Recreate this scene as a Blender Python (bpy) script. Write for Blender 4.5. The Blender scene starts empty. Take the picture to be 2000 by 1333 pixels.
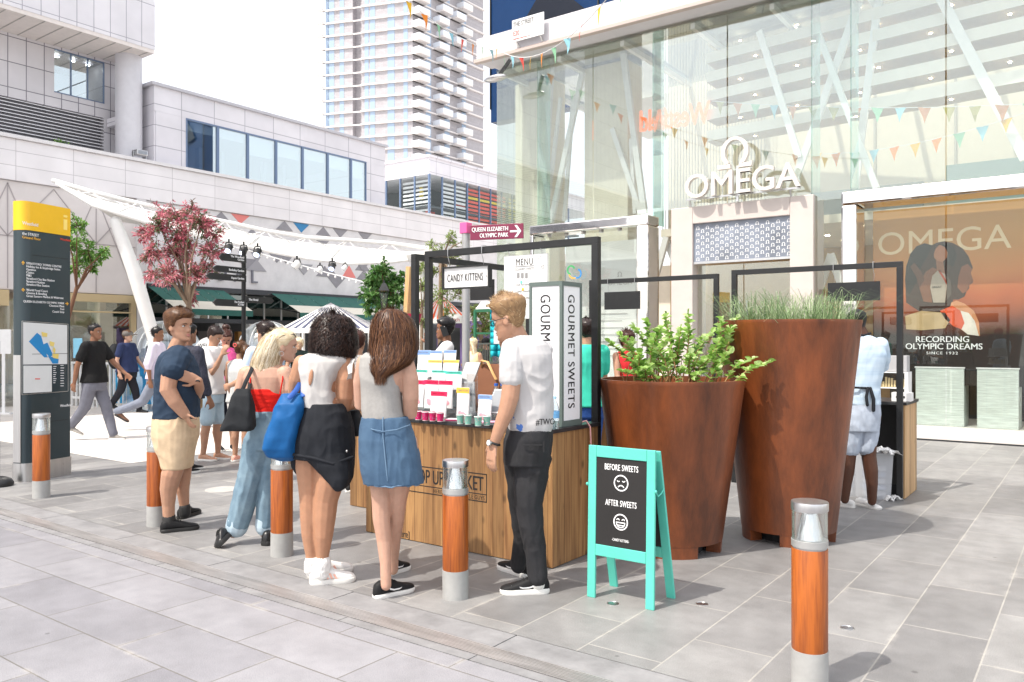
import bpy, math, random
import numpy as np
from mathutils import Vector, Matrix, noise
random.seed(7); np.random.seed(7)
S = bpy.context.scene
C = S.collection
# ---------------------------------------------------------------- camera
F_PX, EYE, HOR = 1572.0, 1.5, 665.0          # focal length in photo pixels, eye height (m), horizon row
RT = Vector((.8072, .5903, 0)); FW = Vector((-.5903, .8072, 0)); UP = Vector((0, 0, 1))
cam = bpy.data.objects.new('camera', bpy.data.cameras.new('camera')); C.objects.link(cam)
cam.location = (0, 0, EYE); cam.rotation_euler = (math.pi/2, 0, math.atan2(.5903, .8072))
cam.data.sensor_width = 36; cam.data.lens = F_PX/2000*36; cam.data.clip_end = 3000; cam.data.clip_start = .05
S.camera = cam
# ---------------------------------------------------------------- light
SUN_EL, SUN_DIR = 57, Vector((-.80, -.60))    # elevation (deg) and the horizontal way to the sun (right, forward) of the view
sw = RT*SUN_DIR.x + FW*SUN_DIR.y; sw.normalize()
el = math.radians(SUN_EL); to_sun = sw*math.cos(el) + UP*math.sin(el)
W = bpy.data.worlds.new('World'); S.world = W; W.use_nodes = True
wn = W.node_tree.nodes; wl = W.node_tree.links
bg = wn['Background']; sky = wn.new('ShaderNodeTexSky'); sky.sky_type = 'NISHITA'; sky.sun_disc = False
sky.sun_elevation = el; sky.sun_rotation = math.atan2(to_sun.x, to_sun.y); sky.dust_density = 4; sky.air_density = 1.0; sky.ozone_density = 1
mixw = wn.new('ShaderNodeMix'); mixw.data_type = 'RGBA'; mixw.inputs[0].default_value = .55
mixw.inputs[7].default_value = (7.2, 7.1, 7.0, 1)  # bright thin cloud over the blue
wl.new(sky.outputs[0], mixw.inputs[6]); wl.new(mixw.outputs[2], bg.inputs[0]); bg.inputs[1].default_value = .15
sl = bpy.data.lights.new('sun', 'SUN'); sl.energy = 2.6; sl.angle = math.radians(.6); sl.color = (1, .94, .85)
so = bpy.data.objects.new('sun', sl); C.objects.link(so); so.location = (0, 0, 60); so.rotation_euler = to_sun.to_track_quat('Z', 'Y').to_euler()
S.view_settings.view_transform = 'Standard'; S.view_settings.look = 'None'; S.view_settings.gamma = 1; S.view_settings.exposure = .9
S.cycles.max_bounces = 8; S.cycles.transparent_max_bounces = 24; S.cycles.use_denoising = True; S.cycles.sample_clamp_indirect = 6
# ---------------------------------------------------------------- photo pixel -> place
def ray(px): return RT*((px-1000)/F_PX) + FW
def at_d(px, py, D): return ray(px)*D + UP*(EYE + (HOR-py)*D/F_PX)
def gp(px, py, z=0): return at_d(px, py, (EYE-z)*F_PX/(py-HOR))
def at_y(px, py, Y): return at_d(px, py, Y/ray(px).y)
def at_x(px, py, X): return at_d(px, py, X/ray(px).x)
def view(r, u, a): return RT*r + UP*u + FW*a     # right, up, away
# ---------------------------------------------------------------- meshes
class MB:
    def __init__(s): s.v = []; s.f = []; s.m = []; s.mi = 0; s.tint = None
    def add(s, vs, fs, mi=None):
        b = len(s.v); s.v.extend([tuple(v) for v in vs]); s.f.extend([tuple(i+b for i in f) for f in fs])
        s.m.extend([s.mi if mi is None else mi]*len(fs)); return s
    def box(s, x0, x1, y0, y1, z0, z1, mi=None):
        return s.add([(x, y, z) for z in (z0, z1) for x, y in ((x0, y0), (x1, y0), (x1, y1), (x0, y1))],
                     [(3, 2, 1, 0), (4, 5, 6, 7), (0, 1, 5, 4), (1, 2, 6, 5), (2, 3, 7, 6), (3, 0, 4, 7)], mi)
    def obox(s, c, ax, ay, az, mi=None):     # centre and three half-axis vectors
        c = Vector(c); ax, ay, az = Vector(ax), Vector(ay), Vector(az)
        return s.add([c+ax*i+ay*j+az*k for k in (-1, 1) for i, j in ((-1, -1), (1, -1), (1, 1), (-1, 1))],
                     [(3, 2, 1, 0), (4, 5, 6, 7), (0, 1, 5, 4), (1, 2, 6, 5), (2, 3, 7, 6), (3, 0, 4, 7)], mi)
    def bar(s, a, b, w, h=None, up=UP, mi=None):   # rectangular bar from a to b
        a, b = Vector(a), Vector(b); h = h or w; t = (b-a).normalized(); u = Vector(up)
        if abs(t.dot(u)) > .99: u = Vector((1, 0, 0))
        x = t.cross(u).normalized(); y = x.cross(t)
        return s.obox((a+b)/2, (b-a)/2, x*w/2, y*h/2, mi)
    def tube(s, pts, rad, n=8, cap=True, flat=1.0, fdir=None, mi=None, rnd=True):
        pts = [Vector(p) for p in pts]
        if not hasattr(rad, '__len__'): rad = [rad]*len(pts)
        P, R = list(pts), list(rad)
        if cap and rnd:
            a = (P[0]-P[1]).normalized(); b = (P[-1]-P[-2]).normalized()
            P = [P[0]+a*R[0]*k for k in (.97, .75, .4)] + P + [P[-1]+b*R[-1]*k for k in (.4, .75, .97)]
            R = [R[0]*k for k in (.22, .66, .91)] + R + [R[-1]*k for k in (.91, .66, .22)]
        vs = []; x = None
        for i, p in enumerate(P):
            t = (P[min(i+1, len(P)-1)]-P[max(i-1, 0)])
            t = t.normalized() if t.length > 1e-9 else UP
            if x is None:
                u = Vector(fdir) if fdir is not None else (UP if abs(t.z) < .9 else Vector((1, 0, 0)))
                x = t.cross(u).normalized()
            x = (x - t*x.dot(t)).normalized(); y = t.cross(x)
            for k in range(n):
                a = 2*math.pi*k/n; vs.append(p + (x*math.cos(a) + y*math.sin(a)*flat)*R[i])
        fs = [(i*n+k, i*n+(k+1) % n, (i+1)*n+(k+1) % n, (i+1)*n+k) for i in range(len(P)-1) for k in range(n)]
        if cap: fs += [tuple(range(n-1, -1, -1)), tuple(range((len(P)-1)*n, len(P)*n))]
        return s.add(vs, fs, mi)
    def lathe(s, c, prof, n=32, mi=None, cap=True):   # profile of (radius, z)
        c = Vector(c); vs = [(c.x+r*math.cos(2*math.pi*k/n), c.y+r*math.sin(2*math.pi*k/n), c.z+z) for r, z in prof for k in range(n)]
        fs = [(i*n+k, i*n+(k+1) % n, (i+1)*n+(k+1) % n, (i+1)*n+k) for i in range(len(prof)-1) for k in range(n)]
        if cap: fs += [tuple(range(n-1, -1, -1)), tuple(range((len(prof)-1)*n, len(prof)*n))]
        return s.add(vs, fs, mi)
    def ell(s, c, rx, ry, rz, ax=None, n=12, m=8, mi=None):
        ax = ax or (Vector((1, 0, 0)), Vector((0, 1, 0)), UP); c = Vector(c)
        vs = [c+ax[2]*rz, ]
        for i in range(1, m):
            t = math.pi*i/m
            for k in range(n):
                a = 2*math.pi*k/n; vs.append(c+ax[0]*rx*math.sin(t)*math.cos(a)+ax[1]*ry*math.sin(t)*math.sin(a)+ax[2]*rz*math.cos(t))
        vs.append(c-ax[2]*rz); L = len(vs)-1
        fs = [(0, 1+k, 1+(k+1) % n) for k in range(n)]
        fs += [(1+i*n+k, 1+(i+1)*n+k, 1+(i+1)*n+(k+1) % n, 1+i*n+(k+1) % n) for i in range(m-2) for k in range(n)]
        fs += [(L, 1+(m-2)*n+(k+1) % n, 1+(m-2)*n+k) for k in range(n)]
        return s.add(vs, fs, mi)
    def prism(s, pts, o, rt, up, t0, t1, mi=None):    # 2-D outline on the plane (o, rt, up), from t0 to t1 along its normal
        o, rt, up = Vector(o), Vector(rt), Vector(up); nn = rt.cross(up); n = len(pts)
        vs = [o+rt*x+up*y+nn*t for t in (t0, t1) for x, y in pts]
        ar = sum(pts[i][0]*pts[(i+1) % n][1]-pts[(i+1) % n][0]*pts[i][1] for i in range(n))
        fs = [tuple(range(n-1, -1, -1)), tuple(range(n, 2*n))]+[(i, (i+1) % n, n+(i+1) % n, n+i) for i in range(n)]
        if ar < 0: fs = [f[::-1] for f in fs]
        return s.add(vs, fs, mi)
    def quad(s, a, b, c, d, mi=None): return s.add([a, b, c, d], [(0, 1, 2, 3)], mi)
    def loft(s, rings, cap=True, mi=None):
        n = len(rings[0]); vs = [p for r in rings for p in r]
        fs = [(i*n+k, i*n+(k+1) % n, (i+1)*n+(k+1) % n, (i+1)*n+k) for i in range(len(rings)-1) for k in range(n)]
        if cap: fs += [tuple(range(n-1, -1, -1)), tuple(range((len(rings)-1)*n, len(rings)*n))]
        return s.add(vs, fs, mi)
    def mesh(s, name, off=None, smooth=None):
        me = bpy.data.meshes.new(name); o = off or Vector((0, 0, 0))
        me.from_pydata([(v[0]-o.x, v[1]-o.y, v[2]-o.z) for v in s.v], [], s.f)
        me.polygons.foreach_set('material_index', s.m)
        if s.tint is not None:
            at = me.attributes.new('tint', 'FLOAT', 'POINT'); at.data.foreach_set('value', s.tint)
        me.validate()
        if smooth is not None:
            me.polygons.foreach_set('use_smooth', [True]*len(me.polygons))
            if smooth < 180: me.set_sharp_from_angle(angle=math.radians(smooth))
        me.update(); return me
ORG = {}
def tag(o, label=None, cat=None, group=None, kind=None):
    if label: o['label'] = label
    if cat: o['category'] = cat
    if group: o['group'] = group
    if kind: o['kind'] = kind
    return o
def thing(name, label, cat, loc=(0, 0, 0), group=None):     # an Empty at the thing's base; its parts are built in world space
    o = bpy.data.objects.new(name, None); C.objects.link(o); o.location = loc; o.empty_display_size = .2
    ORG[o.name] = Vector(loc); return tag(o, label, cat, group)
def part(name, mb, m, parent=None, smooth=None, org=None, bevel=0, label=None):
    og = ORG[parent.name] if parent else Vector(org or (0, 0, 0))
    me = mb.mesh(name, og, smooth) if isinstance(mb, MB) else mb
    for q in (m if isinstance(m, (list, tuple)) else [m]): me.materials.append(q)
    o = bpy.data.objects.new(name, me); C.objects.link(o); ORG[o.name] = og
    if parent: o.parent = parent
    else: o.location = og
    if bevel:
        b = o.modifiers.new('bevel', 'BEVEL'); b.width = bevel; b.segments = 2; b.limit_method = 'ANGLE'; b.angle_limit = .6
    if label: o['label'] = label
    return o
def structure(name, mb, m, smooth=None): return tag(part(name, mb, m, None, smooth), kind='structure')
def single(name, mb, m, label, cat, org=(0, 0, 0), group=None, smooth=None, bevel=0):   # a thing that is one mesh
    return tag(part(name, mb, m, None, smooth, org, bevel), label, cat, group)
def copy_tree(o, parent=None, loc=None):
    c = o.copy(); C.objects.link(c); ORG[c.name] = Vector(loc) if loc is not None else ORG[o.name]
    if parent: c.parent = parent
    if loc is not None: c.location = loc
    for ch in list(o.children): copy_tree(ch, c)
    return c
def lettering(txt, size, o, rt, up, depth=.004, xs=1.0, bold=0, align='LEFT', sp=1.0, lead=1.0, lift=.003, fit=0):
    """A MB of lettering lying on the plane (o, rt, up), `lift` in front of it."""
    cu = bpy.data.curves.new('t', 'FONT'); cu.body = txt; cu.size = size; cu.align_x = align; cu.extrude = depth/2
    cu.space_character = sp; cu.space_line = lead; cu.resolution_u = 4
    ob = bpy.data.objects.new('t', cu); C.objects.link(ob); dg = bpy.context.evaluated_depsgraph_get()
    me = bpy.data.meshes.new_from_object(ob.evaluated_get(dg)); bpy.data.objects.remove(ob); bpy.data.curves.remove(cu)
    o, rt, up = Vector(o), Vector(rt).normalized(), Vector(up).normalized(); nn = rt.cross(up)
    if fit: xx = [v.co.x for v in me.vertices]; xs = fit/(max(xx)-min(xx))
    mb = MB(); fs = [tuple(p.vertices) for p in me.polygons]; e = bold*size      # heavier weight: the letter struck two or three times
    for i, (dx, dy) in enumerate([(0, 0)] if e <= 0 else [(-e, -e*.5), (e, -e*.5), (0, e*.6)] if size > .3 else [(-e, 0), (e, 0)]):
        mb.add([o+rt*(v.co.x*xs+dx)+up*(v.co.y+dy)+nn*(v.co.z+depth/2+lift+i*.0002) for v in me.vertices], fs)
    bpy.data.meshes.remove(me); return mb
def voxel(mb, size, it=3, fac=.5):
    """Union of the overlapping pieces of mb as one continuous surface."""
    me = mb.mesh('v'); ob = bpy.data.objects.new('v', me); C.objects.link(ob)
    r = ob.modifiers.new('r', 'REMESH'); r.mode = 'VOXEL'; r.voxel_size = size; r.use_smooth_shade = True
    if it: s = ob.modifiers.new('s', 'SMOOTH'); s.factor = fac; s.iterations = it
    dg = bpy.context.evaluated_depsgraph_get(); out = bpy.data.meshes.new_from_object(ob.evaluated_get(dg))
    n = len(out.vertices); co = np.empty(n*3, 'f'); out.vertices.foreach_get('co', co)
    fs = [tuple(p.vertices) for p in out.polygons]
    nr = np.empty(n*3, 'f'); out.vertices.foreach_get('normal', nr)
    bpy.data.objects.remove(ob); bpy.data.meshes.remove(me); bpy.data.meshes.remove(out)
    return co.reshape(-1, 3), fs, nr.reshape(-1, 3)
# ---------------------------------------------------------------- materials
def hexc(h):
    f = lambda c: c/12.92 if c <= .04045 else ((c+.055)/1.055)**2.4
    return tuple(f(int(h[i:i+2], 16)/255) for i in (0, 2, 4))
def _n(nt, t, **k):
    n = nt.nodes.new(t)
    for a, b in k.items(): setattr(n, a, b)
    return n
def mat(name, col, rough=.6, metal=0, var=.0, vs=6.0, bump=0, bs=60.0, stretch=None, spec=.5, emit=None, es=1.0, coat=0, alpha=1, col2=None, trans=0, sheen=0):
    """Plain procedural material: base colour with broken noise, roughness noise and bump."""
    m = bpy.data.materials.new(name); m.use_nodes = True; nt = m.node_tree; p = nt.nodes['Principled BSDF']; L = nt.links.new
    col = hexc(col) if isinstance(col, str) else col
    p.inputs['Base Color'].default_value = (*col, 1); p.inputs['Roughness'].default_value = rough; p.inputs['Metallic'].default_value = metal
    p.inputs['Specular IOR Level'].default_value = spec; p.inputs['Coat Weight'].default_value = coat; p.inputs['Alpha'].default_value = alpha
    p.inputs['Transmission Weight'].default_value = trans; p.inputs['Sheen Weight'].default_value = sheen
    if emit: p.inputs['Emission Color'].default_value = (*emit, 1); p.inputs['Emission Strength'].default_value = es
    if var or bump or col2:
        tc = _n(nt, 'ShaderNodeTexCoord'); mp = _n(nt, 'ShaderNodeMapping'); L(tc.outputs['Object'], mp.inputs[0])
        if stretch: mp.inputs['Scale'].default_value = stretch
        if var or col2:
            nz = _n(nt, 'ShaderNodeTexNoise'); nz.inputs['Scale'].default_value = vs; nz.inputs['Detail'].default_value = 6; nz.inputs['Roughness'].default_value = .65
            L(mp.outputs[0], nz.inputs['Vector']); cr = _n(nt, 'ShaderNodeValToRGB')
            c2 = (hexc(col2) if isinstance(col2, str) else col2) if col2 else tuple(min(1, c*(1+var)) for c in col)
            c1 = col if col2 else tuple(c*(1-var) for c in col)
            cr.color_ramp.elements[0].position = .32; cr.color_ramp.elements[1].position = .68
            cr.color_ramp.elements[0].color = (*c1, 1); cr.color_ramp.elements[1].color = (*c2, 1)
            L(nz.outputs[0], cr.inputs[0]); L(cr.outputs[0], p.inputs['Base Color'])
            mr = _n(nt, 'ShaderNodeMapRange'); mr.inputs[3].default_value = max(0, rough-.08); mr.inputs[4].default_value = min(1, rough+.1)
            L(nz.outputs[0], mr.inputs[0]); L(mr.outputs[0], p.inputs['Roughness'])
        if bump:
            b = _n(nt, 'ShaderNodeTexNoise'); b.inputs['Scale'].default_value = bs; b.inputs['Detail'].default_value = 4
            L(mp.outputs[0], b.inputs['Vector']); bp = _n(nt, 'ShaderNodeBump'); bp.inputs['Strength'].default_value = bump; bp.inputs['Distance'].default_value = .01
            L(b.outputs[0], bp.inputs['Height']); L(bp.outputs[0], p.inputs['Normal'])
    return m
def glass(name, tint=(.93, .97, .96), refl=.12, rough=.0, graze=.6):
    """Thin pane: clear, with a mirror part that grows at grazing angles."""
    m = bpy.data.materials.new(name); m.use_nodes = True; nt = m.node_tree; nt.nodes.remove(nt.nodes['Principled BSDF']); L = nt.links.new
    t = _n(nt, 'ShaderNodeBsdfTransparent'); t.inputs[0].default_value = (*tint, 1)
    g = _n(nt, 'ShaderNodeBsdfGlossy'); g.inputs['Roughness'].default_value = rough; g.inputs['Color'].default_value = (.95, 1, .98, 1)
    lw = _n(nt, 'ShaderNodeLayerWeight'); lw.inputs[0].default_value = .35
    mr = _n(nt, 'ShaderNodeMapRange'); mr.inputs[3].default_value = refl; mr.inputs[4].default_value = min(1, refl+graze)
    mx = _n(nt, 'ShaderNodeMixShader'); L(lw.outputs['Facing'], mr.inputs[0]); L(mr.outputs[0], mx.inputs[0]); L(t.outputs[0], mx.inputs[1]); L(g.outputs[0], mx.inputs[2])
    L(mx.outputs[0], nt.nodes['Material Output'].inputs[0]); return m
def tinted(name, c1, c2, c3=None, rough=.5, trans=0, spec=.4, c4=None):
    """Colour picked by the 'tint' value each leaf or strand carries."""
    m = bpy.data.materials.new(name); m.use_nodes = True; nt = m.node_tree; p = nt.nodes['Principled BSDF']; L = nt.links.new
    a = _n(nt, 'ShaderNodeAttribute'); a.attribute_name = 'tint'; cr = _n(nt, 'ShaderNodeValToRGB'); e = cr.color_ramp.elements
    cs = [hexc(c) if isinstance(c, str) else c for c in (c1, c2, c3, c4) if c]
    e[0].color = (*cs[0], 1); e[1].color = (*cs[-1], 1)
    for i, c in enumerate(cs[1:-1]): q = e.new((i+1)/(len(cs)-1)); q.color = (*c, 1)
    L(a.outputs['Fac'], cr.inputs[0]); L(cr.outputs[0], p.inputs['Base Color']); p.inputs['Roughness'].default_value = rough; p.inputs['Specular IOR Level'].default_value = spec
    if trans:
        tr = _n(nt, 'ShaderNodeBsdfTranslucent'); L(cr.outputs[0], tr.inputs[0]); mx = _n(nt, 'ShaderNodeMixShader'); mx.inputs[0].default_value = trans
        L(p.outputs[0], mx.inputs[1]); L(tr.outputs[0], mx.inputs[2]); L(mx.outputs[0], nt.nodes['Material Output'].inputs[0])
    return m
def paving(name, cA, cB, joint, length, row, along_y=False, shift=(0, 0), jw=.006, stain=.25, gloss=.55, grain=220, lime='c4bfb7'):
    """Stone flags in running bond with speckle, stains and recessed joints."""
    m = bpy.data.materials.new(name); m.use_nodes = True; nt = m.node_tree; p = nt.nodes['Principled BSDF']; L = nt.links.new
    tc = _n(nt, 'ShaderNodeTexCoord'); mp = _n(nt, 'ShaderNodeMapping'); L(tc.outputs['Object'], mp.inputs[0])
    mp.inputs['Location'].default_value = (shift[0], shift[1], 0)
    if along_y: mp.inputs['Rotation'].default_value = (0, 0, math.pi/2)
    br = _n(nt, 'ShaderNodeTexBrick'); br.offset = .43; br.offset_frequency = 2; br.squash = 1
    L(mp.outputs[0], br.inputs['Vector']); br.inputs['Color1'].default_value = (*hexc(cA), 1); br.inputs['Color2'].default_value = (*hexc(cB), 1); br.inputs['Mortar'].default_value = (*hexc(joint), 1)
    br.inputs['Scale'].default_value = 1; br.inputs['Mortar Size'].default_value = jw; br.inputs['Mortar Smooth'].default_value = .3; br.inputs['Bias'].default_value = 0
    br.inputs['Brick Width'].default_value = length; br.inputs['Row Height'].default_value = row
    sp = _n(nt, 'ShaderNodeTexNoise'); sp.inputs['Scale'].default_value = grain; sp.inputs['Detail'].default_value = 3; L(tc.outputs['Object'], sp.inputs['Vector'])
    st = _n(nt, 'ShaderNodeTexNoise'); st.inputs['Scale'].default_value = .9; st.inputs['Detail'].default_value = 9; st.inputs['Roughness'].default_value = .7; L(tc.outputs['Object'], st.inputs['Vector'])
    st2 = _n(nt, 'ShaderNodeTexNoise'); st2.inputs['Scale'].default_value = 7; st2.inputs['Detail'].default_value = 8; L(tc.outputs['Object'], st2.inputs['Vector'])
    b2 = _n(nt, 'ShaderNodeTexBrick'); b2.offset = .43; b2.offset_frequency = 2; L(mp.outputs[0], b2.inputs['Vector']); b2.inputs['Scale'].default_value = 1; b2.inputs['Mortar Size'].default_value = .03; b2.inputs['Mortar Smooth'].default_value = 1; b2.inputs['Brick Width'].default_value = length; b2.inputs['Row Height'].default_value = row
    n3 = _n(nt, 'ShaderNodeTexNoise'); n3.inputs['Scale'].default_value = 2.2; n3.inputs['Detail'].default_value = 10; n3.inputs['Roughness'].default_value = .75; L(tc.outputs['Object'], n3.inputs['Vector'])
    r3 = _n(nt, 'ShaderNodeMapRange'); r3.inputs[1].default_value = .52; r3.inputs[2].default_value = .72; r3.inputs[4].default_value = .6; L(n3.outputs[0], r3.inputs[0]); m3 = _n(nt, 'ShaderNodeMath', operation='MULTIPLY'); L(r3.outputs[0], m3.inputs[0]); L(b2.outputs['Fac'], m3.inputs[1])
    lm = _n(nt, 'ShaderNodeMix'); lm.data_type = 'RGBA'; L(m3.outputs[0], lm.inputs[0]); L(br.outputs['Color'], lm.inputs[6]); lm.inputs[7].default_value = (*hexc(lime), 1)     # lime bloom along some joints
    def mul(src, a, b, base):
        r = _n(nt, 'ShaderNodeMapRange'); r.inputs[1].default_value = .3; r.inputs[2].default_value = .7; r.inputs[3].default_value = a; r.inputs[4].default_value = b; L(src.outputs[0], r.inputs[0])
        x = _n(nt, 'ShaderNodeMix'); x.data_type = 'RGBA'; x.blend_type = 'MULTIPLY'; x.inputs[0].default_value = 1; L(base, x.inputs[6]); L(r.outputs[0], x.inputs[7]); return x.outputs[2]
    c = mul(sp, .74, 1.22, lm.outputs[2]); c = mul(st, 1-stain, 1+stain*.6, c); c = mul(st2, 1-stain*.45, 1+stain*.4, c)
    vo = _n(nt, 'ShaderNodeTexVoronoi'); vo.inputs['Scale'].default_value = 2.3; L(tc.outputs['Object'], vo.inputs['Vector'])       # dark gum spots
    gs = _n(nt, 'ShaderNodeMapRange'); gs.inputs[1].default_value = .025; gs.inputs[2].default_value = .04; gs.inputs[3].default_value = .62; gs.inputs[4].default_value = 1; L(vo.outputs['Distance'], gs.inputs[0])
    x = _n(nt, 'ShaderNodeMix'); x.data_type = 'RGBA'; x.blend_type = 'MULTIPLY'; x.inputs[0].default_value = 1; L(c, x.inputs[6]); L(gs.outputs[0], x.inputs[7])
    L(x.outputs[2], p.inputs['Base Color'])
    r = _n(nt, 'ShaderNodeMapRange'); r.inputs[3].default_value = gloss-.12; r.inputs[4].default_value = gloss+.15; L(st.outputs[0], r.inputs[0]); L(r.outputs[0], p.inputs['Roughness'])
    ad = _n(nt, 'ShaderNodeMath', operation='MULTIPLY_ADD'); ad.inputs[1].default_value = -1.2; L(br.outputs['Fac'], ad.inputs[0]); L(sp.outputs[0], ad.inputs[2])
    bp = _n(nt, 'ShaderNodeBump'); bp.inputs['Strength'].default_value = .35; bp.inputs['Distance'].default_value = .004; L(ad.outputs[0], bp.inputs['Height']); L(bp.outputs[0], p.inputs['Normal'])
    return m
def grid_panels(name, cA, cB, seam, w, h, axis='Y', jw=.012, shift=(0, 0), rough=.45, offset=0.0, metal=0):
    """Cladding panels (running along world Y or X) with dark seams."""
    m = bpy.data.materials.new(name); m.use_nodes = True; nt = m.node_tree; p = nt.nodes['Principled BSDF']; L = nt.links.new
    tc = _n(nt, 'ShaderNodeTexCoord'); sx = _n(nt, 'ShaderNodeSeparateXYZ'); cb = _n(nt, 'ShaderNodeCombineXYZ'); L(tc.outputs['Object'], sx.inputs[0])
    a = _n(nt, 'ShaderNodeMath', operation='ADD'); L(sx.outputs['X' if axis == 'X' else 'Y'], a.inputs[0]); a.inputs[1].default_value = shift[0]
    b = _n(nt, 'ShaderNodeMath', operation='ADD'); L(sx.outputs['Z'], b.inputs[0]); b.inputs[1].default_value = shift[1]
    L(a.outputs[0], cb.inputs[0]); L(b.outputs[0], cb.inputs[1])
    br = _n(nt, 'ShaderNodeTexBrick'); br.offset = offset; br.offset_frequency = 2
    L(cb.outputs[0], br.inputs['Vector']); br.inputs['Color1'].default_value = (*hexc(cA), 1); br.inputs['Color2'].default_value = (*hexc(cB), 1); br.inputs['Mortar'].default_value = (*hexc(seam), 1)
    br.inputs['Scale'].default_value = 1; br.inputs['Mortar Size'].default_value = jw; br.inputs['Brick Width'].default_value = w; br.inputs['Row Height'].default_value = h; br.inputs['Mortar Smooth'].default_value = .2
    nz = _n(nt, 'ShaderNodeTexNoise'); nz.inputs['Scale'].default_value = 1.4; nz.inputs['Detail'].default_value = 8; L(tc.outputs['Object'], nz.inputs['Vector'])
    r = _n(nt, 'ShaderNodeMapRange'); r.inputs[1].default_value = .3; r.inputs[2].default_value = .7; r.inputs[3].default_value = .93; r.inputs[4].default_value = 1.05; L(nz.outputs[0], r.inputs[0])
    x = _n(nt, 'ShaderNodeMix'); x.data_type = 'RGBA'; x.blend_type = 'MULTIPLY'; x.inputs[0].default_value = 1; L(br.outputs['Color'], x.inputs[6]); L(r.outputs[0], x.inputs[7])
    L(x.outputs[2], p.inputs['Base Color']); p.inputs['Roughness'].default_value = rough; p.inputs['Metallic'].default_value = metal
    bp = _n(nt, 'ShaderNodeBump'); bp.inputs['Strength'].default_value = .4; bp.inputs['Distance'].default_value = .02; bp.invert = True; L(br.outputs['Fac'], bp.inputs['Height']); L(bp.outputs[0], p.inputs['Normal'])
    return m
def wood(name, c1, c2, axis='Z', plank=None, rough=.5, coat=0, dark='3a2412', ring=9.0):
    """Timber with long grain along an axis, optionally in planks with dark gaps and knots."""
    m = bpy.data.materials.new(name); m.use_nodes = True; nt = m.node_tree; p = nt.nodes['Principled BSDF']; L = nt.links.new
    tc = _n(nt, 'ShaderNodeTexCoord'); mp = _n(nt, 'ShaderNodeMapping'); L(tc.outputs['Object'], mp.inputs[0])
    sc = {'Z': (ring, ring, ring*.07), 'X': (ring*.07, ring, ring), 'Y': (ring, ring*.07, ring)}[axis]; mp.inputs['Scale'].default_value = sc
    nz = _n(nt, 'ShaderNodeTexNoise'); nz.inputs['Scale'].default_value = 1.6; nz.inputs['Detail'].default_value = 8; nz.inputs['Distortion'].default_value = 1.2; L(mp.outputs[0], nz.inputs['Vector'])
    fine = _n(nt, 'ShaderNodeTexNoise'); fine.inputs['Scale'].default_value = 9; fine.inputs['Detail'].default_value = 6; L(mp.outputs[0], fine.inputs['Vector'])
    ad = _n(nt, 'ShaderNodeMix'); ad.inputs[0].default_value = .4; L(nz.outputs[0], ad.inputs[2]); L(fine.outputs[0], ad.inputs[3])
    cr = _n(nt, 'ShaderNodeValToRGB'); cr.color_ramp.elements[0].position = .36; cr.color_ramp.elements[1].position = .62
    cr.color_ramp.elements[0].color = (*hexc(c1), 1); cr.color_ramp.elements[1].color = (*hexc(c2), 1); L(ad.outputs[0], cr.inputs[0]); out = cr.outputs[0]
    if plank:
        sx = _n(nt, 'ShaderNodeSeparateXYZ'); L(tc.outputs['Object'], sx.inputs[0]); s1 = _n(nt, 'ShaderNodeMath', operation='ADD'); L(sx.outputs[0], s1.inputs[0]); L(sx.outputs[1], s1.inputs[1])
        dv = _n(nt, 'ShaderNodeMath', operation='DIVIDE'); L(s1.outputs[0], dv.inputs[0]); dv.inputs[1].default_value = plank
        fl = _n(nt, 'ShaderNodeMath', operation='FLOOR'); L(dv.outputs[0], fl.inputs[0]); wn_ = _n(nt, 'ShaderNodeTexWhiteNoise'); wn_.noise_dimensions = '1D'; L(fl.outputs[0], wn_.inputs['W'])
        r = _n(nt, 'ShaderNodeMapRange'); r.inputs[3].default_value = .72; r.inputs[4].default_value = 1.18; L(wn_.outputs[0], r.inputs[0])
        x = _n(nt, 'ShaderNodeMix'); x.data_type = 'RGBA'; x.blend_type = 'MULTIPLY'; x.inputs[0].default_value = 1; L(out, x.inputs[6]); L(r.outputs[0], x.inputs[7])
        fr = _n(nt, 'ShaderNodeMath', operation='FRACT'); L(dv.outputs[0], fr.inputs[0]); lt = _n(nt, 'ShaderNodeMath', operation='LESS_THAN'); lt.inputs[1].default_value = .045; L(fr.outputs[0], lt.inputs[0])
        y = _n(nt, 'ShaderNodeMix'); y.data_type = 'RGBA'; L(lt.outputs[0], y.inputs[0]); L(x.outputs[2], y.inputs[6]); y.inputs[7].default_value = (*hexc(dark), 1); out = y.outputs[2]
        vo = _n(nt, 'ShaderNodeTexVoronoi'); vo.inputs['Scale'].default_value = 4.2; m2 = _n(nt, 'ShaderNodeMapping'); m2.inputs['Scale'].default_value = (1.6, 1.6, .8); L(tc.outputs['Object'], m2.inputs[0]); L(m2.outputs[0], vo.inputs['Vector'])
        kr = _n(nt, 'ShaderNodeMapRange'); kr.inputs[1].default_value = .05; kr.inputs[2].default_value = .14; kr.inputs[3].default_value = .45; kr.inputs[4].default_value = 1; L(vo.outputs['Distance'], kr.inputs[0])
        z = _n(nt, 'ShaderNodeMix'); z.data_type = 'RGBA'; z.blend_type = 'MULTIPLY'; z.inputs[0].default_value = 1; L(out, z.inputs[6]); L(kr.outputs[0], z.inputs[7]); out = z.outputs[2]
    L(out, p.inputs['Base Color']); p.inputs['Roughness'].default_value = rough; p.inputs['Coat Weight'].default_value = coat; p.inputs['Coat Roughness'].default_value = .25
    bp = _n(nt, 'ShaderNodeBump'); bp.inputs['Strength'].default_value = .15; bp.inputs['Distance'].default_value = .004; L(ad.outputs[0], bp.inputs['Height']); L(bp.outputs[0], p.inputs['Normal'])
    return m
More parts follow.
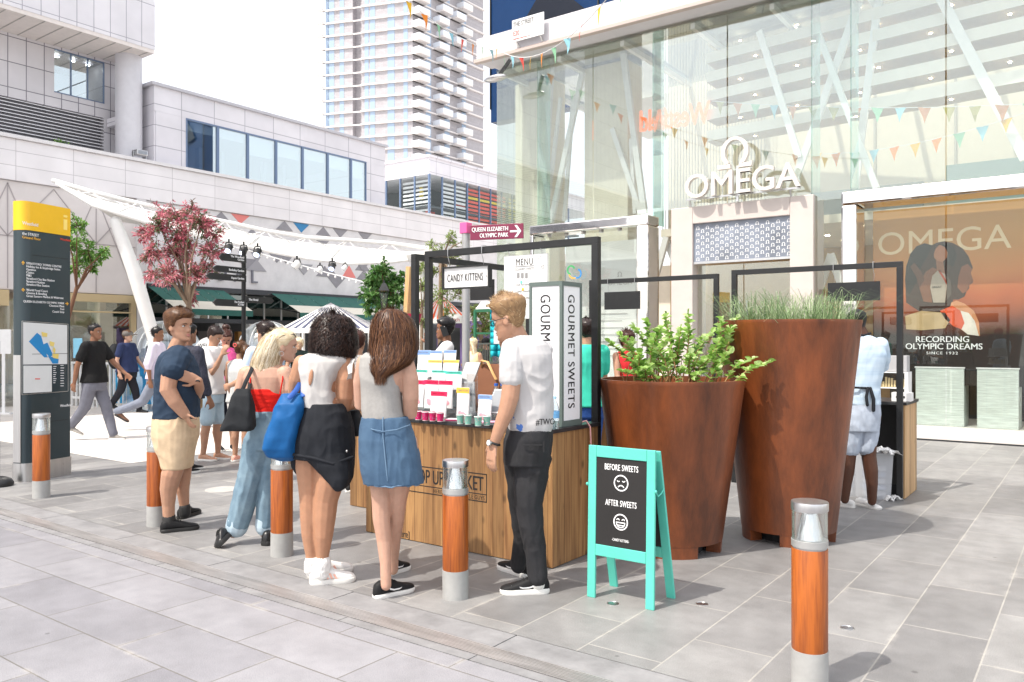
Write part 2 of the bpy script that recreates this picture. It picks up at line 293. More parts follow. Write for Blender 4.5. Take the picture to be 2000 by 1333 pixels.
M_WHITE = mat('white paint', (.8, .8, .79), .45, var=.04); M_BLACK = mat('black paint', (.012, .013, .014), .45, var=.3, bump=.1, bs=90)
M_DARK = mat('dark interior', (.02, .021, .023), .7); M_STEEL = mat('brushed steel', (.62, .62, .62), .3, 1, var=.08, vs=30, stretch=(1, 1, .05))
M_CONC = mat('pale concrete', (.42, .4, .38), .8, var=.12, vs=3, bump=.2)
M_INK = mat('black lettering', (.012, .012, .013), .6); M_INKW = mat('white lettering', (.85, .85, .85), .6)
M_CHROME = mat('polished steel', (.8, .79, .78), .06, 1, bump=.25, bs=1.6)
# ================================================================ ground
g = MB(); g.quad((-400, -60, -.012), (400, -60, -.012), (400, 500, -.012), (-400, 500, -.012))
structure('ground', g, mat('far paving', (.5, .48, .46), .8, var=.1, vs=.4))
g = MB(); g.quad((-60, 3.33, 0), (12, 3.33, 0), (12, 13.55, 0), (-60, 13.55, 0))
structure('pavement', g, paving('dark flags', '7b7a7a', '8f8e8d', 'a29f9a', .86, .4, True, (0, .05), .005, .26, .5))
g = MB(); g.quad((-60, -30, 0), (30, -30, 0), (30, 2.93, 0), (-60, 2.93, 0))
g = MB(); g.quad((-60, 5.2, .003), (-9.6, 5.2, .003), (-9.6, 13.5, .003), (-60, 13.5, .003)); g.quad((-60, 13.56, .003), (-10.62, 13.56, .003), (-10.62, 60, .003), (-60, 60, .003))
structure('path', g, paving('pale flags', 'd2ccc6', 'dad5cf', 'b5aea6', .8, .4, False, (.1, .2), .006, .1, .6))  # strong sun on the far ground painted in as near-white flags
g = MB(); g.quad((-60, -30, 0), (30, -30, 0), (30, 2.93, 0), (-60, 2.93, 0))
structure('road', g, paving('granite setts', '7f7e83', '969599', '716e6a', .74, .385, False, (.2, -.115), .0045, .2, .55))
g = MB()
for x0 in np.arange(-60, 12, 1.2): g.box(x0+.004, x0+1.196, 3.125, 3.322, -.03, .002)
for x0 in np.arange(-60, 12, .9): g.box(x0+.003, x0+.897, 2.936, 3.0, -.03, .002)
structure('kerb', g, mat('kerb granite', (.235, .232, .236), .6, var=.2, vs=5, bump=.1, bs=200))
d = MB()
for y in np.arange(3.01, 3.118, .0135): d.box(-9, 4, y, y+.0085, -.02, .003, 0)
d.box(-9, 4, 3.002, 3.122, -.03, -.006, 1)
single('drain_channel', d, [mat('galvanised', (.55, .53, .52), .4, .7, var=.2, vs=4, stretch=(.5, 4, 1)), M_DARK], 'long slotted metal drainage channel running along the paving edge', 'drain', (-3, 3.06, 0))
for i, (px, py, r_, lab) in enumerate([(435, 955, .17, 'round stone coloured access cover in paving behind the bollards'), (1197, 1178, .035, 'small round steel stud in paving beside the turquoise board feet'),
                                   (1371, 1179, .035, 'small round steel stud in paving between turquoise board and front bollard'), (1655, 1226, .035, 'small round steel stud in paving to the right of the front bollard')]):
    c = gp(px, py); k = MB(); k.lathe(c, [(r_, -.01), (r_, .003), (r_*.93, .004), (r_*.9, .0022), (r_*.1, .003)], 24)
    single('floor_stud' if i else 'access_cover', k, M_STEEL if i else M_CONC, lab, 'floor stud' if i else 'access cover', c, None, 40)
# ================================================================ left: shopping building along X = -20
M_CLAD = grid_panels('pale cladding', 'e2dedf','e7e3e4','bdb8ba', 1.28, .34, 'Y', .008, (-.55, -.06))
M_CLAD2 = grid_panels('grey cladding', 'd8d5da','dedbdf','a9a6ae', 1.01, .56, 'Y', .012, (-.46, .02))
M_CLADX = grid_panels('grey cladding short side', 'd8d5da','dedbdf','a9a6ae', 3, .56, 'X', .012, (-.4, .02))
M_TALL = grid_panels('tall cladding', 'dad7db','e0dde0','a29fa8', .408, 1.05, 'Y', .01, (-.1, .13))
M_TALL2 = grid_panels('recess cladding', 'cdcacd','d3d0d3','7d7a82', .42, .62, 'Y', .012, (.0, .36))
M_PINKW = mat('warm render', (.68, .63, .61), .8, var=.05, vs=1.5, bump=.08); M_SOFF = mat('soffit panels', (.72, .66, .62), .6, var=.05)
GL_BLUE = glass('blue window', (.88, .94, .98), .34)
mall = thing('shopping_building', 'long grey clad shopping building with band of upper windows and green awnings', 'building', (-20, 14, 0))
b = MB(); b.box(-34, -20, -12, 30, 5.16, 6.12); part('parapet_band', b, M_CLAD, mall, bevel=.02)
b = MB(); b.box(-34.2, -19.93, -12.1, 30.05, 6.122, 6.2); part('coping', b, mat('coping', (.7, .68, .68), .5, var=.05), mall)
# upper glazed box, set back 30 cm
ub = MB(); ub.box(-31, -20.3, 11.65, 20.2, 7.63, 8.3, 0); ub.box(-31, -20.3, 19.3, 20.2, 6.2, 7.628, 0); ub.box(-31, -20.3, 11.7, 12.57, 6.2, 7.628, 0); ub.box(-31.1, -20.22, 11.55, 20.3, 8.302, 8.38, 2)
ub.box(-31, -20.32, 11.652, 11.698, 6.2, 7.628, 1); part('upper_storey', ub, [M_CLAD2, M_CLADX, mat('roof edge', (.5, .49, .52), .5, var=.06)], mall)
it = MB(); it.box(-26, -25.8, 12.6, 15.2, 6.2, 7.3, 0)
for y in np.arange(12.9, 19.2, .8): it.box(-22.9, -22.7, y, y+.12, 6.2, 7.62, 1)
for i in range(14): y = random.uniform(12.7, 19); h = random.uniform(.2, .9); it.box(-24.5, -24, y, y+random.uniform(.15, .5), 6.2, 6.2+h, random.choice((1, 2, 3)))
it.box(-25.8, -20.5, 12.6, 19.3, 7.55, 7.6, 1)
part('shop_interior', it, [mat('interior wall', (.62, .68, .75), .8, var=.1), mat('interior white', (.8, .82, .85), .6), mat('interior blue', (.25, .4, .6), .6), mat('interior tan', (.55, .45, .35), .6)], mall)
ys = [12.57, 13.56, 14.56, 15.57, 16.58, 17.6, 18.61, 19.3]
M_FRBL = mat('dark blue frame', (.14, .2, .32), .4); M_BLIND = mat('roller blind', (.8, .82, .85), .8)
for i in range(7):
    w = MB(); y0, y1 = ys[i], ys[i+1]
    for q in ((y0, y0+.035), (y1-.035, y1)): w.box(-20.36, -20.28, q[0], q[1], 6.2, 7.63)
    w.box(-20.36, -20.28, y0+.035, y1-.035, 7.59, 7.63); w.box(-20.36, -20.28, y0+.035, y1-.035, 6.2, 6.24)
    wo = part('window', w, M_FRBL, mall)
    q = MB(); q.box(-20.33, -20.315, y0+.035, y1-.035, 6.24, 7.59); part('pane', q, GL_BLUE, wo)
    q = MB(); q.box(-20.45, -20.44, y0+.05, y1-.05, 7.59-random.choice((.25, .4, .3, .55)), 7.59); part('blind', q, M_BLIND, wo)
# wall under the band
lw = MB(); lw.box(-34, -20.06, 11.24, 28, 3.0, 5.156, 0); lw.box(-34, -20.06, -12, 11.236, 2.68, 5.156, 1); lw.box(-20.2, -19.96, 11.0, 11.24, 0, 5.156, 2)
for y0 in (1, 3, 5, 7, 9):      # relief of large triangles left of the corner
    for a, c in (((y0, 2.7), (y0+1, 5.1)), ((y0+2, 2.7), (y0+1, 5.1)), ((y0+1, 2.7), (y0+1, 5.1)), ((y0, 3.9), (y0+2, 3.9)), ((y0+.0, 5.1), (y0+1, 3.9)), ((y0+2, 5.1), (y0+1, 3.9))):
        lw.bar((-20.055, a[0], a[1]), (-20.055, c[0], c[1]), .02, .02, (1, 0, 0), 3)
part('wall', lw, [mat('concrete wall', (.68, .66, .665), .85, var=.1, vs=2, bump=.1), M_PINKW, mat('pilaster', (.62, .6, .6), .6, var=.05), mat('relief seam', (.4, .36, .36), .7)], mall)
tr = MB(); rng = random.Random(5)
def tri(y, z, w, h, mi, down=True): tr.prism([(0, 0), (w/2, -h), (w, 0)] if down else [(0, -h), (w/2, 0), (w, -h)], (-20.06, y, z), (0, 1, 0), UP, 0, .008+.0007*(len(tr.v) % 23), mi)
tri(13.82, 5.15, .63, .27, 1); tri(16.02, 5.15, .62, .28, 2)
for y, z in ((13.2, 5.15), (15.38, 5.15), (16.9, 5.15), (17.6, 5.15), (18.7, 5.15)): tri(y, z, .62, .28, 0, y in (18.7, 17.6) and True)
for i in range(16):
    y = 12.4+rng.random()*6.4; z = rng.choice((3.9, 4.2, 4.5, 4.8)); tri(y, z, .7, .34, rng.choice((0, 0, 3)), rng.random() < .6)
tri(18.0, 4.0, .6, .4, 1, False); tri(17.3, 3.62, .9, .4, 0); tri(14.3, 4.4, .8, .6, 3)
part('wall_triangles', tr, [mat('grey triangle', (.27, .26, .28), .8, var=.08), mat('coral triangle', (.72, .22, .2), .7), mat('blue triangle', (.04, .22, .45), .7), mat('mid grey triangle', (.34, .33, .35), .8)], mall)
lt = lettering('COAL', .55, (-20.05, 12.7, 3.2), (0, 1, 0), UP, .05, .9, 0, 'LEFT', 1.9); part('lettering', lt, mat('sign grey', (.16, .16, .19), .5), mall)
fa = MB(); fa.box(-20.3, -19.98, 11.3, 28, 2.86, 3.0, 0); fa.box(-24, -20.6, 11.3, 28, 2.8, 2.86, 0); fa.box(-24.2, -24, 11.3, 28, 0, 2.86, 0)
fa.box(-20.2, -19.9, 11.3, 28, 2.0, 2.12, 0)
for y in np.arange(11.4, 24, .63): fa.box(-20.42, -20.37, y, y+.04, 2.12, 2.86, 1)
fa.box(-21.2, -21.0, 11.3, 13.2, 0, .95, 2); fa.box(-21.2, -21.0, 14.2, 19, 0, 1.15, 2)
for y in (13.4, 14.4, 16.1): fa.box(-20.2, -20, y, y+.14, 0, 2, 3)
for k in range(9): fa.box(-22.3, -22.1, 12+k*.7, 12.35+k*.7, 1.3, 1.8, random.choice((2, 3, 4)))
part('shopfront', fa, [mat('charcoal steel', (.03, .033, .04), .5), M_STEEL, mat('bar front', (.12, .1, .1), .6), M_WHITE, mat('menu orange', (.6, .3, .08), .6)], mall)
q = MB(); q.box(-20.4, -20.39, 11.3, 24, 2.12, 2.86); part('shop_glass', q, glass('dark pane', (.3, .34, .36), .12), mall)
AW = mat('green canvas', hexc('2c6158'), .8, var=.1, vs=2, bump=.05); CR = mat('cream canvas', (.72, .68, .58), .8, var=.05)
for (y0, y1) in ((11.3, 13.55), (15.15, 19.6)):
    a = MB(); n = 7
    def P(y, t): return (-20+1.5*t, y-.12*t, 2.93-.62*t)
    for i in range(n):
        ya, yb = y0+(y1-y0)*i/n, y0+(y1-y0)*(i+1)/n; a.add([P(ya, 0), P(yb-.012, 0), P(yb-.012, .62), P(ya, .62)], [(0, 1, 2, 3), (3, 2, 1, 0)], 0)
        a.add([P(ya, .62), P(yb, .62), P(yb, 1), P(ya, 1)], [(0, 1, 2, 3), (3, 2, 1, 0)], 1)
    aw = part('awning', a, [AW, CR], mall)
    v = MB(); v.box(-18.52, -18.49, y0-.12, y1-.12, 2.16, 2.315); part('valance', v, AW, aw)
    v = MB()
    for y in (y0+.1, y1-.25): v.bar((-19.95, y, 2.5), (-18.55, y-.1, 2.3), .03)
    part('awning_arm', v, M_BLACK, aw)
# beige shopfront left of the corner
sf = MB(); G0 = mat('gold frame', (.6, .47, .28), .35, .5); M_BEI = mat('beige window dressing', (.62, .52, .42), .8, var=.06)
sf.box(-20.1, -19.97, 8.9, 10.98, 2.46, 2.66, 0); sf.box(-20.1, -19.97, 10.85, 10.98, 0, 2.46, 0); sf.box(-20.1, -19.97, 4.2, 8.0, 2.3, 2.66, 0); sf.box(-20.1, -19.99, 8.95, 10.85, 2.2, 2.24, 0)
sf.box(-21.6, -21.5, 4.2, 10.98, 0, 2.7, 1); sf.box(-20.9, -20.85, 10.3, 10.84, .1, 2.3, 2); sf.box(-21.4, -20.4, 4.2, 10.98, .0, .12, 2); sf.box(-21.45, -20.9, 9.5, 9.9, .5, 1.5, 3)
part('boutique_front', sf, [G0, M_BEI, mat('grey display wall', (.5, .47, .44), .8, var=.04), mat('display walnut', (.25, .13, .07), .5)], mall)
q = MB(); q.box(-20.03, -20.02, 4.2, 10.85, .1, 2.46); part('shop_glass', q, glass('shop pane', (.93, .93, .9), .1), mall)
# ---- upper left block, cantilevered
blk = thing('corner_block', 'grey panelled block jutting out above the parapet on a round column', 'building', (-20, 9, 6.2))
b = MB(); b.box(-34, -20, -14, 11.5, 9.12, 19, 0); part('upper_block', b, M_TALL, blk)
b = MB(); b.box(-34, -20.01, -14, 11.48, 9.02, 9.118, 0)
for y in np.arange(-13.9, 11.4, .42): b.box(-21.48, -20.02, y, y+.02, 9.008, 9.03, 1)
part('soffit', b, [M_SOFF, M_CONC], blk)
b = MB(); b.box(-33, -21.5, -14, 9.66, 7.46, 9.02, 0); b.box(-33, -21.5, 9.66, 10.93, 8.94, 9.02, 0); b.box(-33, -21.5, 10.93, 11.44, 6.2, 9.02, 0); b.box(-33, -21.5, 9.66, 10.93, 7.46, 7.84, 0); b.box(-33, -23.4, 9.6, 11, 7.8, 9, 1)
part('recessed_wall', b, [M_TALL2, mat('pale room', (.7, .74, .8), .8)], blk)
for i in range(3):
    y0 = 9.66+.423*i; w = MB(); w.box(-21.53, -21.48, y0+.403, y0+.423, 7.84, 8.94); w.box(-21.53, -21.48, y0, y0+.403, 7.84, 7.86); w.box(-21.53, -21.48, y0, y0+.403, 8.92, 8.94)
    wo = part('window', w, M_FRBL, blk); q = MB(); q.box(-21.52, -21.51, y0, y0+.403, 7.86, 8.92); part('pane', q, GL_BLUE, wo)
b = MB()
for y in (9.9, 10.3, 10.7): b.lathe((-21.9, y, 8.88), [(.05, 0), (.05, .01)], 10)
part('room_light', b, mat('office light', (1, 1, 1), .5, emit=(1, .95, .88), es=30), blk)
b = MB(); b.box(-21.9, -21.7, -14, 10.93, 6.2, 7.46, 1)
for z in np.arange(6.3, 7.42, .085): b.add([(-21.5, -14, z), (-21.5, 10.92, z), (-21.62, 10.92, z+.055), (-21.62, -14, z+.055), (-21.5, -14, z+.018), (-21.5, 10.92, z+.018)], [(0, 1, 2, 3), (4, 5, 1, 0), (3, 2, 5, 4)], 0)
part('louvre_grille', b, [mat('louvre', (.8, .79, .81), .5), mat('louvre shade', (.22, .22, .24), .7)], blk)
b = MB(); b.lathe((-20.75, 11.2, 6.2), [(.33, 0), (.33, 2.82)], 40); part('column', b, mat('column steel', (.6, .59, .62), .4, var=.04), blk, 40)
b = MB(); b.box(-21.4, -20.9, 10.95, 11.15, 7.2, 7.42); part('bracket', b, M_CLADX, blk, bevel=.01)
fl = thing('floodlight', 'small metal floodlight sitting on the parapet edge beside the round column', 'floodlight', (-20.1, 11.15, 6.2))
b = MB(); b.box(-20.25, -19.98, 11.0, 11.3, 6.3, 6.44); part('housing', b, M_STEEL, fl, bevel=.02)
b = MB(); b.box(-20.15, -20.1, 10.97, 10.99, 6.2, 6.4); b.box(-20.15, -20.1, 11.31, 11.33, 6.2, 6.4); b.box(-20.15, -20.1, 10.97, 11.33, 6.2, 6.215); part('bracket', b, M_STEEL, fl)
# ================================================================ far glazed shop with coloured stripes
far = thing('striped_shop', 'low grey building with corner glazing of coloured stripes behind the canopy', 'building', (-25.6, 28.4, 0))
X0, Y0 = -25.58, 28.36
b = MB(); b.box(X0-14, X0, Y0, Y0+16, 9.4, 10.2); b.box(X0-14.1, X0+.08, Y0-.08, Y0+16, 10.202, 10.3); part('roof_band', b, M_CLAD2, far)
b = MB(); b.box(X0-14, X0+.25, Y0-.25, Y0+16, 5.9, 6.6, 0); b.box(X0-14, X0-.3, Y0+.3, Y0+16, 0, 5.9, 1); b.box(X0-14, X0-.1, Y0+.1, Y0+16, 5.1, 5.7, 2); part('base_band', b, [mat('cream band', (.62, .56, .5), .7, var=.05), M_PINKW, mat('dark blue band', (.1, .12, .16), .4)], far)
b = MB(); b.box(X0-14, X0-2.6, Y0+2.6, Y0+16, 6.6, 9.4, 0)
cols = [1, 2, 3, 4, 5, 6]; rng = random.Random(3)
for z in np.arange(6.75, 9.3, .2):
    b.box(X0-.45, X0-.42, Y0+1.4, Y0+3.2, z, z+.11, 2); b.box(X0-.45, X0-.42, Y0+3.4, Y0+6.6, z, z+.12, 3 if rng.random() < .9 else 1); b.box(X0-.45, X0-.42, Y0+6.9, Y0+9, z, z+.12, 1)
    b.box(X0-2.1, X0-.3, Y0+.42, Y0+.45, z, z+.1, 2)
for k in range(26):
    u = rng.uniform(.3, 9); z = rng.choice((6.7, 7.2, 7.8, 8.4)); c = rng.choice((1, 3, 4, 5, 5, 2)); w = rng.uniform(.2, .9); h = rng.uniform(.1, .9)
    if u < 4: b.box(X0-4.2-u, X0-4.2-u+w, Y0+.6, Y0+.65, z, z+h, c if c != 3 else 5)
    else: b.box(X0-1.2, X0-1.15, Y0+u-3.4, Y0+u-3.4+w, z, z+h, c)
b.box(X0-14, X0-.3, Y0+.3, Y0+14, 7.9, 8.0, 5)
part('coloured_interior', b, [mat('far interior grey', (.12, .125, .13), .7), mat('yellow panel', (.8, .58, .04), .6), mat('white panel', (.8, .8, .8), .6), mat('red panel', (.8, .1, .06), .6), mat('olive panel', (.35, .36, .05), .6), mat('dark grey panel', (.06, .065, .07), .6)], far)
q = MB(); q.box(X0-14, X0-.02, Y0+.02, Y0+.04, 6.6, 9.4); q.box(X0-.04, X0-.02, Y0+.04, Y0+14, 6.6, 9.4); part('glazing', q, glass('far pane', (.93, .95, .95), .0, 0, .12), far)
b = MB()
for k in range(14): b.box(X0-k*.95-.03, X0-k*.95+.03, Y0-.02, Y0+.06, 6.6, 9.4); b.box(X0-.06, X0+.02, Y0+k*.95-.03, Y0+k*.95+.03, 6.6, 9.4)
part('mullions', b, M_FRBL, far)
# ================================================================ tower
def tower():
    D = 180; c = at_d(806, 665, D); c.z = 0
    dl = (at_d(636, 665, 186)-at_d(806, 665, D)); dl.z = 0; wl_ = dl.length; dl.normalize()
    dr = (at_d(944, 665, 200)-at_d(806, 665, D)); dr.z = 0; wr = dr.length; dr.normalize()
    t = thing('residential_tower', 'tall grey brick apartment tower with pale floor bands and stacked corner balconies', 'building', c)
    br = grid_panels('tower brick', 'aca8ac', 'b7b3b6', '9a979c', .9, .3, 'X', .02, (0, 0), .8, .5); br2 = mat('tower brick deep', hexc('8a8791'), .8, var=.08, vs=.5)
    Z1 = 112; back = dl*wl_+dr*wr
    nl = Vector((-dl.y, dl.x, 0)); nl = nl if nl.dot(FW) < 0 else -nl; nr = Vector((-dr.y, dr.x, 0)); nr = nr if nr.dot(FW) < 0 else -nr
    b = MB()
    def blockp(pts, z0, z1, mi): n = len(pts); b.add([p+UP*z for z in (z0, z1) for p in pts], [tuple(range(n-1, -1, -1)), tuple(range(n, 2*n))]+[(i, (i+1) % n, n+(i+1) % n, n+i) for i in range(n)], mi)
    L = lambda s, o=0: c+dl*s-nl*o
    Rr = lambda s, o=0: c+dr*s-nr*o
    gap = wl_*.58
    out = [L(0), L(gap), L(gap, 1.6), L(gap+2.2, 1.6), L(gap+2.2), L(wl_), c+back, Rr(wr)]
    blockp(out, 0, Z1, 0); part('wall', b, br, t)
    FH = 2.98; zs = [FH*k for k in range(11, 36)]
    for z in zs:
        b = MB()
        def strip(p, q, n, o=.45): b.add([p+UP*z, q+UP*z, q+n*o+UP*z, p+n*o+UP*z, p+UP*(z+.32), q+UP*(z+.32), q+n*o+UP*(z+.32), p+n*o+UP*(z+.32)], [(0, 1, 2, 3), (4, 7, 6, 5), (0, 4, 5, 1), (3, 2, 6, 7), (1, 5, 6, 2), (0, 3, 7, 4)])
        strip(L(-.4), L(gap), nl); strip(L(gap), L(gap+2.2), nl, .1); strip(L(gap+2.2), L(wl_+.6), nl); strip(Rr(-.3), Rr(wr+.5), nr)
        # balcony lips at both ends
        p = L(wl_); b.add([p+UP*z, p+dl*1.8+nl*.3+UP*z, p+dl*1.8+nl*1.6+UP*z, p+nl*1.8+UP*z]+[q+UP*.3 for q in (p+UP*z, p+dl*1.8+nl*.3+UP*z, p+dl*1.8+nl*1.6+UP*z, p+nl*1.8+UP*z)], [(3, 2, 1, 0), (4, 5, 6, 7), (0, 1, 5, 4), (1, 2, 6, 5), (2, 3, 7, 6), (3, 0, 4, 7)])
        part('floor_band', b, TB, t)
    # balconies on the right face
    for k, z in enumerate(zs):
        for s0, w in ((-.2, 3.6), (6.6+(k % 2)*1.2, 3.4), (12.6+((k+1) % 2)*2.4, 3.4)):
            if s0+w > wr: continue
            b = MB(); pr = 2.2
            q = [Rr(s0), Rr(s0+w), Rr(s0+w)+nr*pr, Rr(s0)+nr*pr]; b.add([p+UP*z for p in q]+[p+UP*(z+.4) for p in q], [(3, 2, 1, 0), (4, 5, 6, 7), (0, 1, 5, 4), (1, 2, 6, 5), (2, 3, 7, 6), (3, 0, 4, 7)])
            bo = part('balcony', b, TB, t)
            b = MB(); e = .08
            for a_, c_ in ((q[3], q[2]), (q[0], q[3]), (q[1], q[2])): b.bar(a_+UP*(z+.95), c_+UP*(z+.95), e, 1.1)
            part('balustrade', b, GB, bo)
    # windows: 100 of them one by one, lowest first, the rest together
    rest = MB(); n = 0
    for z in zs:
        for (side, s0, w) in (('L', 1.2, 1.0), ('L', 4.4, 1.7), ('L', 9.2, 1.2), ('L', gap-1.8, 1.0), ('L', gap+4.4, 1.1), ('L', gap+8.2, .9), ('L', wl_-2.2, 1.6), ('R', 4.2, 1.8), ('R', 10.6, 1.8), ('R', 16.8, 1.5)):
            f_, nn, u = (L, nl, dl) if side == 'L' else (Rr, nr, dr)
            if side == 'R' and s0+w > wr: continue
            m_ = MB() if n < 100 else rest
            m_.obox(f_(s0+w/2)+UP*(z+1.65), u*w/2, nn*.06, UP*1.3)
            if n < 100: part('window', m_, WB, t)
            n += 1
    if rest.v: tag(part('windows_above', rest, WB, t), kind='stuff')
TB = mat('tower band', (.78, .74, .72), .7, var=.04); WB = mat('tower window', (.32, .42, .56), .12, 0, spec=.8); GB = mat('balcony glass', (.78, .81, .86), .2, spec=.7)
tower()
# ================================================================ right: glazed watch shop, facade on Y = 13.8
shop = thing('glass_shop', 'tall clear glass shop with white diagonal struts and stone framed doorway', 'building', (-5, 13.8, 0))
GL = glass('clear pane', (.96, .985, .97), .13); GLC = glass('display pane', (.97, .99, .98), .035); GFIN = glass('green glass fin', (.66, .86, .82), .2)
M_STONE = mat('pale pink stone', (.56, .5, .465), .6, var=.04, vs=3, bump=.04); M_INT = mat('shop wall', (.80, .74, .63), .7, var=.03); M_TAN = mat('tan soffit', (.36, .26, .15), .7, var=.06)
M_STRUT = mat('white strut', (.82, .82, .8), .45, var=.03); M_COL = mat('cream column', (.82, .77, .64), .6, var=.04)
b = MB(); b.box(-10.62, 9, 13.25, 14.9, 7.42, 7.86, 0); b.box(-10.66, 9, 13.2, 13.32, 7.34, 7.42, 1); b.box(-10.6, 9, 13.32, 13.75, 7.36, 7.418, 0); part('roof_fascia', b, [mat('fascia white', (.62, .6, .62), .5, var=.04), mat('fascia edge', (.5, .42, .38), .5), M_TAN], shop, bevel=.01)
b = MB(); b.box(-10.5, 9, 13.78, 17.4, 7.3, 7.32); part('roof_light', b, glass('roof pane', (.8, .81, .78), .06), shop)  # glass roof added to let sky light down into the interior
b = MB()
for x in np.arange(-10.4, 9, 1.45): b.box(x, x+.08, 13.8, 17.4, 7.2, 7.3)
part('roof_beam', b, M_STRUT, shop)
b = MB(); b.box(-10.5, 9, 17.4, 21, 7.3, 7.34); part('ceiling', b, mat('shop ceiling', (.8, .79, .76), .7), shop)
b = MB(); b.box(-10.6, 9, 13.56, 21, -.02, .012, 0); b.box(-10.5, -6.4, 13.58, 21, .012, .19, 1); b.box(-3.8, 9, 13.58, 21, .012, .19, 1); b.box(-10.5, 9, 13.5, 13.558, -.02, .02, 2); part('plinth', b, [mat('shop floor', (.6, .57, .52), .4, var=.05), mat('plinth stone', (.62, .59, .56), .5, var=.08, vs=2, stretch=(.3, 2, 2)), M_DARK], shop)
pan = [-10.5, -9.43, -8.1, -6.8, -5.35, -3.89, -3.27, -1.9, -.3, 1.4, 3.2]
for i in range(len(pan)-1):
    q = MB(); x0, x1 = pan[i]+.012, pan[i+1]-.012
    z0 = 3.93 if -6.8 <= pan[i] < -3.9 else .19
    q.box(x0, x1, 13.79, 13.805, max(z0, 3.83), 7.3); part('glass_pane', q, GL, shop)
    if z0 < 3: q = MB(); q.box(x0, x1, 13.79, 13.805, z0, 3.825); part('glass_pane', q, GLC, shop)
q = MB(); q.box(-10.51, -10.495, 13.82, 16.5, .19, 7.3); part('glass_pane', q, GL, shop)
for x in (-6.8, -3.89, -3.27, -9.43, 1.4):
    q = MB(); q.box(x-.012, x+.012, 13.81, 14.25, 3.7, 7.3); part('glass_fin', q, GFIN, shop)
for x0, x1 in ((at_y(1006, 300, 14.75).x, at_y(1073, 300, 14.75).x), (at_y(1141, 300, 14.75).x, at_y(1226, 300, 14.75).x)):
    b = MB(); b.box(x0, x1, 14.75, 15.4, .19, 7.3); part('column', b, M_COL, shop, bevel=.02)
YS = 14.45
for a, c, w in (((1483, 60), (1561, 307), .11), ((1677, 4), (1554, 349), .12), ((1716, 0), (1670, 367), .12), ((1589, 39), (1712, 367), .1), ((1838, -5), (2003, 310), .15),
             ((1078, 130), (1062, 434), .09), ((1095, 190), (1072, 381), .08), ((1138, 141), (1076, 434), .11), ((1120, 187), (1102, 430), .08), ((1217, 102), (1259, 416), .12), ((1196, 250), (1252, 416), .1), ((1232, 270), (1240, 416), .07), ((1302, 462), (1275, 560), .12), ((1300, 462), (1325, 530), .12), ((1624, 495), (1602, 560), .12), ((1622, 495), (1645, 560), .12)):
    dy = random.uniform(-.12, .3); b = MB(); b.bar(at_y(*a, YS+dy), at_y(*c, YS+dy), w, w*.7, (0, 1, 0)); part('strut', b, M_STRUT, shop)
# bands of pale bulkheads climbing the atrium, each with downlights
BW = mat('bulkhead white', (.82, .78, .69), .6, var=.03); DL = mat('downlight', (1, 1, 1), .5, emit=(1, .93, .8), es=40)
for k, (yl, yr) in enumerate(((86, -78), (123, -25), (160, 25), (197, 75), (234, 122), (275, 170))):
    p, q_ = at_y(1380, yl, 15.0), at_y(2010, yr, 14.35); t_ = (q_-p); p2 = p+t_*1.9; nn = Vector((0, 1, 0)); b = MB(); h = .2; dp = .55
    p2.z = p.z
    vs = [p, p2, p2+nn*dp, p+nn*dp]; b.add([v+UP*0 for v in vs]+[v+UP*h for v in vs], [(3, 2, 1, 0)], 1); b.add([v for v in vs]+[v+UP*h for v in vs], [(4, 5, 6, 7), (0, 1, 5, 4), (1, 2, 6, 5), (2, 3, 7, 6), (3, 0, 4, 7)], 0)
    bo = part('bulkhead', b, [BW, M_TAN], shop)
    b = MB()
    for s_ in range(6): c_ = p+(p2-p)*(.06+s_*.11+.03*(k % 2))+nn*.25-UP*.004; b.lathe(c_-UP*.004, [(.022, 0), (.022, .004)], 12)
    part('downlight', b, DL, bo)
b = MB(); b.box(-8.0, 9, 17.0, 17.2, 3.7, 7.3, 0); b.box(-10.4, -8.6, 20.6, 20.8, .2, 3.6, 0); b.box(-8.6, 9, 18.4, 18.6, .2, 3.7, 1); b.box(-7.0, 9, 14.55, 18.4, 3.55, 3.7, 0)
for x in (-4.7, -3.6, -2.2, -.6, 1.0): b.box(x, x+.04, 16.95, 17.0, 3.7, 7.3, 2)
for x in np.arange(-7.95, -5.6, .07): b.box(x, x+.014, 16.6, 16.615, 3.7, 7.3, 2)
b.box(-4.6, -2.6, 16.2, 16.3, 3.75, 4.4, 3); b.box(-2.2, .8, 16.0, 16.1, 3.75, 4.6, 4)
part('interior_wall', b, [M_INT, mat('warm shop wall', (.45, .32, .2), .7, var=.06), mat('rib', (.5, .47, .42), .6), mat('shelf grey', (.35, .38, .38), .6), mat('shelf teal', (.35, .48, .46), .6)], shop)
b = MB()
for x in np.arange(-6.2, 4, .5):
    for y in (15.2, 16.2, 17.2): b.lathe((x+random.uniform(-.1, .1), y, 3.535), [(.04, 0), (.04, .01)], 10)
part('ceiling_spots', b, mat('shop spot', (1, 1, 1), .5, emit=(1, .85, .6), es=22), shop)
# reversed script lettering hung inside in place of a reflected sign
s_ = at_y(1385, 240, 14.9); q2 = at_y(1240, 247, 14.9); rt = (q2-s_); 
l_ = lettering('Westfield', .62, s_+UP*.02, Vector((-1, 0, .035)).normalized(), UP, .03, .66, .015, 'LEFT', .95); part('script_sign', l_, mat('orange sign', (.9, .2, .08), .4, emit=(1, .25, .1), es=.6), shop)  # stands in for a sign reflected in the glass
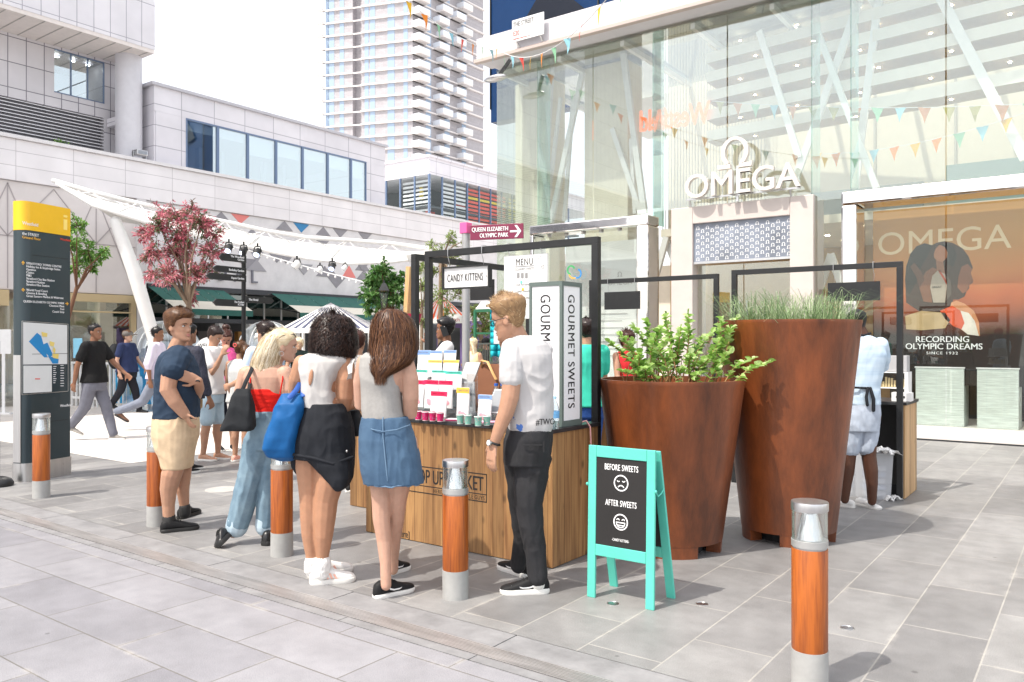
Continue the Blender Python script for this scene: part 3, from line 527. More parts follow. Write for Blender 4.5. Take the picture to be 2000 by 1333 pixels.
# doorway portal
b = MB(); yF, yB = 13.68, 14.3
b.box(-6.38, -5.96, yF, yB, .012, 3.93); b.box(-4.22, -3.83, yF, yB, .012, 3.93); b.box(-5.96, -4.22, yF, yB, 3.62, 3.93); po = part('stone_portal', b, M_STONE, shop, bevel=.012)
def omega(mb, o, s, rt=(1, 0, 0), up=(0, 0, 1), t=.03, w=.17, mi=None):
    pts_o = []; pts_i = []; a0 = -math.pi/2+.62; a1 = 3*math.pi/2-.62
    for k in range(25):
        a = a0+(a1-a0)*k/24; pts_o.append((math.cos(a)*.5*.92, .5+math.sin(a)*.5)); pts_i.append((math.cos(a)*(.5-w)*.9, .5+math.sin(a)*(.5-w*.75)))
    for k in range(24): mb.prism([(x*s, y*s) for x, y in (pts_o[k], pts_o[k+1], pts_i[k+1], pts_i[k])], o, rt, up, 0, t, mi)
    for sg in (-1, 1): mb.prism([(x*s*sg, y*s) for x, y in ((.13, -.02), (.56, -.02), (.58, .16), (.5, .11), (.33, .12), (.16, .13))], o, rt, up, 0, t, mi)
b = MB(); b.box(-5.96, -4.22, 13.74, 13.78, 2.93, 3.62, 0); b.box(-5.96, -4.22, 13.72, 13.78, 2.89, 2.93, 1)
for i in range(19):
    for j in range(5 if i % 2 else 6): omega(b, (-5.88+i*.0905, 13.738, 2.95+j*.112+(.056 if i % 2 else 0)), .06, t=.003, mi=2)
part('patterned_panel', b, [mat('blue glass panel', hexc('7d8491'), .1, var=.4, vs=1.4), M_STEEL, M_INKW], shop)
for x0, x1 in ((-5.94, -5.1), (-5.08, -4.24)):
    b = MB(); b.box(x0, x1, 13.9, 13.915, .02, 2.87); do = part('door', b, GL, shop); b = MB(); xh = x1-.06 if x0 < -5.5 else x0+.06; b.tube([(xh, 13.86, .8), (xh, 13.86, 2.2)], .014, 8); part('handle', b, M_STEEL, do)
sg = MB(); b = lettering('OMEGA', .6, (-6.04, 13.56, 4.05), (1, 0, 0), UP, .09, 1, .008, 'LEFT', .98, lift=0, fit=2.02); omega(b, (-5.1, 13.56, 4.5), .53, t=.09, w=.14)
so_ = part('shop_sign', b, [mat('sign cream', (.66, .62, .58), .45)], shop)
b = MB(); b.bar((-6.05, 13.62, 4.05), (-4.02, 13.62, 4.05), .03); b.bar((-5.1, 13.63, 3.93), (-5.1, 13.63, 4.55), .04)
for x in (-6.0, -4.2): b.bar((x, 13.7, 3.92), (x, 13.64, 4.06), .03)
part('sign_rail', b, M_STEEL, so_)
# mirror-steel window frames
b = MB(); b.box(-9.3, -6.66, 13.3, 13.78, 3.63, 3.82); b.box(-6.9, -6.66, 13.3, 13.78, .19, 3.628); b.box(-9.3, -9.2, 13.3, 13.78, .19, 3.628); part('mirror_frame', b, M_CHROME, shop, bevel=.03)
b = MB(); b.box(-3.28, 6, 13.2, 13.78, 3.62, 3.83); b.box(-3.28, -3.05, 13.2, 13.78, .19, 3.618); part('mirror_frame', b, M_CHROME, shop, bevel=.03)
for k in range(6): b = MB(); b.lathe((-9.0+k*.4, 13.6, 3.6), [(.05, 0), (.04, .03)], 10); part('spotlight', b, M_STEEL, shop)
b = MB(); b.box(-9.0, -7.35, 14.2, 14.24, .5, 3.5, 0); part('notice_board', b, mat('notice white', (.78, .78, .76), .6), shop)
b = lettering('OMEGA', .16, (-8.0, 14.19, 2.62), (1, 0, 0), UP, .004, 1); b.v += []; omega(b, (-7.72, 14.188, 2.78), .1, t=.004)
n_ = MB(); n_.v = b.v; n_.f = b.f; n_.m = b.m
for k in range(7): n_.box(-8.3, -7.5+random.uniform(-.2, .0), 14.186, 14.19, 1.2+k*.14, 1.215+k*.14)
part('notice_print', n_, mat('notice grey', (.45, .43, .42), .6), shop)
# big poster behind the right window
px0, px1, pz0, pz1, PY = -2.98, -.86, .82, 3.6, 14.0
pos = thing('poster', 'large orange sports poster of an athlete in profile hanging inside the shop window', 'poster', (-1.95, PY, pz0))
pm = bpy.data.materials.new('poster print'); pm.use_nodes = True; nt = pm.node_tree; pp = nt.nodes['Principled BSDF']; tc = _n(nt, 'ShaderNodeTexCoord'); sx = _n(nt, 'ShaderNodeSeparateXYZ'); nt.links.new(tc.outputs['Object'], sx.inputs[0])
mr = _n(nt, 'ShaderNodeMapRange'); mr.inputs[1].default_value = 0; mr.inputs[2].default_value = pz1-pz0; nt.links.new(sx.outputs[2], mr.inputs[0])
cr = _n(nt, 'ShaderNodeValToRGB'); e = cr.color_ramp.elements; e[0].position = 0; e[0].color = (*hexc('1d1715'), 1); e[1].position = 1; e[1].color = (*hexc('cc9852'), 1)
for p_, c_ in ((.27, '241a16'), (.36, '6e341a'), (.48, 'b25a2c'), (.62, 'c47c3e'), (.8, 'be8742')): q = e.new(p_); q.color = (*hexc(c_), 1)
nz = _n(nt, 'ShaderNodeTexNoise'); nz.inputs['Scale'].default_value = 1.1; ad = _n(nt, 'ShaderNodeMath', operation='MULTIPLY_ADD'); ad.inputs[1].default_value = .22; nt.links.new(nz.outputs[0], ad.inputs[0]); sb = _n(nt, 'ShaderNodeMath', operation='SUBTRACT'); sb.inputs[1].default_value = .11
nt.links.new(tc.outputs['Object'], nz.inputs['Vector']); nt.links.new(mr.outputs[0], ad.inputs[2]); nt.links.new(ad.outputs[0], sb.inputs[0]); nt.links.new(sb.outputs[0], cr.inputs[0]); nt.links.new(cr.outputs[0], pp.inputs['Base Color']); pp.inputs['Roughness'].default_value = .5
b = MB(); b.box(px0, px1, PY, PY+.03, pz0, pz1); part('panel', b, pm, pos)
def pt(px, py): v = at_y(px, py, PY); return (v.x, v.z)
def flat(pts, lay, name, m): b = MB(); b.prism([pt(*p) for p in pts], (0, PY-.002*lay, 0), (1, 0, 0), UP, 0, .0015); return part(name, b, m, pos)
PH = lambda n, c: mat(n, hexc(c), .5, var=.12, vs=4)
H1 = [(1768, 545), (1770, 520), (1778, 495), (1790, 480), (1806, 474), (1820, 478), (1830, 473), (1845, 470), (1862, 474), (1880, 484), (1892, 500), (1900, 522), (1896, 532), (1901, 548), (1899, 552), (1893, 556), (1893, 562), (1888, 568), (1884, 578), (1872, 584), (1862, 584), (1858, 600), (1862, 618), (1840, 640), (1800, 610), (1770, 590)]
flat(H1, 1, 'profile_print', PH('print dark skin', '3a241a'))
flat([(1768, 545), (1770, 520), (1778, 495), (1790, 480), (1806, 474), (1820, 478), (1812, 500), (1800, 520), (1790, 550), (1776, 575), (1770, 560)], 2, 'profile_print', PH('print hair', '17110f'))
flat([(1878, 520), (1890, 514), (1899, 524), (1896, 532), (1901, 548), (1893, 556), (1888, 568), (1880, 572), (1870, 560), (1872, 540)], 2, 'profile_print', PH('print lit skin', '7d4a30'))
flat([(1858, 590), (1868, 586), (1884, 592), (1902, 606), (1912, 628), (1914, 655), (1890, 652), (1866, 634), (1852, 614)], 2, 'profile_print', PH('print shoulder', 'c98c62'))
flat([(1836, 606), (1860, 596), (1876, 606), (1884, 630), (1878, 642), (1862, 636), (1846, 622)], 3, 'profile_print', PH('print orange strap', 'd2552c'))
flat([(1876, 606), (1892, 610), (1904, 626), (1912, 655), (1890, 652), (1878, 642), (1884, 630)], 4, 'profile_print', PH('print white vest', 'd9d2c6'))
flat([(1768, 616), (1800, 606), (1846, 610), (1856, 624), (1846, 640), (1800, 644), (1770, 642)], 3, 'profile_print', PH('print light water', 'b89e74'))
flat([(1796, 562), (1800, 545), (1808, 530), (1822, 521), (1832, 526), (1822, 538), (1817, 560), (1821, 590), (1804, 588)], 4, 'profile_print', PH('print arm', '7a4c33'))
flat([(1796, 562), (1790, 540), (1778, 520), (1786, 512), (1800, 530), (1806, 545)], 5, 'profile_print', PH('print raised arm', '5c3826'))
flat([(1821, 538), (1832, 527), (1846, 534), (1852, 556), (1846, 590), (1823, 590), (1817, 560)], 6, 'profile_print', PH('print vest', 'a89c8c'))
flat([(1832, 527), (1836, 526), (1850, 548), (1850, 556)], 7, 'profile_print', PH('print vest trim', 'b5482a'))
flat([(1846, 534), (1858, 548), (1858, 575), (1846, 590), (1850, 556)], 7, 'profile_print', PH('print vest shade', '54483e'))
flat([(1828, 506), (1842, 508), (1846, 534), (1836, 530), (1830, 527)], 7, 'profile_print', PH('print neck', '8a5a3f'))
flat([(1824, 496), (1827, 486), (1834, 478), (1846, 477), (1852, 488), (1850, 502), (1841, 511), (1831, 508), (1825, 503)], 8, 'profile_print', PH('print small face', 'a87050'))
flat([(1836, 477), (1850, 474), (1864, 482), (1870, 500), (1862, 520), (1850, 514), (1852, 494), (1846, 482)], 9, 'profile_print', PH('print small hair', '1c1311'))
b = lettering('GREAT', .045, (pt(1820, 562)[0], PY-.0165, pt(1818, 562)[1]), (1, 0, 0), UP, .002, 1, .01, lift=0); part('lettering', b, M_INK, pos)
p_ = pt(1712, 498); b = lettering('OMEGA', .52, (p_[0], PY-.0004, p_[1]), (1, 0, 0), UP, .001, 1.02, .0, lift=0); part('lettering', b, mat('print cream', (.80, .62, .38), .5), pos)
p_ = pt(1840, 667); b = lettering('RECORDING', .13, (p_[0], PY-.008, p_[1]), (1, 0, 0), UP, .002, 1.0, .015, 'CENTER', lift=0); part('lettering', b, M_INKW, pos)
p_ = pt(1842, 681); b = lettering('OLYMPIC DREAMS', .13, (p_[0], PY-.008, p_[1]), (1, 0, 0), UP, .002, 1.0, .015, 'CENTER', lift=0); part('lettering', b, M_INKW, pos)
p_ = pt(1840, 691); b = lettering('SINCE 1932', .06, (p_[0], PY-.008, p_[1]), (1, 0, 0), UP, .002, 1.15, .015, 'CENTER', 1.3, lift=0); part('lettering', b, M_INKW, pos)
b = MB(); b.box(-3.0, 3, 15.4, 15.5, .2, 1.6, 0); b.box(-3.0, 3, 15.42, 15.5, 1.6, 3.5, 1); part('window_backing', b, [mat('window dark', (.03, .03, .032), .6), mat('window brown', (.35, .2, .1), .6)], shop)
RS = mat('ribbed glass plinth', (.58, .63, .59), .5, var=.25, vs=9, stretch=(.35, 3, 6), bump=.6, bs=30)
for (xa, xb, lab) in ((1788, 1883, 'wider pale ribbed display plinth in the shop window below the poster'), (1908, 1990, 'narrower pale ribbed display plinth at the far right of the shop window')):
    A, B_ = at_y(xa, 850, 13.95), at_y(xb, 850, 13.95); t = thing('display_plinth', lab, 'display plinth', (A.x, 13.95, .19), 'plinths in the shop window')
    b = MB(); b.box(A.x, B_.x, 13.95, 14.5, .19, 1.08); part('plinth_body', b, RS, t, bevel=.01)
    b = MB(); b.box(A.x-.01, B_.x+.01, 13.94, 14.51, 1.081, 1.1); part('plinth_top', b, M_WHITE, t)
for i, (px, nm) in enumerate([(1806, 'silver watch on a short stand on the wider plinth, left end'), (1833, 'gold watch on a short stand on the wider plinth, between silver watch and black disc'), (1865, 'black disc stand with a watch on the wider plinth, right end'), (1922, 'watch beside the dark wrist form on the narrower plinth'), (1966, 'watch standing centre right on the narrower plinth'), (1977, 'watch at the right hand end of the narrower plinth')]):
    p = at_y(px, 714, 14.1); t = thing('watch_display', nm, 'watch', (p.x, 14.1, 1.1)); b = MB(); b.lathe((p.x, 14.1, 1.1), [(.03, 0), (.03, .01), (.012, .02), (.012, .07)], 12); part('stand', b, M_WHITE if i != 2 else M_BLACK, t)
    b = MB(); r_ = .075 if i == 2 else .035; b.tube([(p.x, 14.11, 1.1+.07+r_), (p.x, 14.085, 1.1+.07+r_)], r_, 18, rnd=False); part('dial', b, M_BLACK if i == 2 else M_STEEL, t)
    b = MB(); b.tube([(p.x, 14.083, 1.1+.07+r_), (p.x, 14.078, 1.1+.07+r_)], .027, 18, rnd=False); part('face', b, M_INKW, t)
rail = thing('clothes_rail', 'rail of hanging shirts and jackets at the right end of the shop window', 'clothes rail', (-1.0, 15.0, .19)); A, B_ = at_y(1912, 668, 15.0), at_y(2000, 668, 15.0)
b = MB(); b.bar(A, B_, .03); b.bar((A.x, 15, .19), A, .03); part('rail', b, M_WHITE, rail)
for k in range(9):
    x = A.x+.12+k*.1; z = A.z-.04; b = MB(); b.obox((x, 15.0, z-.33), (.02, 0, 0), (.0, .2, 0), (0, 0, .31)); part('garment', b, mat('garment', random.choice(((.7, .7, .7), (.1, .12, .2), (.15, .15, .16), (.3, .3, .32), (.05, .06, .1))), .9, var=.2), rail, bevel=.02)
# dark blue glazed office volume above the shop roof
OX = at_y(958, 60, 17.5).x
off = thing('office_block', 'dark blue glazed office block rising above the glass shop roof', 'building', (OX, 17.5, 7.86))
b = MB(); b.box(OX, 12, 17.52, 17.9, 7.5, 11.3, 0); part('glazed_wall', b, mat('blue curtain wall', hexc('16365f'), .12, 0, spec=.35, var=.12, vs=.35), off)
b = MB()
for x in np.arange(OX, 12, 1.7): b.box(x-.015, x+.015, 17.48, 17.518, 7.86, 11.3)
b.box(OX-.02, 12, 17.47, 17.479, 12.9, 12.95); part('mullions', b, M_DARK, off)
b = MB()      # dark curved reflection painted onto the glass wall as a flat shape
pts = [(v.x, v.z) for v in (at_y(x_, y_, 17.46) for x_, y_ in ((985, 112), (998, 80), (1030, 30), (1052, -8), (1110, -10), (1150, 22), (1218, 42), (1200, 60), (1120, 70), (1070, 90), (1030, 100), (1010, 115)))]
b.prism(pts, (0, 17.46, 0), (1, 0, 0), UP, 0, .02); part('dark_cladding', b, mat('near black cladding', (.008, .012, .022), .2), off)  # stands in for a dark reflection in the glass, no cladding there
# roof-edge lamp
la = thing('roof_lamp', 'grey street floodlight on an arm at the corner of the glass shop roof', 'floodlight', (-10.7, 13.3, 7.35))
p = at_y(968, 152, 13.1); b = MB(); b.ell(p, .3, .12, .07); part('lamp_head', b, M_STEEL, la, 60)
b = MB(); b.bar(p+Vector((.1, 0, .05)), p+Vector((.3, .1, .35)), .06); part('arm', b, M_BLACK, la)
# ================================================================ street furniture
def arc(mb, o, rt, up, cx, cy, r, w, a0, a1, t=.002, n=24, mi=None):
    for k in range(n):
        a, b_ = a0+(a1-a0)*k/n, a0+(a1-a0)*(k+1)/n
        mb.prism([(cx+math.cos(q)*s, cy+math.sin(q)*s) for q, s in ((a, r), (b_, r), (b_, r-w), (a, r-w))], o, rt, up, 0, t, mi)
def at_plane(px, py, o, nn):
    v = ray(px)+UP*((HOR-py)/F_PX); c0 = Vector((0, 0, EYE)); return c0+v*((Vector(o)-c0).dot(nn)/v.dot(nn))
# ---- information pylon
O = gp(48, 942); far_ = gp(137, 925); u = (far_-O).normalized(); nrm = Vector((u.y, -u.x, 0)); Wd = (far_-O).length; Dp = .21
py_ = thing('information_pylon', 'tall dark information pylon with yellow top, direction list and maps', 'information pylon', O-nrm*Dp/2+u*Wd/2)
def slab(z0, z1, m, name, grow=0.0):
    o = O-nrm*Dp; pts = []; r_ = .085; wd = Wd+grow; L = [( -grow, -grow), (wd, -grow), (wd, Dp+grow)]
    pts = [(wd, -grow), (wd, Dp+grow)]
    for k in range(7): a = math.pi/2+math.pi/2*k/6; pts.append((-grow+r_+r_*math.cos(a), Dp+grow-r_+r_*math.sin(a)))
    for k in range(7): a = math.pi+math.pi/2*k/6; pts.append((-grow+r_+r_*math.cos(a), -grow+r_+r_*math.sin(a)))
    b = MB(); b.loft([[o+u*x+nrm*y+UP*z for x, y in pts] for z in (z0, z1)]); return part(name, b, m, py_, 40)
zt = 1.5+(665-388)*8.45/1572
PD = mat('pylon dark green', hexc('26363c'), .35, var=.06, vs=2, coat=.2); PY = mat('pylon yellow', hexc('f2bd0e'), .35, var=.03, coat=.2)
slab(0, .2, M_STEEL, 'steel_plinth', .008); slab(.2, 2.676, PD, 'dark_panel'); slab(2.68, zt, PY, 'yellow_top', .002)
b = MB()
for z in (1.36, .62, 2.42): b.obox(O+u*(Wd*.5+.03)+nrm*.0005+UP*z, u*(Wd*.5-.06), nrm*.002, UP*.0025)
part('panel_joint', b, M_DARK, py_)
b = MB()
b.obox(O-nrm*Dp*.5-u*.001+UP*.78, u*.003, nrm*.05, UP*.57); part('steel_edge', b, M_STEEL, py_)
def ptext(txt, px, y, size, m, align='LEFT', bold=.012, xs=1.0):
    part('lettering', lettering(txt, size, at_plane(px, y, O+nrm*.001, nrm), u, UP, .001, xs, bold, align), m, py_)
YL = mat('pale yellow print', hexc('ffe27a'), .5); RD = mat('red print', hexc('e0452f'), .5); AMB = mat('amber print', hexc('f0b53c'), .5)
ptext('i', 121, 447, .26, YL, bold=.03, xs=1.5); ptext('Westfield', 43, 437, .05, M_INKW)
ptext('the STREET', 43, 457, .042, M_INKW); ptext('Ground Floor', 43, 464, .04, AMB); ptext('Westfield', 117, 468, .036, RD)
for i, s in enumerate(['STRATFORD TOWN CENTRE', 'Holiday Inn & Staybridge Suites', 'Gymbox', 'Casino', 'M&S', 'Stratford City Bus Station', 'Stratford Station', 'Stratford Bus Station']): ptext(s, 51, 515+i*5.9, .034, M_INKW)
for i, s in enumerate(['World Food Court', 'Cinema & Bowling', 'Great Eastern Market & Waitrose']): ptext(s, 51, 567+i*5.9, .034, M_INKW)
for i, s in enumerate(['QUEEN ELIZABETH OLYMPIC PARK', 'Chestnut Plaza', 'Taxi', 'Coach Stop']): ptext(s, 125, 593.5+i*5.6, .033, M_INKW, 'RIGHT')
def arrow(px, y, ang):
    b = MB(); o = at_plane(px, y, O+nrm*.002, nrm); ca, sa = math.cos(ang), math.sin(ang); a_, c_ = u*ca+UP*sa, -u*sa+UP*ca
    b.prism([(-.022, -.005), (.004, -.005), (.004, .005), (-.022, .005)], o, a_, c_, 0, .0012)
    b.prism([(-.002, .02), (.02, 0), (-.002, -.02), (-.008, -.014), (.008, 0), (-.008, .014)], o, a_, c_, .0013, .0022); part('arrow', b, AMB, py_)
arrow(45, 512, math.pi/2); arrow(45, 565, math.pi); arrow(131, 592, 0)
def mpoly(pts, m, lay, name='map'):
    b = MB(); q = [at_plane(x, y, O, nrm) for x, y in pts]; b.prism([((p-O).dot(u), p.z-O.z) for p in q], O, u, UP, .001+.0012*lay, .0018+.0012*lay); return part(name, b, m, py_)
MP = mat('map paper', (.72, .73, .72), .4, var=.03); MBL = mat('map blue', hexc('1f86c4'), .5); MYE = mat('map yellow', hexc('e8cf74'), .5)
fr = MB()
for (a, c) in (((43, 626), (133, 632)), ((43, 626), (43, 770)), ((133, 632), (133, 763)), ((43, 770), (133, 763))): fr.bar(at_plane(*a, O+nrm*.002, nrm), at_plane(*c, O+nrm*.002, nrm), .005, .003, nrm)
part('map_frame', fr, M_STEEL, py_)
mpoly([(45, 628), (131, 634), (131, 710), (45, 711)], MP, 0); mpoly([(45.5, 713), (101, 713), (101, 764), (45.5, 767)], MP, 0)
mpoly([(56, 666), (72, 649), (80, 655), (90, 690), (93, 697), (86, 697)], MBL, 1, 'map_zone'); mpoly([(79, 674), (92, 668), (103, 692), (97, 697), (84, 683)], MBL, 2, 'map_zone'); mpoly([(93, 694), (114, 700), (113, 709), (102, 709)], MBL, 3, 'map_zone')
for pts in ([(80, 647), (92, 650), (91, 657), (82, 656)], [(96, 665), (106, 668), (104, 676), (97, 674)], [(101, 690), (114, 690), (113, 700), (103, 698)], [(104, 676), (108, 682), (106, 690), (102, 684)]): mpoly(pts, MYE, 4, 'map_zone')
mpoly([(68, 738), (78, 738), (78, 740), (68, 740)], RD, 1, 'map_zone')
for k in range(9): mpoly([(104, 714+k*4), (110-(k % 3), 714+k*4), (110-(k % 3), 715.2+k*4), (104, 715.2+k*4)], M_INKW, 0, 'map_key'); mpoly([(118, 712+k*5), (124+(k % 2), 712+k*5), (124+(k % 2), 713.2+k*5), (118, 713.2+k*5)], M_INKW, 0, 'map_key')
ptext('Westfield', 117, 794, .04, M_INKW, bold=.02)
# ---- bollards with lamp tops
M_BOLW = wood('bollard timber', '7c3a0e', 'ae5c1a', 'Z', None, .42, .15, ring=13)
GLB = glass('bollard lens', (.95, .96, .96), .08); RFL = mat('bollard reflector', (.85, .85, .85), .12, 1, bump=.8, bs=18, stretch=(3, 3, .1))
bol = [('wooden bollard standing in front of the dark information pylon', -8.21, 3.57), ('wooden bollard right behind the man in beige shorts', -6.2, 3.58), ('wooden bollard beside the blonde woman, under the blue bag', -4.63, 3.6),
       ('wooden bollard in front of the timber stall, between denim skirt and black jeans', -3.05, 3.61), ('nearest wooden bollard, standing alone at the bottom right', -1.02, 3.585)]
for i, (lab, x, y) in enumerate(bol):
    if i == 0:
        b0 = thing('bollard', lab, 'bollard', (x, y, 0), 'bollards along the paving edge'); c = (x, y, 0)
        b = MB(); b.lathe(c, [(.077, 0), (.077, .165)], 40); part('base', b, mat('bollard base', (.36, .36, .35), .55, var=.1, vs=9, bump=.06), b0, 40)
        b = MB(); b.lathe(c, [(.0745, .1652), (.0755, .17), (.0755, .6), (.074, .603)], 40); part('timber_sleeve', b, M_BOLW, b0, 40)
        b = MB(); b.lathe(c, [(.071, .603), (.071, .611), (.0765, .612), (.0765, .64), (.072, .641)], 40); part('ring', b, mat('cast ring', (.45, .45, .44), .45, .6, var=.06), b0, 40)
        b = MB(); b.lathe(c, [(.074, .641), (.074, .765)], 40, cap=False); b.lathe(c, [(.071, .765), (.071, .641)], 40, cap=False); part('lens', b, GLB, b0, 60)
        b = MB(); b.lathe(c, [(.058, .642), (.03, .764)], 28); part('reflector', b, RFL, b0, 60)
        b = MB(); b.lathe(c, [(.07, .765), (.0765, .766), (.078, .77), (.078, .80), (.0765, .804), (.0, .806)], 40); part('cap', b, M_STEEL, b0, 40)
    else: o = copy_tree(b0, loc=(x, y, 0)); o['label'] = lab; o.rotation_euler.z = i*1.3
# ---- turquoise A-board
TQ = mat('turquoise paint', hexc('59c2b0'), .5, var=.06, vs=5, bump=.12, bs=50); CH = mat('blackboard', hexc('211f1f'), .75, var=.2, vs=3, bump=.05)
ab = thing('a_board_sign', 'turquoise framed sandwich board with two chalk style faces beside the planter', 'sandwich board', (-2.22, 4.18, 0))
xl, xr, yF, yT, hT = -2.435, -2.005, 4.075, 4.095, .888
upv = Vector((0, yT-yF, hT)).normalized(); LN = Vector((0, yT-yF, hT)).length; oF = Vector((xl, yF, 0)); wB = xr-xl; nF = Vector((1, 0, 0)).cross(upv)
def fbox(mb, x0, x1, y0, y1, t0=-.018, t1=0.0): mb.prism([(x0, y0), (x1, y0), (x1, y1), (x0, y1)], oF, (1, 0, 0), upv, t0, t1)
sw_ = .052
for nm, q in (('stile', (0, sw_, 0, LN)), ('stile', (wB-sw_, wB, 0, LN)), ('rail', (sw_+.0005, wB-sw_-.0005, LN-.065, LN)), ('rail', (sw_+.0005, wB-sw_-.0005, .25, .315))):
    b = MB(); fbox(b, *q); part(nm, b, TQ, ab, bevel=.003)
b = MB(); fbox(b, sw_, wB-sw_, .315, LN-.065, -.014, -.006); bd = part('chalkboard', b, CH, ab)
cx = wB/2; f0 = oF+nF*(-.0055)
def atxt(t, y, s, wd=.2, bold=.012): part('lettering', lettering(t, s, f0+Vector((cx, 0, 0))+upv*y, (1, 0, 0), upv, .001, 1, bold, 'CENTER', 1.12, lift=.0003, fit=wd), M_INKW, bd)
atxt('BEFORE SWEETS', .755, .05, .215); atxt('AFTER SWEETS', .55, .05, .2); atxt('-CANDY KITTENS-', .35, .022, .11)
def face(yc, glad):
    b = MB(); o = f0+nF*.0004; R_ = .047; P2 = math.pi
    arc(b, o, (1, 0, 0), upv, cx, yc, R_, .007, 0, 2*P2, .001)
    for s in (-1, 1):
        if glad: arc(b, o, (1, 0, 0), upv, cx+s*.017, yc+.009, .011, .005, .1, P2-.1, .001, 10)
        else: arc(b, o, (1, 0, 0), upv, cx+s*.017, yc+.016, .011, .005, P2+.3, 2*P2-.3+.2*s, .001, 10)
    if glad: arc(b, o, (1, 0, 0), upv, cx, yc-.004, .03, .006, P2, 2*P2, .001); b.prism([(cx-.03, yc-.006), (cx+.03, yc-.006), (cx+.03, yc), (cx-.03, yc)], o, (1, 0, 0), upv, .0012, .002); b.prism([(cx-.02, yc-.021), (cx+.02, yc-.021), (cx+.018, yc-.016), (cx-.018, yc-.016)], o, (1, 0, 0), upv, .0012, .002)
    else: arc(b, o, (1, 0, 0), upv, cx, yc-.035, .024, .006, .5, P2-.5, .001)
    part('smiley' if glad else 'sad_face', b, M_INKW, bd)
face(.685, False); face(.462, True)
# rear leaf
oB = Vector((xl+.005, 4.345, 0)); upb = Vector((-.0, yT+.055-4.345, hT-.01)); LB = upb.length; upb.normalize()
for nm, q in (('stile', (0, sw_, 0, LB)), ('stile', (wB-sw_, wB, 0, LB)), ('rail', (sw_+.0005, wB-sw_-.0005, LB-.06, LB)), ('rail', (sw_+.0005, wB-sw_-.0005, .25, .315))):
    b = MB(); b.prism([(q[0], q[2]), (q[1], q[2]), (q[1], q[3]), (q[0], q[3])], oB, (1, 0, 0), upb, -.009, .009); part(nm, b, TQ, ab, bevel=.003)
b = MB(); b.prism([(sw_, .315), (wB-sw_, .315), (wB-sw_, LB-.06), (sw_, LB-.06)], oB, (1, 0, 0), upb, -.004, .004); part('back_board', b, CH, ab)
for sx_ in (xl-.006, xr+.006):
    b = MB(); p = oF+upv*.66; p.x = sx_; b.tube([p, p+Vector((0, .03, -.03)), p+Vector((0, .07, -.02)), p+Vector((0, .1, .0))], .004, 6); b.ell(p, .008, .01, .01, n=8, m=5); part('chain', b, TQ, ab)
# ---- corten planters
CT = mat('corten steel', hexc('8f4b23'), .46, .08, col2=hexc('52280f'), vs=4.2, bump=.14, bs=70, stretch=(1, 1, .3), coat=.12, spec=.6)
SOIL = mat('soil', (.03, .022, .016), .95, var=.3, vs=20, bump=.5)
def planter(c, rt_, rb, h, lab):
    t = thing('planter', lab, 'planter', c); b = MB(); n = 56
    b.lathe(c, [(rb*1.005, .085), (rt_-.004, h-.03), (rt_, h-.02), (rt_, h), (rt_-.03, h), (rt_-.035, h-.05), (rt_-.04, h-.16)], n, cap=False); b.lathe(c, [(rb*.9, .085), (rb*1.005, .085)], n, cap=False); part('pot', b, CT, t, 35)
    b = MB(); b.lathe(c, [(rt_-.038, h-.11), (.05, h-.09)], n); part('soil', b, SOIL, t)
    for k in range(4):
        a = k*math.pi/2+.55; b = MB(); pts = [(rb*math.cos(a+q), rb*math.sin(a+q)) for q in np.linspace(-.42, .42, 9)]+[((rb-.1)*math.cos(a+q), (rb-.1)*math.sin(a+q)) for q in np.linspace(.42, -.42, 9)]
        b.loft([[Vector(c)+Vector((x*(1-.02*(1-z/.085)), y*(1-.02*(1-z/.085)), z)) for x, y in pts] for z in (0, .084)]); part('foot', b, CT, t, 35)
    b = MB(); b.lathe(c, [(rb-.13, .0), (rb-.13, .084)], 24); part('drum', b, M_DARK, t); return t
PS, PB = Vector((-2.53, 5.42, 0)), Vector((-1.93, 6.22, 0))
planter(PS, .525, .365, 1.225, 'shorter round rusty steel planter with a leafy shrub'); planter(PB, .525, .345, 1.655, 'taller round rusty steel planter topped with grass')
# ---- finger post
fp = at_d(476, 665, 11); fp.z = 0; sp_ = thing('finger_post', 'black finger post with five pointed signs in front of the awnings', 'signpost', fp)
def on(px, py, D=11): return at_d(px, py, D)
b = MB(); b.lathe(fp, [(.03, 0), (.03, 2.72), (.034, 2.73), (.034, 2.76), (.012, 2.79)], 16); part('pole', b, M_BLACK, sp_, 40)
for (x0, x1, yt, yb, tx, side) in ((433, 473, 499, 513, 'The Woodland\nGarden', -1), (424, 473, 523, 535, 'Berkeley Garden', -1), (414, 473, 538, 550, 'Aspen Garden', -1), (424, 473, 586, 599, 'The Podium\nICE Bar', -1), (479, 524, 577, 590, 'The Hotel', 1)):
    a, c_ = on(x0, yt), on(x1, yb); uu = Vector((-.12, .99, 0)).normalized(); z0, z1 = min(a.z, c_.z), max(a.z, c_.z); L_ = abs(x1-x0)*11/F_PX/.62; h = z1-z0
    o = Vector((fp.x+.03, fp.y, z0)); sg_ = MB()
    pts = [(0, 0), (side*L_*.9, 0), (side*L_, h/2), (side*L_*.9, h), (0, h)]; sg_.prism(pts, o, uu, UP, 0, .025); so2 = part('finger', sg_, M_BLACK, sp_)
    lines = tx.count('\n'); l_ = lettering(tx, h*(.42 if lines else .5), o+Vector((.026, 0, 0))+uu*(.04*side)+UP*(h*(.56 if lines else .32)), uu, UP, .002, .9, .02, 'RIGHT' if side < 0 else 'LEFT', 1, .85); part('lettering', l_, M_INKW, so2)
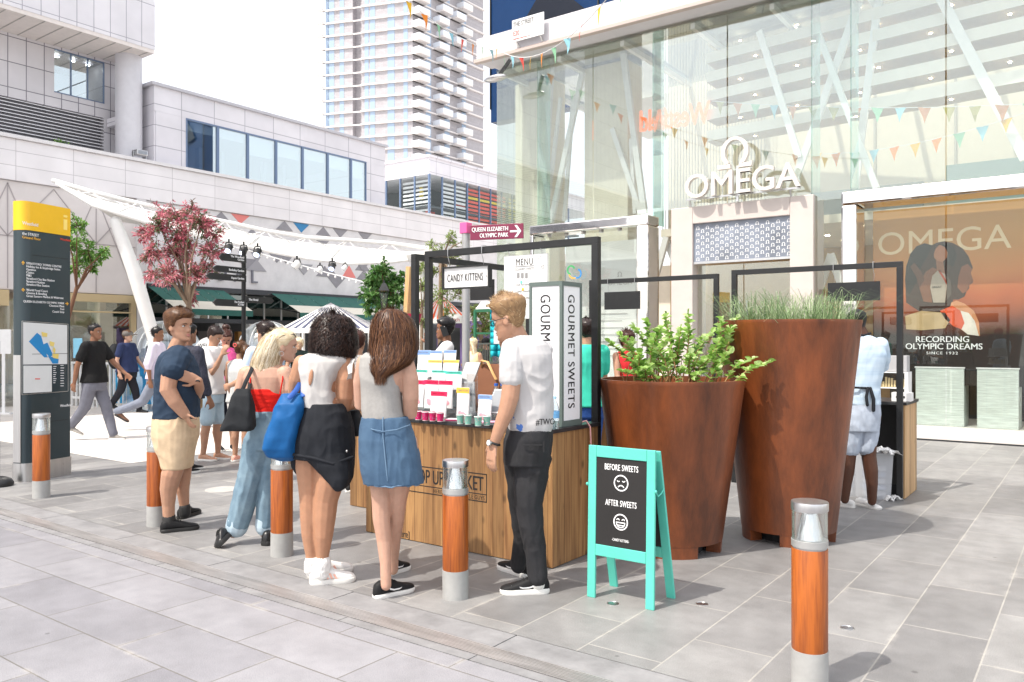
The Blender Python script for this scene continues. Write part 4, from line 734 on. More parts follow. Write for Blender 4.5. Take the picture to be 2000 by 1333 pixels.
# ---- park sign
pp_ = at_d(910, 665, 9); pp_.z = 0; qs = thing('park_sign', 'maroon arrow sign to the olympic park on a tall grey post', 'signpost', pp_)
b = MB(); b.lathe(pp_, [(.044, 0), (.044, 2.7)], 20); part('post', b, mat('grey post', (.38, .38, .38), .45, .3, var=.05), qs, 40)
b = MB(); b.box(pp_.x-.05, pp_.x+.05, pp_.y-.05, pp_.y+.05, 2.7, 2.82); part('post_cap', b, mat('pink cap', hexc('e85f9c'), .5), qs, bevel=.005)
a, c_ = at_d(918, 470, 8.93), at_d(1022, 462, 8.75); uu = (c_-a); uu.z = 0; L_ = uu.length; uu.normalize(); h = .165; o = Vector((a.x, a.y, a.z+.01)); mk = mat('maroon enamel', hexc('7d2345'), .4, var=.04)
b = MB(); b.prism([(0, 0), (L_, 0), (L_, h), (0, h)], o, uu, UP, -.02, 0); pn = part('sign_panel', b, mk, qs, bevel=.003)
part('lettering', lettering('QUEEN ELIZABETH', .066, o+uu*(L_*.725)+UP*.092, uu, UP, .002, .92, .02, 'RIGHT', fit=L_*.68), M_INKW, pn); part('lettering', lettering('OLYMPIC PARK', .066, o+uu*(L_*.725)+UP*.024, uu, UP, .002, .92, .02, 'RIGHT', fit=L_*.535), M_INKW, pn)
b = MB(); b.prism([(L_*.755, .07), (L_*.93, .07), (L_*.93, .09), (L_*.755, .09)], o, uu, UP, .0005, .0025); b.prism([(L_*.84, .145), (L_*.885, .145), (L_*.965, .08), (L_*.885, .015), (L_*.84, .015), (L_*.915, .08)], o, uu, UP, .003, .005); part('arrow', b, M_INKW, pn)
# ---- old-style lamp post in front of the green tree
lp = at_d(750, 665, 14); lp.z = 0; lt_ = thing('street_lamp', 'old fashioned black lantern lamp post in front of the round green tree', 'street lamp', lp)
b = MB(); b.lathe(lp, [(.07, 0), (.06, .4), (.035, .45), (.03, 1.95), (.05, 2.0), (.03, 2.05)], 14); part('post', b, M_BLACK, lt_, 40)
zl = at_d(750, 605, 14).z; b = MB(); b.lathe(lp+UP*(zl+.02), [(.055, 0), (.1, .32)], 4); part('lantern_glass', b, glass('lantern glass', (.9, .88, .8), .1), lt_); b = MB()
for k in range(4): a = k*math.pi/2; b.bar(lp+Vector((.055*math.cos(a), .055*math.sin(a), zl+.02)), lp+Vector((.1*math.cos(a), .1*math.sin(a), zl+.34)), .012)
b.lathe(lp+UP*(zl+.34), [(.13, 0), (.05, .12), (.02, .14), (.02, .18)], 4); b.lathe(lp+UP*zl, [(.03, -.1), (.06, .02)], 8); part('lantern_frame', b, M_BLACK, lt_)
# ---- street name plate at the shop roof corner
sn = thing('street_sign', 'white street name plate reading the street, fixed at the shop roof corner', 'street sign', at_y(1032, 60, 13.1)); a, c_ = at_y(1000, 82, 13.12), at_y(1062, 68, 13.12); uu = Vector((1, 0, 0)); L_ = c_.x-a.x; h = .44
b = MB(); b.prism([(0, 0), (L_, 0), (L_, h), (0, h)], a, uu, UP, -.02, 0); pl_ = part('plate', b, M_WHITE, sn, bevel=.004); GREY = mat('sign ink grey', hexc('4a4a4a'), .6); REDI = mat('sign ink red', hexc('c6453a'), .6)
part('lettering', lettering('THE STREET', .13, a+uu*.03+UP*.3, uu, UP, .002, .72, .01), GREY, pl_); part('lettering', lettering('E20', .13, a+uu*.03+UP*.12, uu, UP, .002, .8, .01), REDI, pl_); part('lettering', lettering('WESTFIELD STRATFORD CITY', .04, a+uu*.03+UP*.035, uu, UP, .002, .8, .01), REDI, pl_)
b = MB(); b.bar(a+uu*.1+Vector((0, .03, 0)), a+uu*.1+Vector((0, .12, -.1)), .03); b.bar(a+uu*(L_-.1)+Vector((0, .03, 0)), a+uu*(L_-.1)+Vector((0, .12, -.1)), .03); part('bracket', b, M_STEEL, sn)
# ---- bunting
FC = {n: mat('pennant '+n, hexc(h), .8, var=.06) for n, h in (('yellow', 'e8b52a'), ('orange', 'e8892a'), ('green', '8fc7a0'), ('blue', '8cc3d2'), ('red', 'e0564c'), ('olive', 'a9a15e'), ('dim orange', 'c98a5a'))}
def bunting(a, c_, sag, n, seq, lab, size=.2, amp=.5):
    a, c_ = Vector(a), Vector(c_); L_ = (c_-a).length; t = thing('bunting', lab, 'bunting', a, None)
    P = [a+(c_-a)*s-UP*sag*4*s*(1-s) for s in np.linspace(0, 1, 25)]; b = MB(); b.tube(P, .006, 5, rnd=False); part('string', b, M_WHITE, t)
    for i in range(n):
        s = (i+.5)/n; p = a+(c_-a)*s-UP*sag*4*s*(1-s); w = (c_-a)/L_*size*.42; sw2 = random.uniform(-amp, amp); dn = (-UP+RT*sw2*.3+FW*sw2*.4).normalized()*size*1.15; tw = Vector((-w.y, w.x, 0))*random.uniform(-.9, .9)
        b = MB(); q = [p-w-tw*.4, p+w+tw*.4, p+dn*.55+w*.35+tw*.5, p+dn+tw*.2, p+dn*.55-w*.35+tw*.3]; nn = w.cross(dn).normalized()*.0015
        b.add([v+nn for v in q]+[v-nn for v in q], [(0, 1, 2, 3, 4), (9, 8, 7, 6, 5)]+[(k, (k+1) % 5, 5+(k+1) % 5, 5+k)[::-1] for k in range(5)]); part('pennant', b, FC[seq[i % len(seq)]], t)
bunting(at_d(745, -45, 10.5), at_y(968, 98, 13.1), .18, 9, ['green', 'yellow', 'orange', 'green', 'blue', 'red', 'orange', 'green', 'blue'], 'bunting of coloured pennants in front of the tower, running left from the shop roof corner', .2)
bunting(at_y(964, 88, 13.05), at_d(1230, -60, 9), .55, 11, ['orange', 'green', 'blue', 'red', 'yellow', 'orange', 'green', 'blue', 'red', 'yellow', 'green'], 'bunting of coloured pennants crossing below the street name plate, in front of dark blue glass', .2)
bunting(at_y(1580, 300, 14.7), at_y(2040, 205, 14.1), .18, 11, ['yellow', 'orange', 'green', 'blue', 'orange', 'yellow', 'orange', 'green', 'blue'], 'lower string of bright reflected pennants, built inside the glass shop', .2)  # pennants mirrored in the glass, modelled as a string behind it
bunting(at_y(1390, 196, 14.7), at_y(2040, 200, 14.0), .1, 15, ['olive', 'dim orange', 'green', 'blue', 'dim orange', 'olive'], 'upper string of dim reflected pennants, built inside the glass shop', .22)  # weaker mirrored pennants, their dimness put into muted colours
# ---- canopy
cp = thing('canopy', 'curved white steel truss canopy with taut white membrane over the seating', 'canopy', at_d(300, 665, 17)*1.0); ORG[cp.name] = cp.location.copy()
CW = mat('canopy white', (.8, .79, .77), .5, var=.03); MEM = mat('membrane', (.82, .8, .76), .7)
Tp = [(105, 352, 15.5), (180, 374, 15.7), (270, 396, 16), (350, 414, 16.4), (440, 432, 16.8), (520, 450, 17), (600, 463, 17.2), (680, 468, 17.4), (760, 474, 17.6), (852, 486, 17.8)]
Bt = [(112, 358, 15.5), (180, 400, 15.4), (270, 428, 15.7), (350, 452, 16.1), (440, 470, 16.5), (520, 489, 16.8), (600, 504, 17), (680, 514, 17.2), (760, 511, 17.4), (840, 503, 17.7)]
Bk = [(112, 356, 16.2), (190, 384, 16.7), (280, 410, 17), (360, 428, 17.4), (450, 448, 17.8), (530, 467, 18), (610, 480, 18.2), (690, 489, 18.4), (770, 492, 18.5), (848, 494, 18.4)]
tp, bt, bk = ([at_d(*p) for p in q] for q in (Tp, Bt, Bk)); b = MB(); b.tube(tp, .045, 10); b.tube(bt, .036, 10); b.tube(bk, .03, 10)
part('truss_chord', b, CW, cp, 60); b = MB()
for i in range(9):
    for A_, B_ in ((tp, bt), (tp, bk), (bt, bk)): m1 = (B_[i]+B_[i+1])/2; b.tube([A_[i], m1], .013, 6, cap=False); b.tube([m1, A_[i+1]], .013, 6, cap=False)
part('truss_web', b, CW, cp, 60); b = MB(); n = len(bt)
edge = [at_d(px, py, 20) for px, py in ((230, 432), (290, 440), (350, 446), (420, 452), (500, 462), (570, 470), (640, 476), (720, 484), (790, 490), (850, 494))]
for i in range(n-1): b.add([bk[i], bk[i+1], edge[i+1], edge[i]], [(0, 1, 2, 3)]); b.add([tp[i]*.6+bt[i]*.4, tp[i+1]*.6+bt[i+1]*.4, bt[i+1], bt[i]], [(0, 1, 2, 3)])
part('membrane', b, MEM, cp)
b = MB(); b.tube([at_d(226, 432, 15.7), at_d(262, 530, 15.9), at_d(303, 668, 16.1)], [.11, .135, .12], 14); part('leg', b, CW, cp, 60)
b = MB(); q = at_d(822, 470, 17.5); b.tube([Vector((q.x, q.y, 0)), Vector((q.x, q.y, 3.0))], .09, 12); b.tube([Vector((q.x, q.y, 3.0)), Vector((q.x, q.y, 3.35))], [.11, .34], 12, rnd=False); part('post', b, CW, cp, 60)
b = MB(); P = [at_d(430, 475, 16.4), at_d(500, 492, 16.6), at_d(570, 512, 16.8), at_d(640, 532, 16.9), at_d(712, 550, 17)]; b.tube(P, .012, 5)
for s in np.linspace(0, .99, 22): i = int(s*4); f_ = s*4-i; p = P[i]*(1-f_)+P[i+1]*f_; b.ell(p-UP*.04, .022, .022, .03, n=6, m=4)
single('festoon_lights', b, M_WHITE, 'string of small white festoon bulbs slung below the canopy truss', 'festoon lights', P[0])
def stage_lamp(px, py, D, s, lab, lit=True, white=False):
    p = at_d(px, py, D); t = thing('stage_light', lab, 'stage light', p, 'stage lights hung from the truss'); c_ = M_WHITE if white else M_BLACK
    di = (view(-.1, -.75, -.65) if not white else view(-.7, -.7, .1)).normalized(); b = MB(); b.tube([p-di*s*.8, p-di*s*.2, p+di*s*.7, p+di*s*.95], [s*.55, s*.8, s*.85, s*.85], 14, rnd=False); part('housing', b, c_, t, 40)
    b = MB(); b.tube([p+di*s*.96, p+di*s*1.05], s*.7, 14, rnd=False); part('lens', b, LNS if lit else M_DARK, t)
    b = MB(); b.bar(p-RT*s*.95, p-RT*s*.6+UP*s*1.2, s*.2); b.bar(p+RT*s*.95, p+RT*s*.6+UP*s*1.2, s*.2); b.bar(p-RT*s*.65+UP*s*1.2, p+RT*s*.65+UP*s*1.2, s*.25); b.bar(p+UP*s*1.2, p+UP*s*2, s*.3); part('yoke', b, M_BLACK, t)
LNS = mat('lit lens', (.8, .85, 1), .2, emit=(.62, .72, 1), es=1.6)
stage_lamp(447, 483, 16.3, .09, 'black stage light with pale blue lens, nearest the pink tree'); stage_lamp(476, 488, 16.4, .09, 'black stage light with pale blue lens directly above the finger post'); stage_lamp(503, 491, 16.5, .09, 'black stage light with pale blue lens just right of the finger post')
stage_lamp(649, 519, 17, .085, 'black stage light with pale blue lens among the white lamps'); stage_lamp(580, 515, 16.8, .09, 'white can light pointing down left below the truss', False, True); stage_lamp(625, 525, 16.9, .07, 'small white can light just left of the lit round lamp', False, True); stage_lamp(674, 521, 17, .06, 'small white can light just right of the lit round lamp', False, True)
# ---- igloo domes, welcome sign, fences, tents
DOME = glass('clear dome plastic', (.86, .9, .96), .2, .08)
for px, D, r_, lab in ((322, 18, .86, 'clear plastic dome behind the man in navy'), (522, 18.5, .68, 'clear plastic dome behind the blonde woman')):
    c_ = at_d(px, 665, D); c_.z = 0; t = thing('dome_tent', lab, 'dome tent', c_, 'clear dome tents'); h = at_d(px, 626, D).z; b = MB(); prof = [(r_, 0), (r_, h-r_)]+[(r_*math.cos(a), h-r_+r_*math.sin(a)) for a in np.linspace(.1, 1.55, 9)]
    b.lathe(c_, prof, 28, cap=False); part('dome_skin', b, DOME, t, 60); b = MB()
    for k in range(5):
        a = k*math.pi/5; cc = Vector((math.cos(a), math.sin(a), 0)); b.tube([c_+cc*q[0]+UP*q[1] for q in prof]+[c_-cc*q[0]+UP*q[1] for q in prof[::-1]], .008, 5)
    part('dome_rib', b, M_WHITE, t)
t = thing('welcome_sign', 'round topped white welcome board with blue floral drawings behind the white t-shirt', 'sign', gp(410, 815)); D = 14; cc = at_d(412, 690, D); r_ = 33*D/F_PX
b = MB(); b.prism([(r_*math.cos(a), r_*math.sin(a)) for a in np.linspace(0, math.pi, 24)]+[(-r_, -cc.z+.02), (r_, -cc.z+.02)], cc, RT, UP, 0, .03); bo = part('board', b, M_WHITE, t); part('lettering', lettering('WELCOME', .1, cc+UP*.11, RT, UP, .002, .9, 0, 'CENTER', lift=.031), M_INK, bo)
b = MB()
for k in range(14): x, z = random.uniform(-.22, .2), random.uniform(-.5, .05); s = random.uniform(.015, .04); b.prism([(x+s*math.cos(a), z+s*.7*math.sin(a)) for a in np.linspace(0, 6, 7)], cc, RT, UP, .0305, .032)
part('floral_print', b, mat('print blue', hexc('4b8fb5'), .6), bo)
BLP = mat('blue hoarding', hexc('2fa3d6'), .6, var=.2, vs=3)
fb = thing('hoarding', 'low bright blue hoarding with plant pictures around the seating area', 'hoarding', gp(300, 800)); A_, B_ = at_d(222, 665, 18.2), at_d(440, 665, 17.2)
A_.z = B_.z = 0; b = MB(); b.bar(A_+UP*.55, B_+UP*.55, .05, .9); part('panel', b, BLP, fb); b = MB()
for k in range(16): p = A_.lerp(B_, random.random())+UP*random.uniform(.15, .5)-FW*.03; b.ell(p, .04, .012, .11, n=6, m=4)
part('plant_print', b, mat('print green', hexc('2f8f4e'), .7), fb)
b = MB(); p = A_.lerp(B_, .2)+UP*.62-FW*.04; b.ell(p, .09, .01, .09, n=10, m=5)
fr_ = thing('railing', 'white tubular railing with posts behind the walking man in black', 'railing', gp(200, 800)); b = MB(); A_, B_ = at_d(141, 665, 18.6), at_d(232, 665, 17.8); A_.z = B_.z = 0
for z in (1.0, .2): b.bar(A_+UP*z, B_+UP*z, .05)
for s in np.linspace(0, 1, 12): b.bar(A_.lerp(B_, s)+UP*.0, A_.lerp(B_, s)+UP*1.0, .035)
part('rails', b, M_WHITE, fr_)
b = MB(); p, q = gp(0, 795), gp(232, 790); p.z = q.z = .22; b.bar(at_d(-60, 665, 19.4)*1+UP*-1.26, at_d(205, 665, 18.9)*1+UP*-1.26, .5, .46); single('planter_wall', b, M_CONC, 'low rough concrete wall in front of the beige shopfront', 'wall', (0, 0, 0))
b = MB(); a = at_d(144, 698, 18.4); b.prism([(0, 0), (.2, 0), (.2, .45), (0, .45)], a, RT, UP, 0, .02); single('blue_notice', b, mat('pale blue notice', hexc('8fd0ea'), .5, var=.1), 'small pale blue notice fixed to the white railing', 'notice', a)
b = MB(); a = at_d(-3, 690, 16.5); b.prism([(0, 0), (.26, 0), (.26, .5), (0, .5)], a, RT, UP, 0, .02); b.prism([(.08, -1.25), (.14, -1.25), (.14, 0), (.08, 0)], a, RT, UP, 0, .02); b.prism([(-.05, -1.25), (.3, -1.25), (.3, -1.2), (-.05, -1.2)], a, RT, UP, -.1, .1); single('white_stand', b, M_WHITE, 'white notice stand at the left edge behind the pylon', 'notice stand', a)
b = MB(); c_ = gp(-4, 948); b.lathe(c_, [(.14, 0), (.145, .03), (.12, .07), (.06, .095), (.02, .1)], 28); b.lathe(c_, [(.018, .1), (.018, 1.5)], 12); single('post_base', b, M_BLACK, 'black round foot of a barrier post at the left edge', 'barrier post', c_, None, 50)
# striped gazebo
def gazebo(px0, px1, pyk, pye, pk, D, dep, cA, cB, nst, lab, name, legs=True, wall=None):
    a, c_ = at_d(px0, pye, D), at_d(px1, pye, D); k = at_d(pk, pyk, D+dep/2); ux = (c_-a); L_ = ux.length; t = thing(name, lab, 'gazebo' if legs else 'kiosk', Vector((a.x, a.y, 0))); b = MB()
    for i in range(nst):
        p, q = a+ux*(i/nst), a+ux*((i+1)/nst)
        b.add([p, q, k], [(0, 1, 2), (2, 1, 0)], i % 2)
        p2, q2 = c_+FW*dep*(i/nst), c_+FW*dep*((i+1)/nst); b.add([p2, q2, k], [(0, 1, 2), (2, 1, 0)], i % 2); p2, q2 = a+FW*dep*(i/nst), a+FW*dep*((i+1)/nst); b.add([p2, q2, k], [(0, 1, 2), (2, 1, 0)], i % 2)
    part('roof', b, [cA, cB], t); b = MB(); b.prism([(0, -.1), (L_, -.1), (L_, 0), (0, 0)], a, ux.normalized(), UP, 0, .01); part('valance', b, [cA], t)
    if legs:
        for p in (a, c_, a+FW*dep, c_+FW*dep): b = MB(); b.bar(Vector((p.x, p.y, 0)), p, .05); part('leg', b, M_WHITE, t)
    return t, a, c_
NV = mat('navy stripe', hexc('4b5068'), .8); CRM = mat('white canvas', (.78, .76, .73), .8); RSP = mat('red stripe', hexc('e2613a'), .8)
gazebo(548, 722, 590, 640, 646, 16.5, 1.8, CRM, NV, 22, 'white gazebo with navy striped peaked roof behind the curly haired woman', 'gazebo')
t, a, c_ = gazebo(815, 912, 574, 622, 862, 19, 1.6, CRM, RSP, 18, 'small kiosk with red and white striped peaked roof and round sign', 'striped_kiosk', False)
b = MB(); b.box(a.x-.05, c_.x+.2, c_.y+.05, c_.y+1.2, 0, a.z-.05); part('kiosk_wall', b, mat('kiosk purple', hexc('6b5a8c'), .6, var=.2), t)
b = MB(); q = at_d(886, 690, 18.6); b.prism([(-.2, -1.2), (.15, -1.2), (.15, .6), (-.2, .6)], q, RT, UP, 0, .05); part('kiosk_door', b, M_DARK, t)
q = at_d(884, 630, 18.4); b = MB(); b.prism([(.33*math.cos(a_), .22*math.sin(a_)) for a_ in np.linspace(0, math.pi, 18)], q, RT, UP, 0, .03); bo = part('round_sign', b, M_WHITE, t); part('lettering', lettering('swatch', .12, q+UP*.04, RT, UP, .002, 1, 0, 'CENTER', lift=.031), REDI, bo)
# cream canopied green stall at far centre right
gs = thing('green_stall', 'green framed market stall with scalloped cream roof beyond the timber kiosk', 'market stall', at_d(950, 665, 16)*1.0); gs.location.z = 0; ORG[gs.name] = gs.location.copy()
a, c_ = at_d(926, 606, 16), at_d(990, 604, 16); b = MB(); k1, k2 = at_d(940, 588, 17), at_d(985, 586, 17); b.add([a, c_, k2, k1], [(0, 1, 2, 3), (3, 2, 1, 0)]); part('roof', b, CRM, gs); b = MB(); GRN = mat('green frame', hexc('2c6a4c'), .5)
for p in (at_d(928, 606, 16), at_d(960, 606, 16), at_d(988, 606, 16)): b.bar(Vector((p.x, p.y, 0)), p, .05)
b.bar(a, c_, .06); b.bar(at_d(926, 650, 16), at_d(990, 650, 16), .04); part('frame', b, GRN, gs)
rl = thing('iron_railing', 'dark iron railing seen over the bags on the counter', 'railing', at_d(945, 665, 15)*1.0); rl.location.z = 0; ORG[rl.name] = rl.location.copy(); b = MB(); A_, B_ = at_d(915, 671, 15), at_d(1000, 669, 15)
b.bar(A_, B_, .03); b.bar(A_-UP*.35, B_-UP*.35, .03); b.bar(A_-UP*1.2, B_-UP*1.2, .03)
for s in np.linspace(0, 1, 26): p = A_.lerp(B_, s); b.bar(p, p-UP*1.4, .012)
part('rails', b, mat('iron grey', (.09, .1, .09), .5), rl)
# ================================================================ timber pop-up stalls
M_PLK = wood('stall planks', '755030', 'a88052', 'Z', .092, .6, .05, '5a3a1c', 6); M_CTOP = mat('counter black', (.025, .026, .028), .35, var=.2)
FX = .052
def frame(t, p, q, h, zb):
    """Black goal-post frame from p to q."""
    p, q = Vector(p), Vector(q); d_ = (q-p).normalized(); s = Vector((-d_.y, d_.x, 0))*FX/2
    for o in (p, q): b = MB(); b.obox(o+UP*(zb+h)/2, d_*FX/2, s, UP*(h-zb)/2); part('frame_post', b, M_BLACK, t, bevel=.002)
    b = MB(); b.obox((p+q)/2+UP*(h+FX/2), (q-p)/2+d_*FX/2, s, UP*FX/2); part('frame_beam', b, M_BLACK, t, bevel=.002)
st = thing('market_stall', 'timber plank sweet stall with black counter top and goal post frame', 'market stall', (-3.77, 4.7, 0))
X0, X1, Y0, Y1, HC = -4.66, -2.91, 4.43, 5.02, .89
b = MB(); b.box(X0, X1, Y0, Y0+.025, .006, HC); cf = part('front_boards', b, M_PLK, st)
for x_ in (X0, X1-.025): b = MB(); b.box(x_, x_+.025, Y0+.0255, Y1, .006, HC); part('side_boards', b, M_PLK, st)
b = MB(); b.box(X0-.015, X1+.012, Y0-.015, Y1+.02, HC+.001, .918); part('counter_top', b, M_CTOP, st, bevel=.003)
frame(st, (-4.56, 5.05, 0), (-2.94, 5.05, 0), 2.2, 0)
def fpt(px, py): v = at_y(px, py, Y0); return v.x, v.z
(xa, za), (xb, zb) = fpt(752, 900), fpt(951, 981); z_t = fpt(951, 925)[1]; b = MB(); o = Vector((0, Y0, 0))
for q in ((xa, xb, z_t-.007, z_t), (xa, xb, zb, zb+.007), (xa, xa+.007, zb, z_t), (xb-.007, xb, zb, z_t), (xa, xb, zb+.052, zb+.058)): b.prism([(q[0], q[2]), (q[1], q[2]), (q[1], q[3]), (q[0], q[3])], o, (1, 0, 0), UP, .0004+.0003*(q[0] == xa), .0015)
part('stencil_border', b, M_INK, cf)
part('lettering', lettering('POP UP MARKET', .145, (xb-.03, Y0, zb+.078), (1, 0, 0), UP, .001, .62, .012, 'RIGHT', lift=.0004), M_INK, cf)
part('lettering', lettering("HERE'S TO THE LITTLE GUYS", .042, (xb-.02, Y0, zb+.014), (1, 0, 0), UP, .001, .78, 0, 'RIGHT', 1.15, lift=.0004), M_INK, cf)
p_ = fpt(801, 1050); part('lettering', lettering('appear [here]', .07, (p_[0], Y0, p_[1]), (1, 0, 0), UP, .001, .85, .01, 'RIGHT', lift=.0004), M_INK, cf)
# left-hand stall
s2 = thing('market_stall', 'timber stall seen end on between the curly haired woman and the denim skirt', 'market stall', (-5.1, 6.0, 0))
b = MB(); b.box(-5.52, -4.86, 5.05, 5.075, .006, HC); b.box(-5.52, -5.495, 5.076, 6.9, .006, HC); part('boards', b, M_PLK, s2); b = MB(); b.box(-5.54, -4.85, 5.03, 6.92, HC+.001, .918); part('counter_top', b, M_CTOP, s2, bevel=.003)
frame(s2, (-4.79, 5.13, 0), (-4.79, 6.85, 0), 2.2, 0)
# rear stalls, facing the glass shop
s3 = thing('market_stall', 'timber stall with an empty black frame behind the leafy shrub', 'market stall', (-4.3, 8.7, 0)); b = MB(); b.box(-5.05, -3.5, 9.1, 9.13, .006, HC); b.box(-5.05, -5.025, 8.62, 9.1, .006, HC); b.box(-3.525, -3.5, 8.62, 9.1, .006, HC); part('boards', b, M_PLK, s3)
b = MB(); b.box(-5.08, -3.47, 8.6, 9.15, HC+.001, .918); part('counter_top', b, M_CTOP, s3); frame(s3, (-5.08, 8.62, 0), (-3.47, 8.62, 0), 2.2, 0)
s4 = thing('market_stall', 'timber stall where the man in the pale blue shirt works', 'market stall', (-2.3, 8.5, 0)); b = MB(); b.box(-1.52, -1.495, 8.35, 8.95, .006, HC); b.box(-3.2, -1.52, 8.92, 8.95, .006, HC); part('boards', b, wood('pale planks', 'a5825a', 'c4a37a', 'Z', .3, .6), s4)
b = MB(); b.box(-3.2, -1.52, 8.9, 8.919, .006, HC); b.box(-3.2, -1.522, 8.42, 8.46, .006, .12); b.box(-3.2, -3.17, 8.36, 8.9, .006, HC); part('inner_panel', b, M_DARK, s4); b = MB(); b.box(-3.22, -1.48, 8.34, 8.97, HC+.001, .918); part('counter_top', b, M_CTOP, s4); frame(s4, (-3.14, 8.3, 0), (-1.53, 8.3, 0), 2.2, 0)
# hanging boards
def hung(name, lab, Y, x0, x1, yt, yb, m, ztop, edge=None, cat='hanging sign'):
    a, c_ = at_y(x0, yb, Y), at_y(x1, yb, Y); top = at_y(x0, yt, Y).z; t = thing(name, lab, cat, ((a.x+c_.x)/2, Y, a.z)); z0 = a.z
    b = MB(); b.box(a.x, c_.x, Y-.008, Y+.008, z0, top); pn_ = part('panel', b, m, t)
    if edge:
        b = MB(); e = .012
        for q in ((a.x-e, c_.x+e, z0-e, z0), (a.x-e, c_.x+e, top, top+e), (a.x-e, a.x, z0, top), (c_.x, c_.x+e, z0, top)): b.box(q[0], q[1], Y-.025, Y+.02, q[2], q[3])
        part('frame', b, edge, t)
    b = MB()
    for x in (a.x+.12*(c_.x-a.x), c_.x-.12*(c_.x-a.x)): b.tube([(x, Y, top), (x+.008, Y-.02, (top+ztop)/2), (x, Y-.03, ztop), (x, Y-.03, ztop+.06), (x, Y+.03, ztop+.062)], .003, 5)
    part('hook', b, M_STEEL, t); return t, pn_, a, c_, top
t, pn_, a, c_, top = hung('hanging_sign', 'white name sign in a thin black frame hanging from the stall beam', 5.04, 869, 956, 524, 562, M_WHITE, 2.2, M_BLACK)
part('lettering', lettering('CANDY KITTENS', .088, ((a.x+c_.x)/2-.01, 5.03, (a.z+top)/2-.03), (1, 0, 0), UP, .001, .66, .003, 'CENTER', 1.12, fit=(c_.x-a.x)*.8), M_INK, pn_)
b = MB(); b.box(c_.x-.03, c_.x-.022, 5.027, 5.031, (a.z+top)/2-.004, (a.z+top)/2+.004); part('stud', b, M_INK, pn_)
t, pn_, a, c_, top = hung('menu_board', 'large white paper menu hanging in the sweet stall behind the glasses wearer', 5.06, 986, 1070, 500, 622, mat('menu paper', (.78, .78, .77), .7, var=.02), 2.2, None, 'menu'); mw = c_.x-a.x; mx_ = a.x+mw*.48
def ml(tx, py, s, m=M_INK, xs=.7, dx=0): part('lettering', lettering(tx, s, (mx_+dx, 5.051, at_y(1020, py, 5.051).z), (1, 0, 0), UP, .001, xs, 0, 'CENTER', 1.1, lift=.0004), m, pn_)
GRI = mat('grey ink', (.25, .25, .25), .6)
ml('MENU', 517, .075, xs=.75); ml('GOURMET SWEETS', 527, .028, GRI); ml('£2', 526, .036, GRI, dx=mw*.42); ml('SOUR WATERMELON', 557, .022, GRI); ml('SWEET PINEAPPLE', 570, .022, GRI); ml('WILD STRAWBERRY', 583, .022, GRI)
b = MB(); zz = at_y(1020, 519.5, 5.05).z; b.box(mx_-.09, mx_+.09, 5.0485, 5.0515, zz, zz+.004)
for k, (px, py) in enumerate(((1012, 537), (1020, 537), (1028, 537))): p = at_y(px, py, 5.05); b.box(p.x-.012, p.x+.012, 5.049, 5.0515, p.z-.02, p.z+.02)
arc(b, (0, 5.0515, 0), (1, 0, 0), UP, mx_+mw*.4, at_y(1040, 510, 5.05).z, .04, .003, 0, 6.28, .001); part('menu_print', b, GRI, pn_)
b = MB()
for k, py in enumerate((550, 564, 577, 590)): p = at_y(1018+k % 2*3, py, 5.05); b.ell((p.x, 5.051, p.z), .012, .002, .014, n=8, m=5, mi=k)
part('sweet_print', b, [mat('mint dot', hexc('6fc2b3'), .6), mat('yellow dot', hexc('e6b33a'), .6), mat('pink dot', hexc('d83a78'), .6), mat('blue dot', hexc('5a8ed0'), .6)], pn_)
b = MB(); p = at_y(1019, 508, 5.03)
hung('hanging_board', 'blank black board hanging behind the white name sign', 6.2, 919, 965, 547, 586, M_BLACK, 2.2)
t, pn_, a, c_, top = hung('hanging_board', 'blank black board hanging above the leafy shrub', 8.6, 1181, 1250, 570, 604, M_BLACK, 2.2); hung('hanging_board', 'blank black board hanging above the shirted stall worker', 8.28, 1617, 1719, 552, 588, M_BLACK, 2.2)
# light box with the vertical lettering
lb = thing('light_box_sign', 'upright white light box sign with vertical lettering on the counter corner', 'light box', (-3.05, 4.7, .918)); LX0, LX1, LY0, LY1, LZ0, LZ1 = -3.195, -2.925, 4.57, 4.83, .919, 1.905
GF = mat('grey green frame', hexc('5d6a66'), .5, var=.05); b = MB(); e = .022
for x in (LX0, LX1-e):
    for y in (LY0, LY1-e): b.box(x, x+e, y, y+e, LZ0+.04, LZ1-.03)
b.box(LX0, LX1, LY0, LY1, LZ0, LZ0+.04); b.box(LX0, LX1, LY0, LY1, LZ1-.03, LZ1); part('frame', b, GF, lb)
ACR = mat('white acrylic', (.82, .82, .84), .35); b = MB(); b.box(LX0+e, LX1-e, LY0+.006, LY0+.012, LZ0+.04, LZ1-.03); f1 = part('front_panel', b, ACR, lb); b = MB(); b.box(LX1-.012, LX1-.006, LY0+e, LY1-e, LZ0+.04, LZ1-.03); f2 = part('side_panel', b, ACR, lb)
part('lettering', lettering('GOURMET SWEETS', .118, ((LX0+LX1)/2-.043, LY0+.006, LZ1-.085), (0, 0, -1), (1, 0, 0), .001, .74, .007, 'LEFT', 1.12, lift=.0005, fit=.775), M_INK, f1)
part('lettering', lettering('GOURMET SWEETS', .118, (LX1-.006, (LY0+LY1)/2-.043, LZ1-.085), (0, 0, -1), (0, 1, 0), .001, .74, .007, 'LEFT', 1.12, lift=.0005, fit=.775), M_INK, f2)
b = MB(); p = Vector((LX1-.02, LY1+.02, .93)); b.tube([p, p+Vector((.03, .02, .01)), p+Vector((.055, .03, -.03)), p+Vector((.06, .03, -.12)), p+Vector((.062, .03, -.6)), p+Vector((.1, .06, -.92))], .006, 8); single('power_cable', b, mat('pink cable', hexc('dca3a0'), .5), 'pale pink power cable looping over the counter edge by the light box', 'cable', p, None, 60)
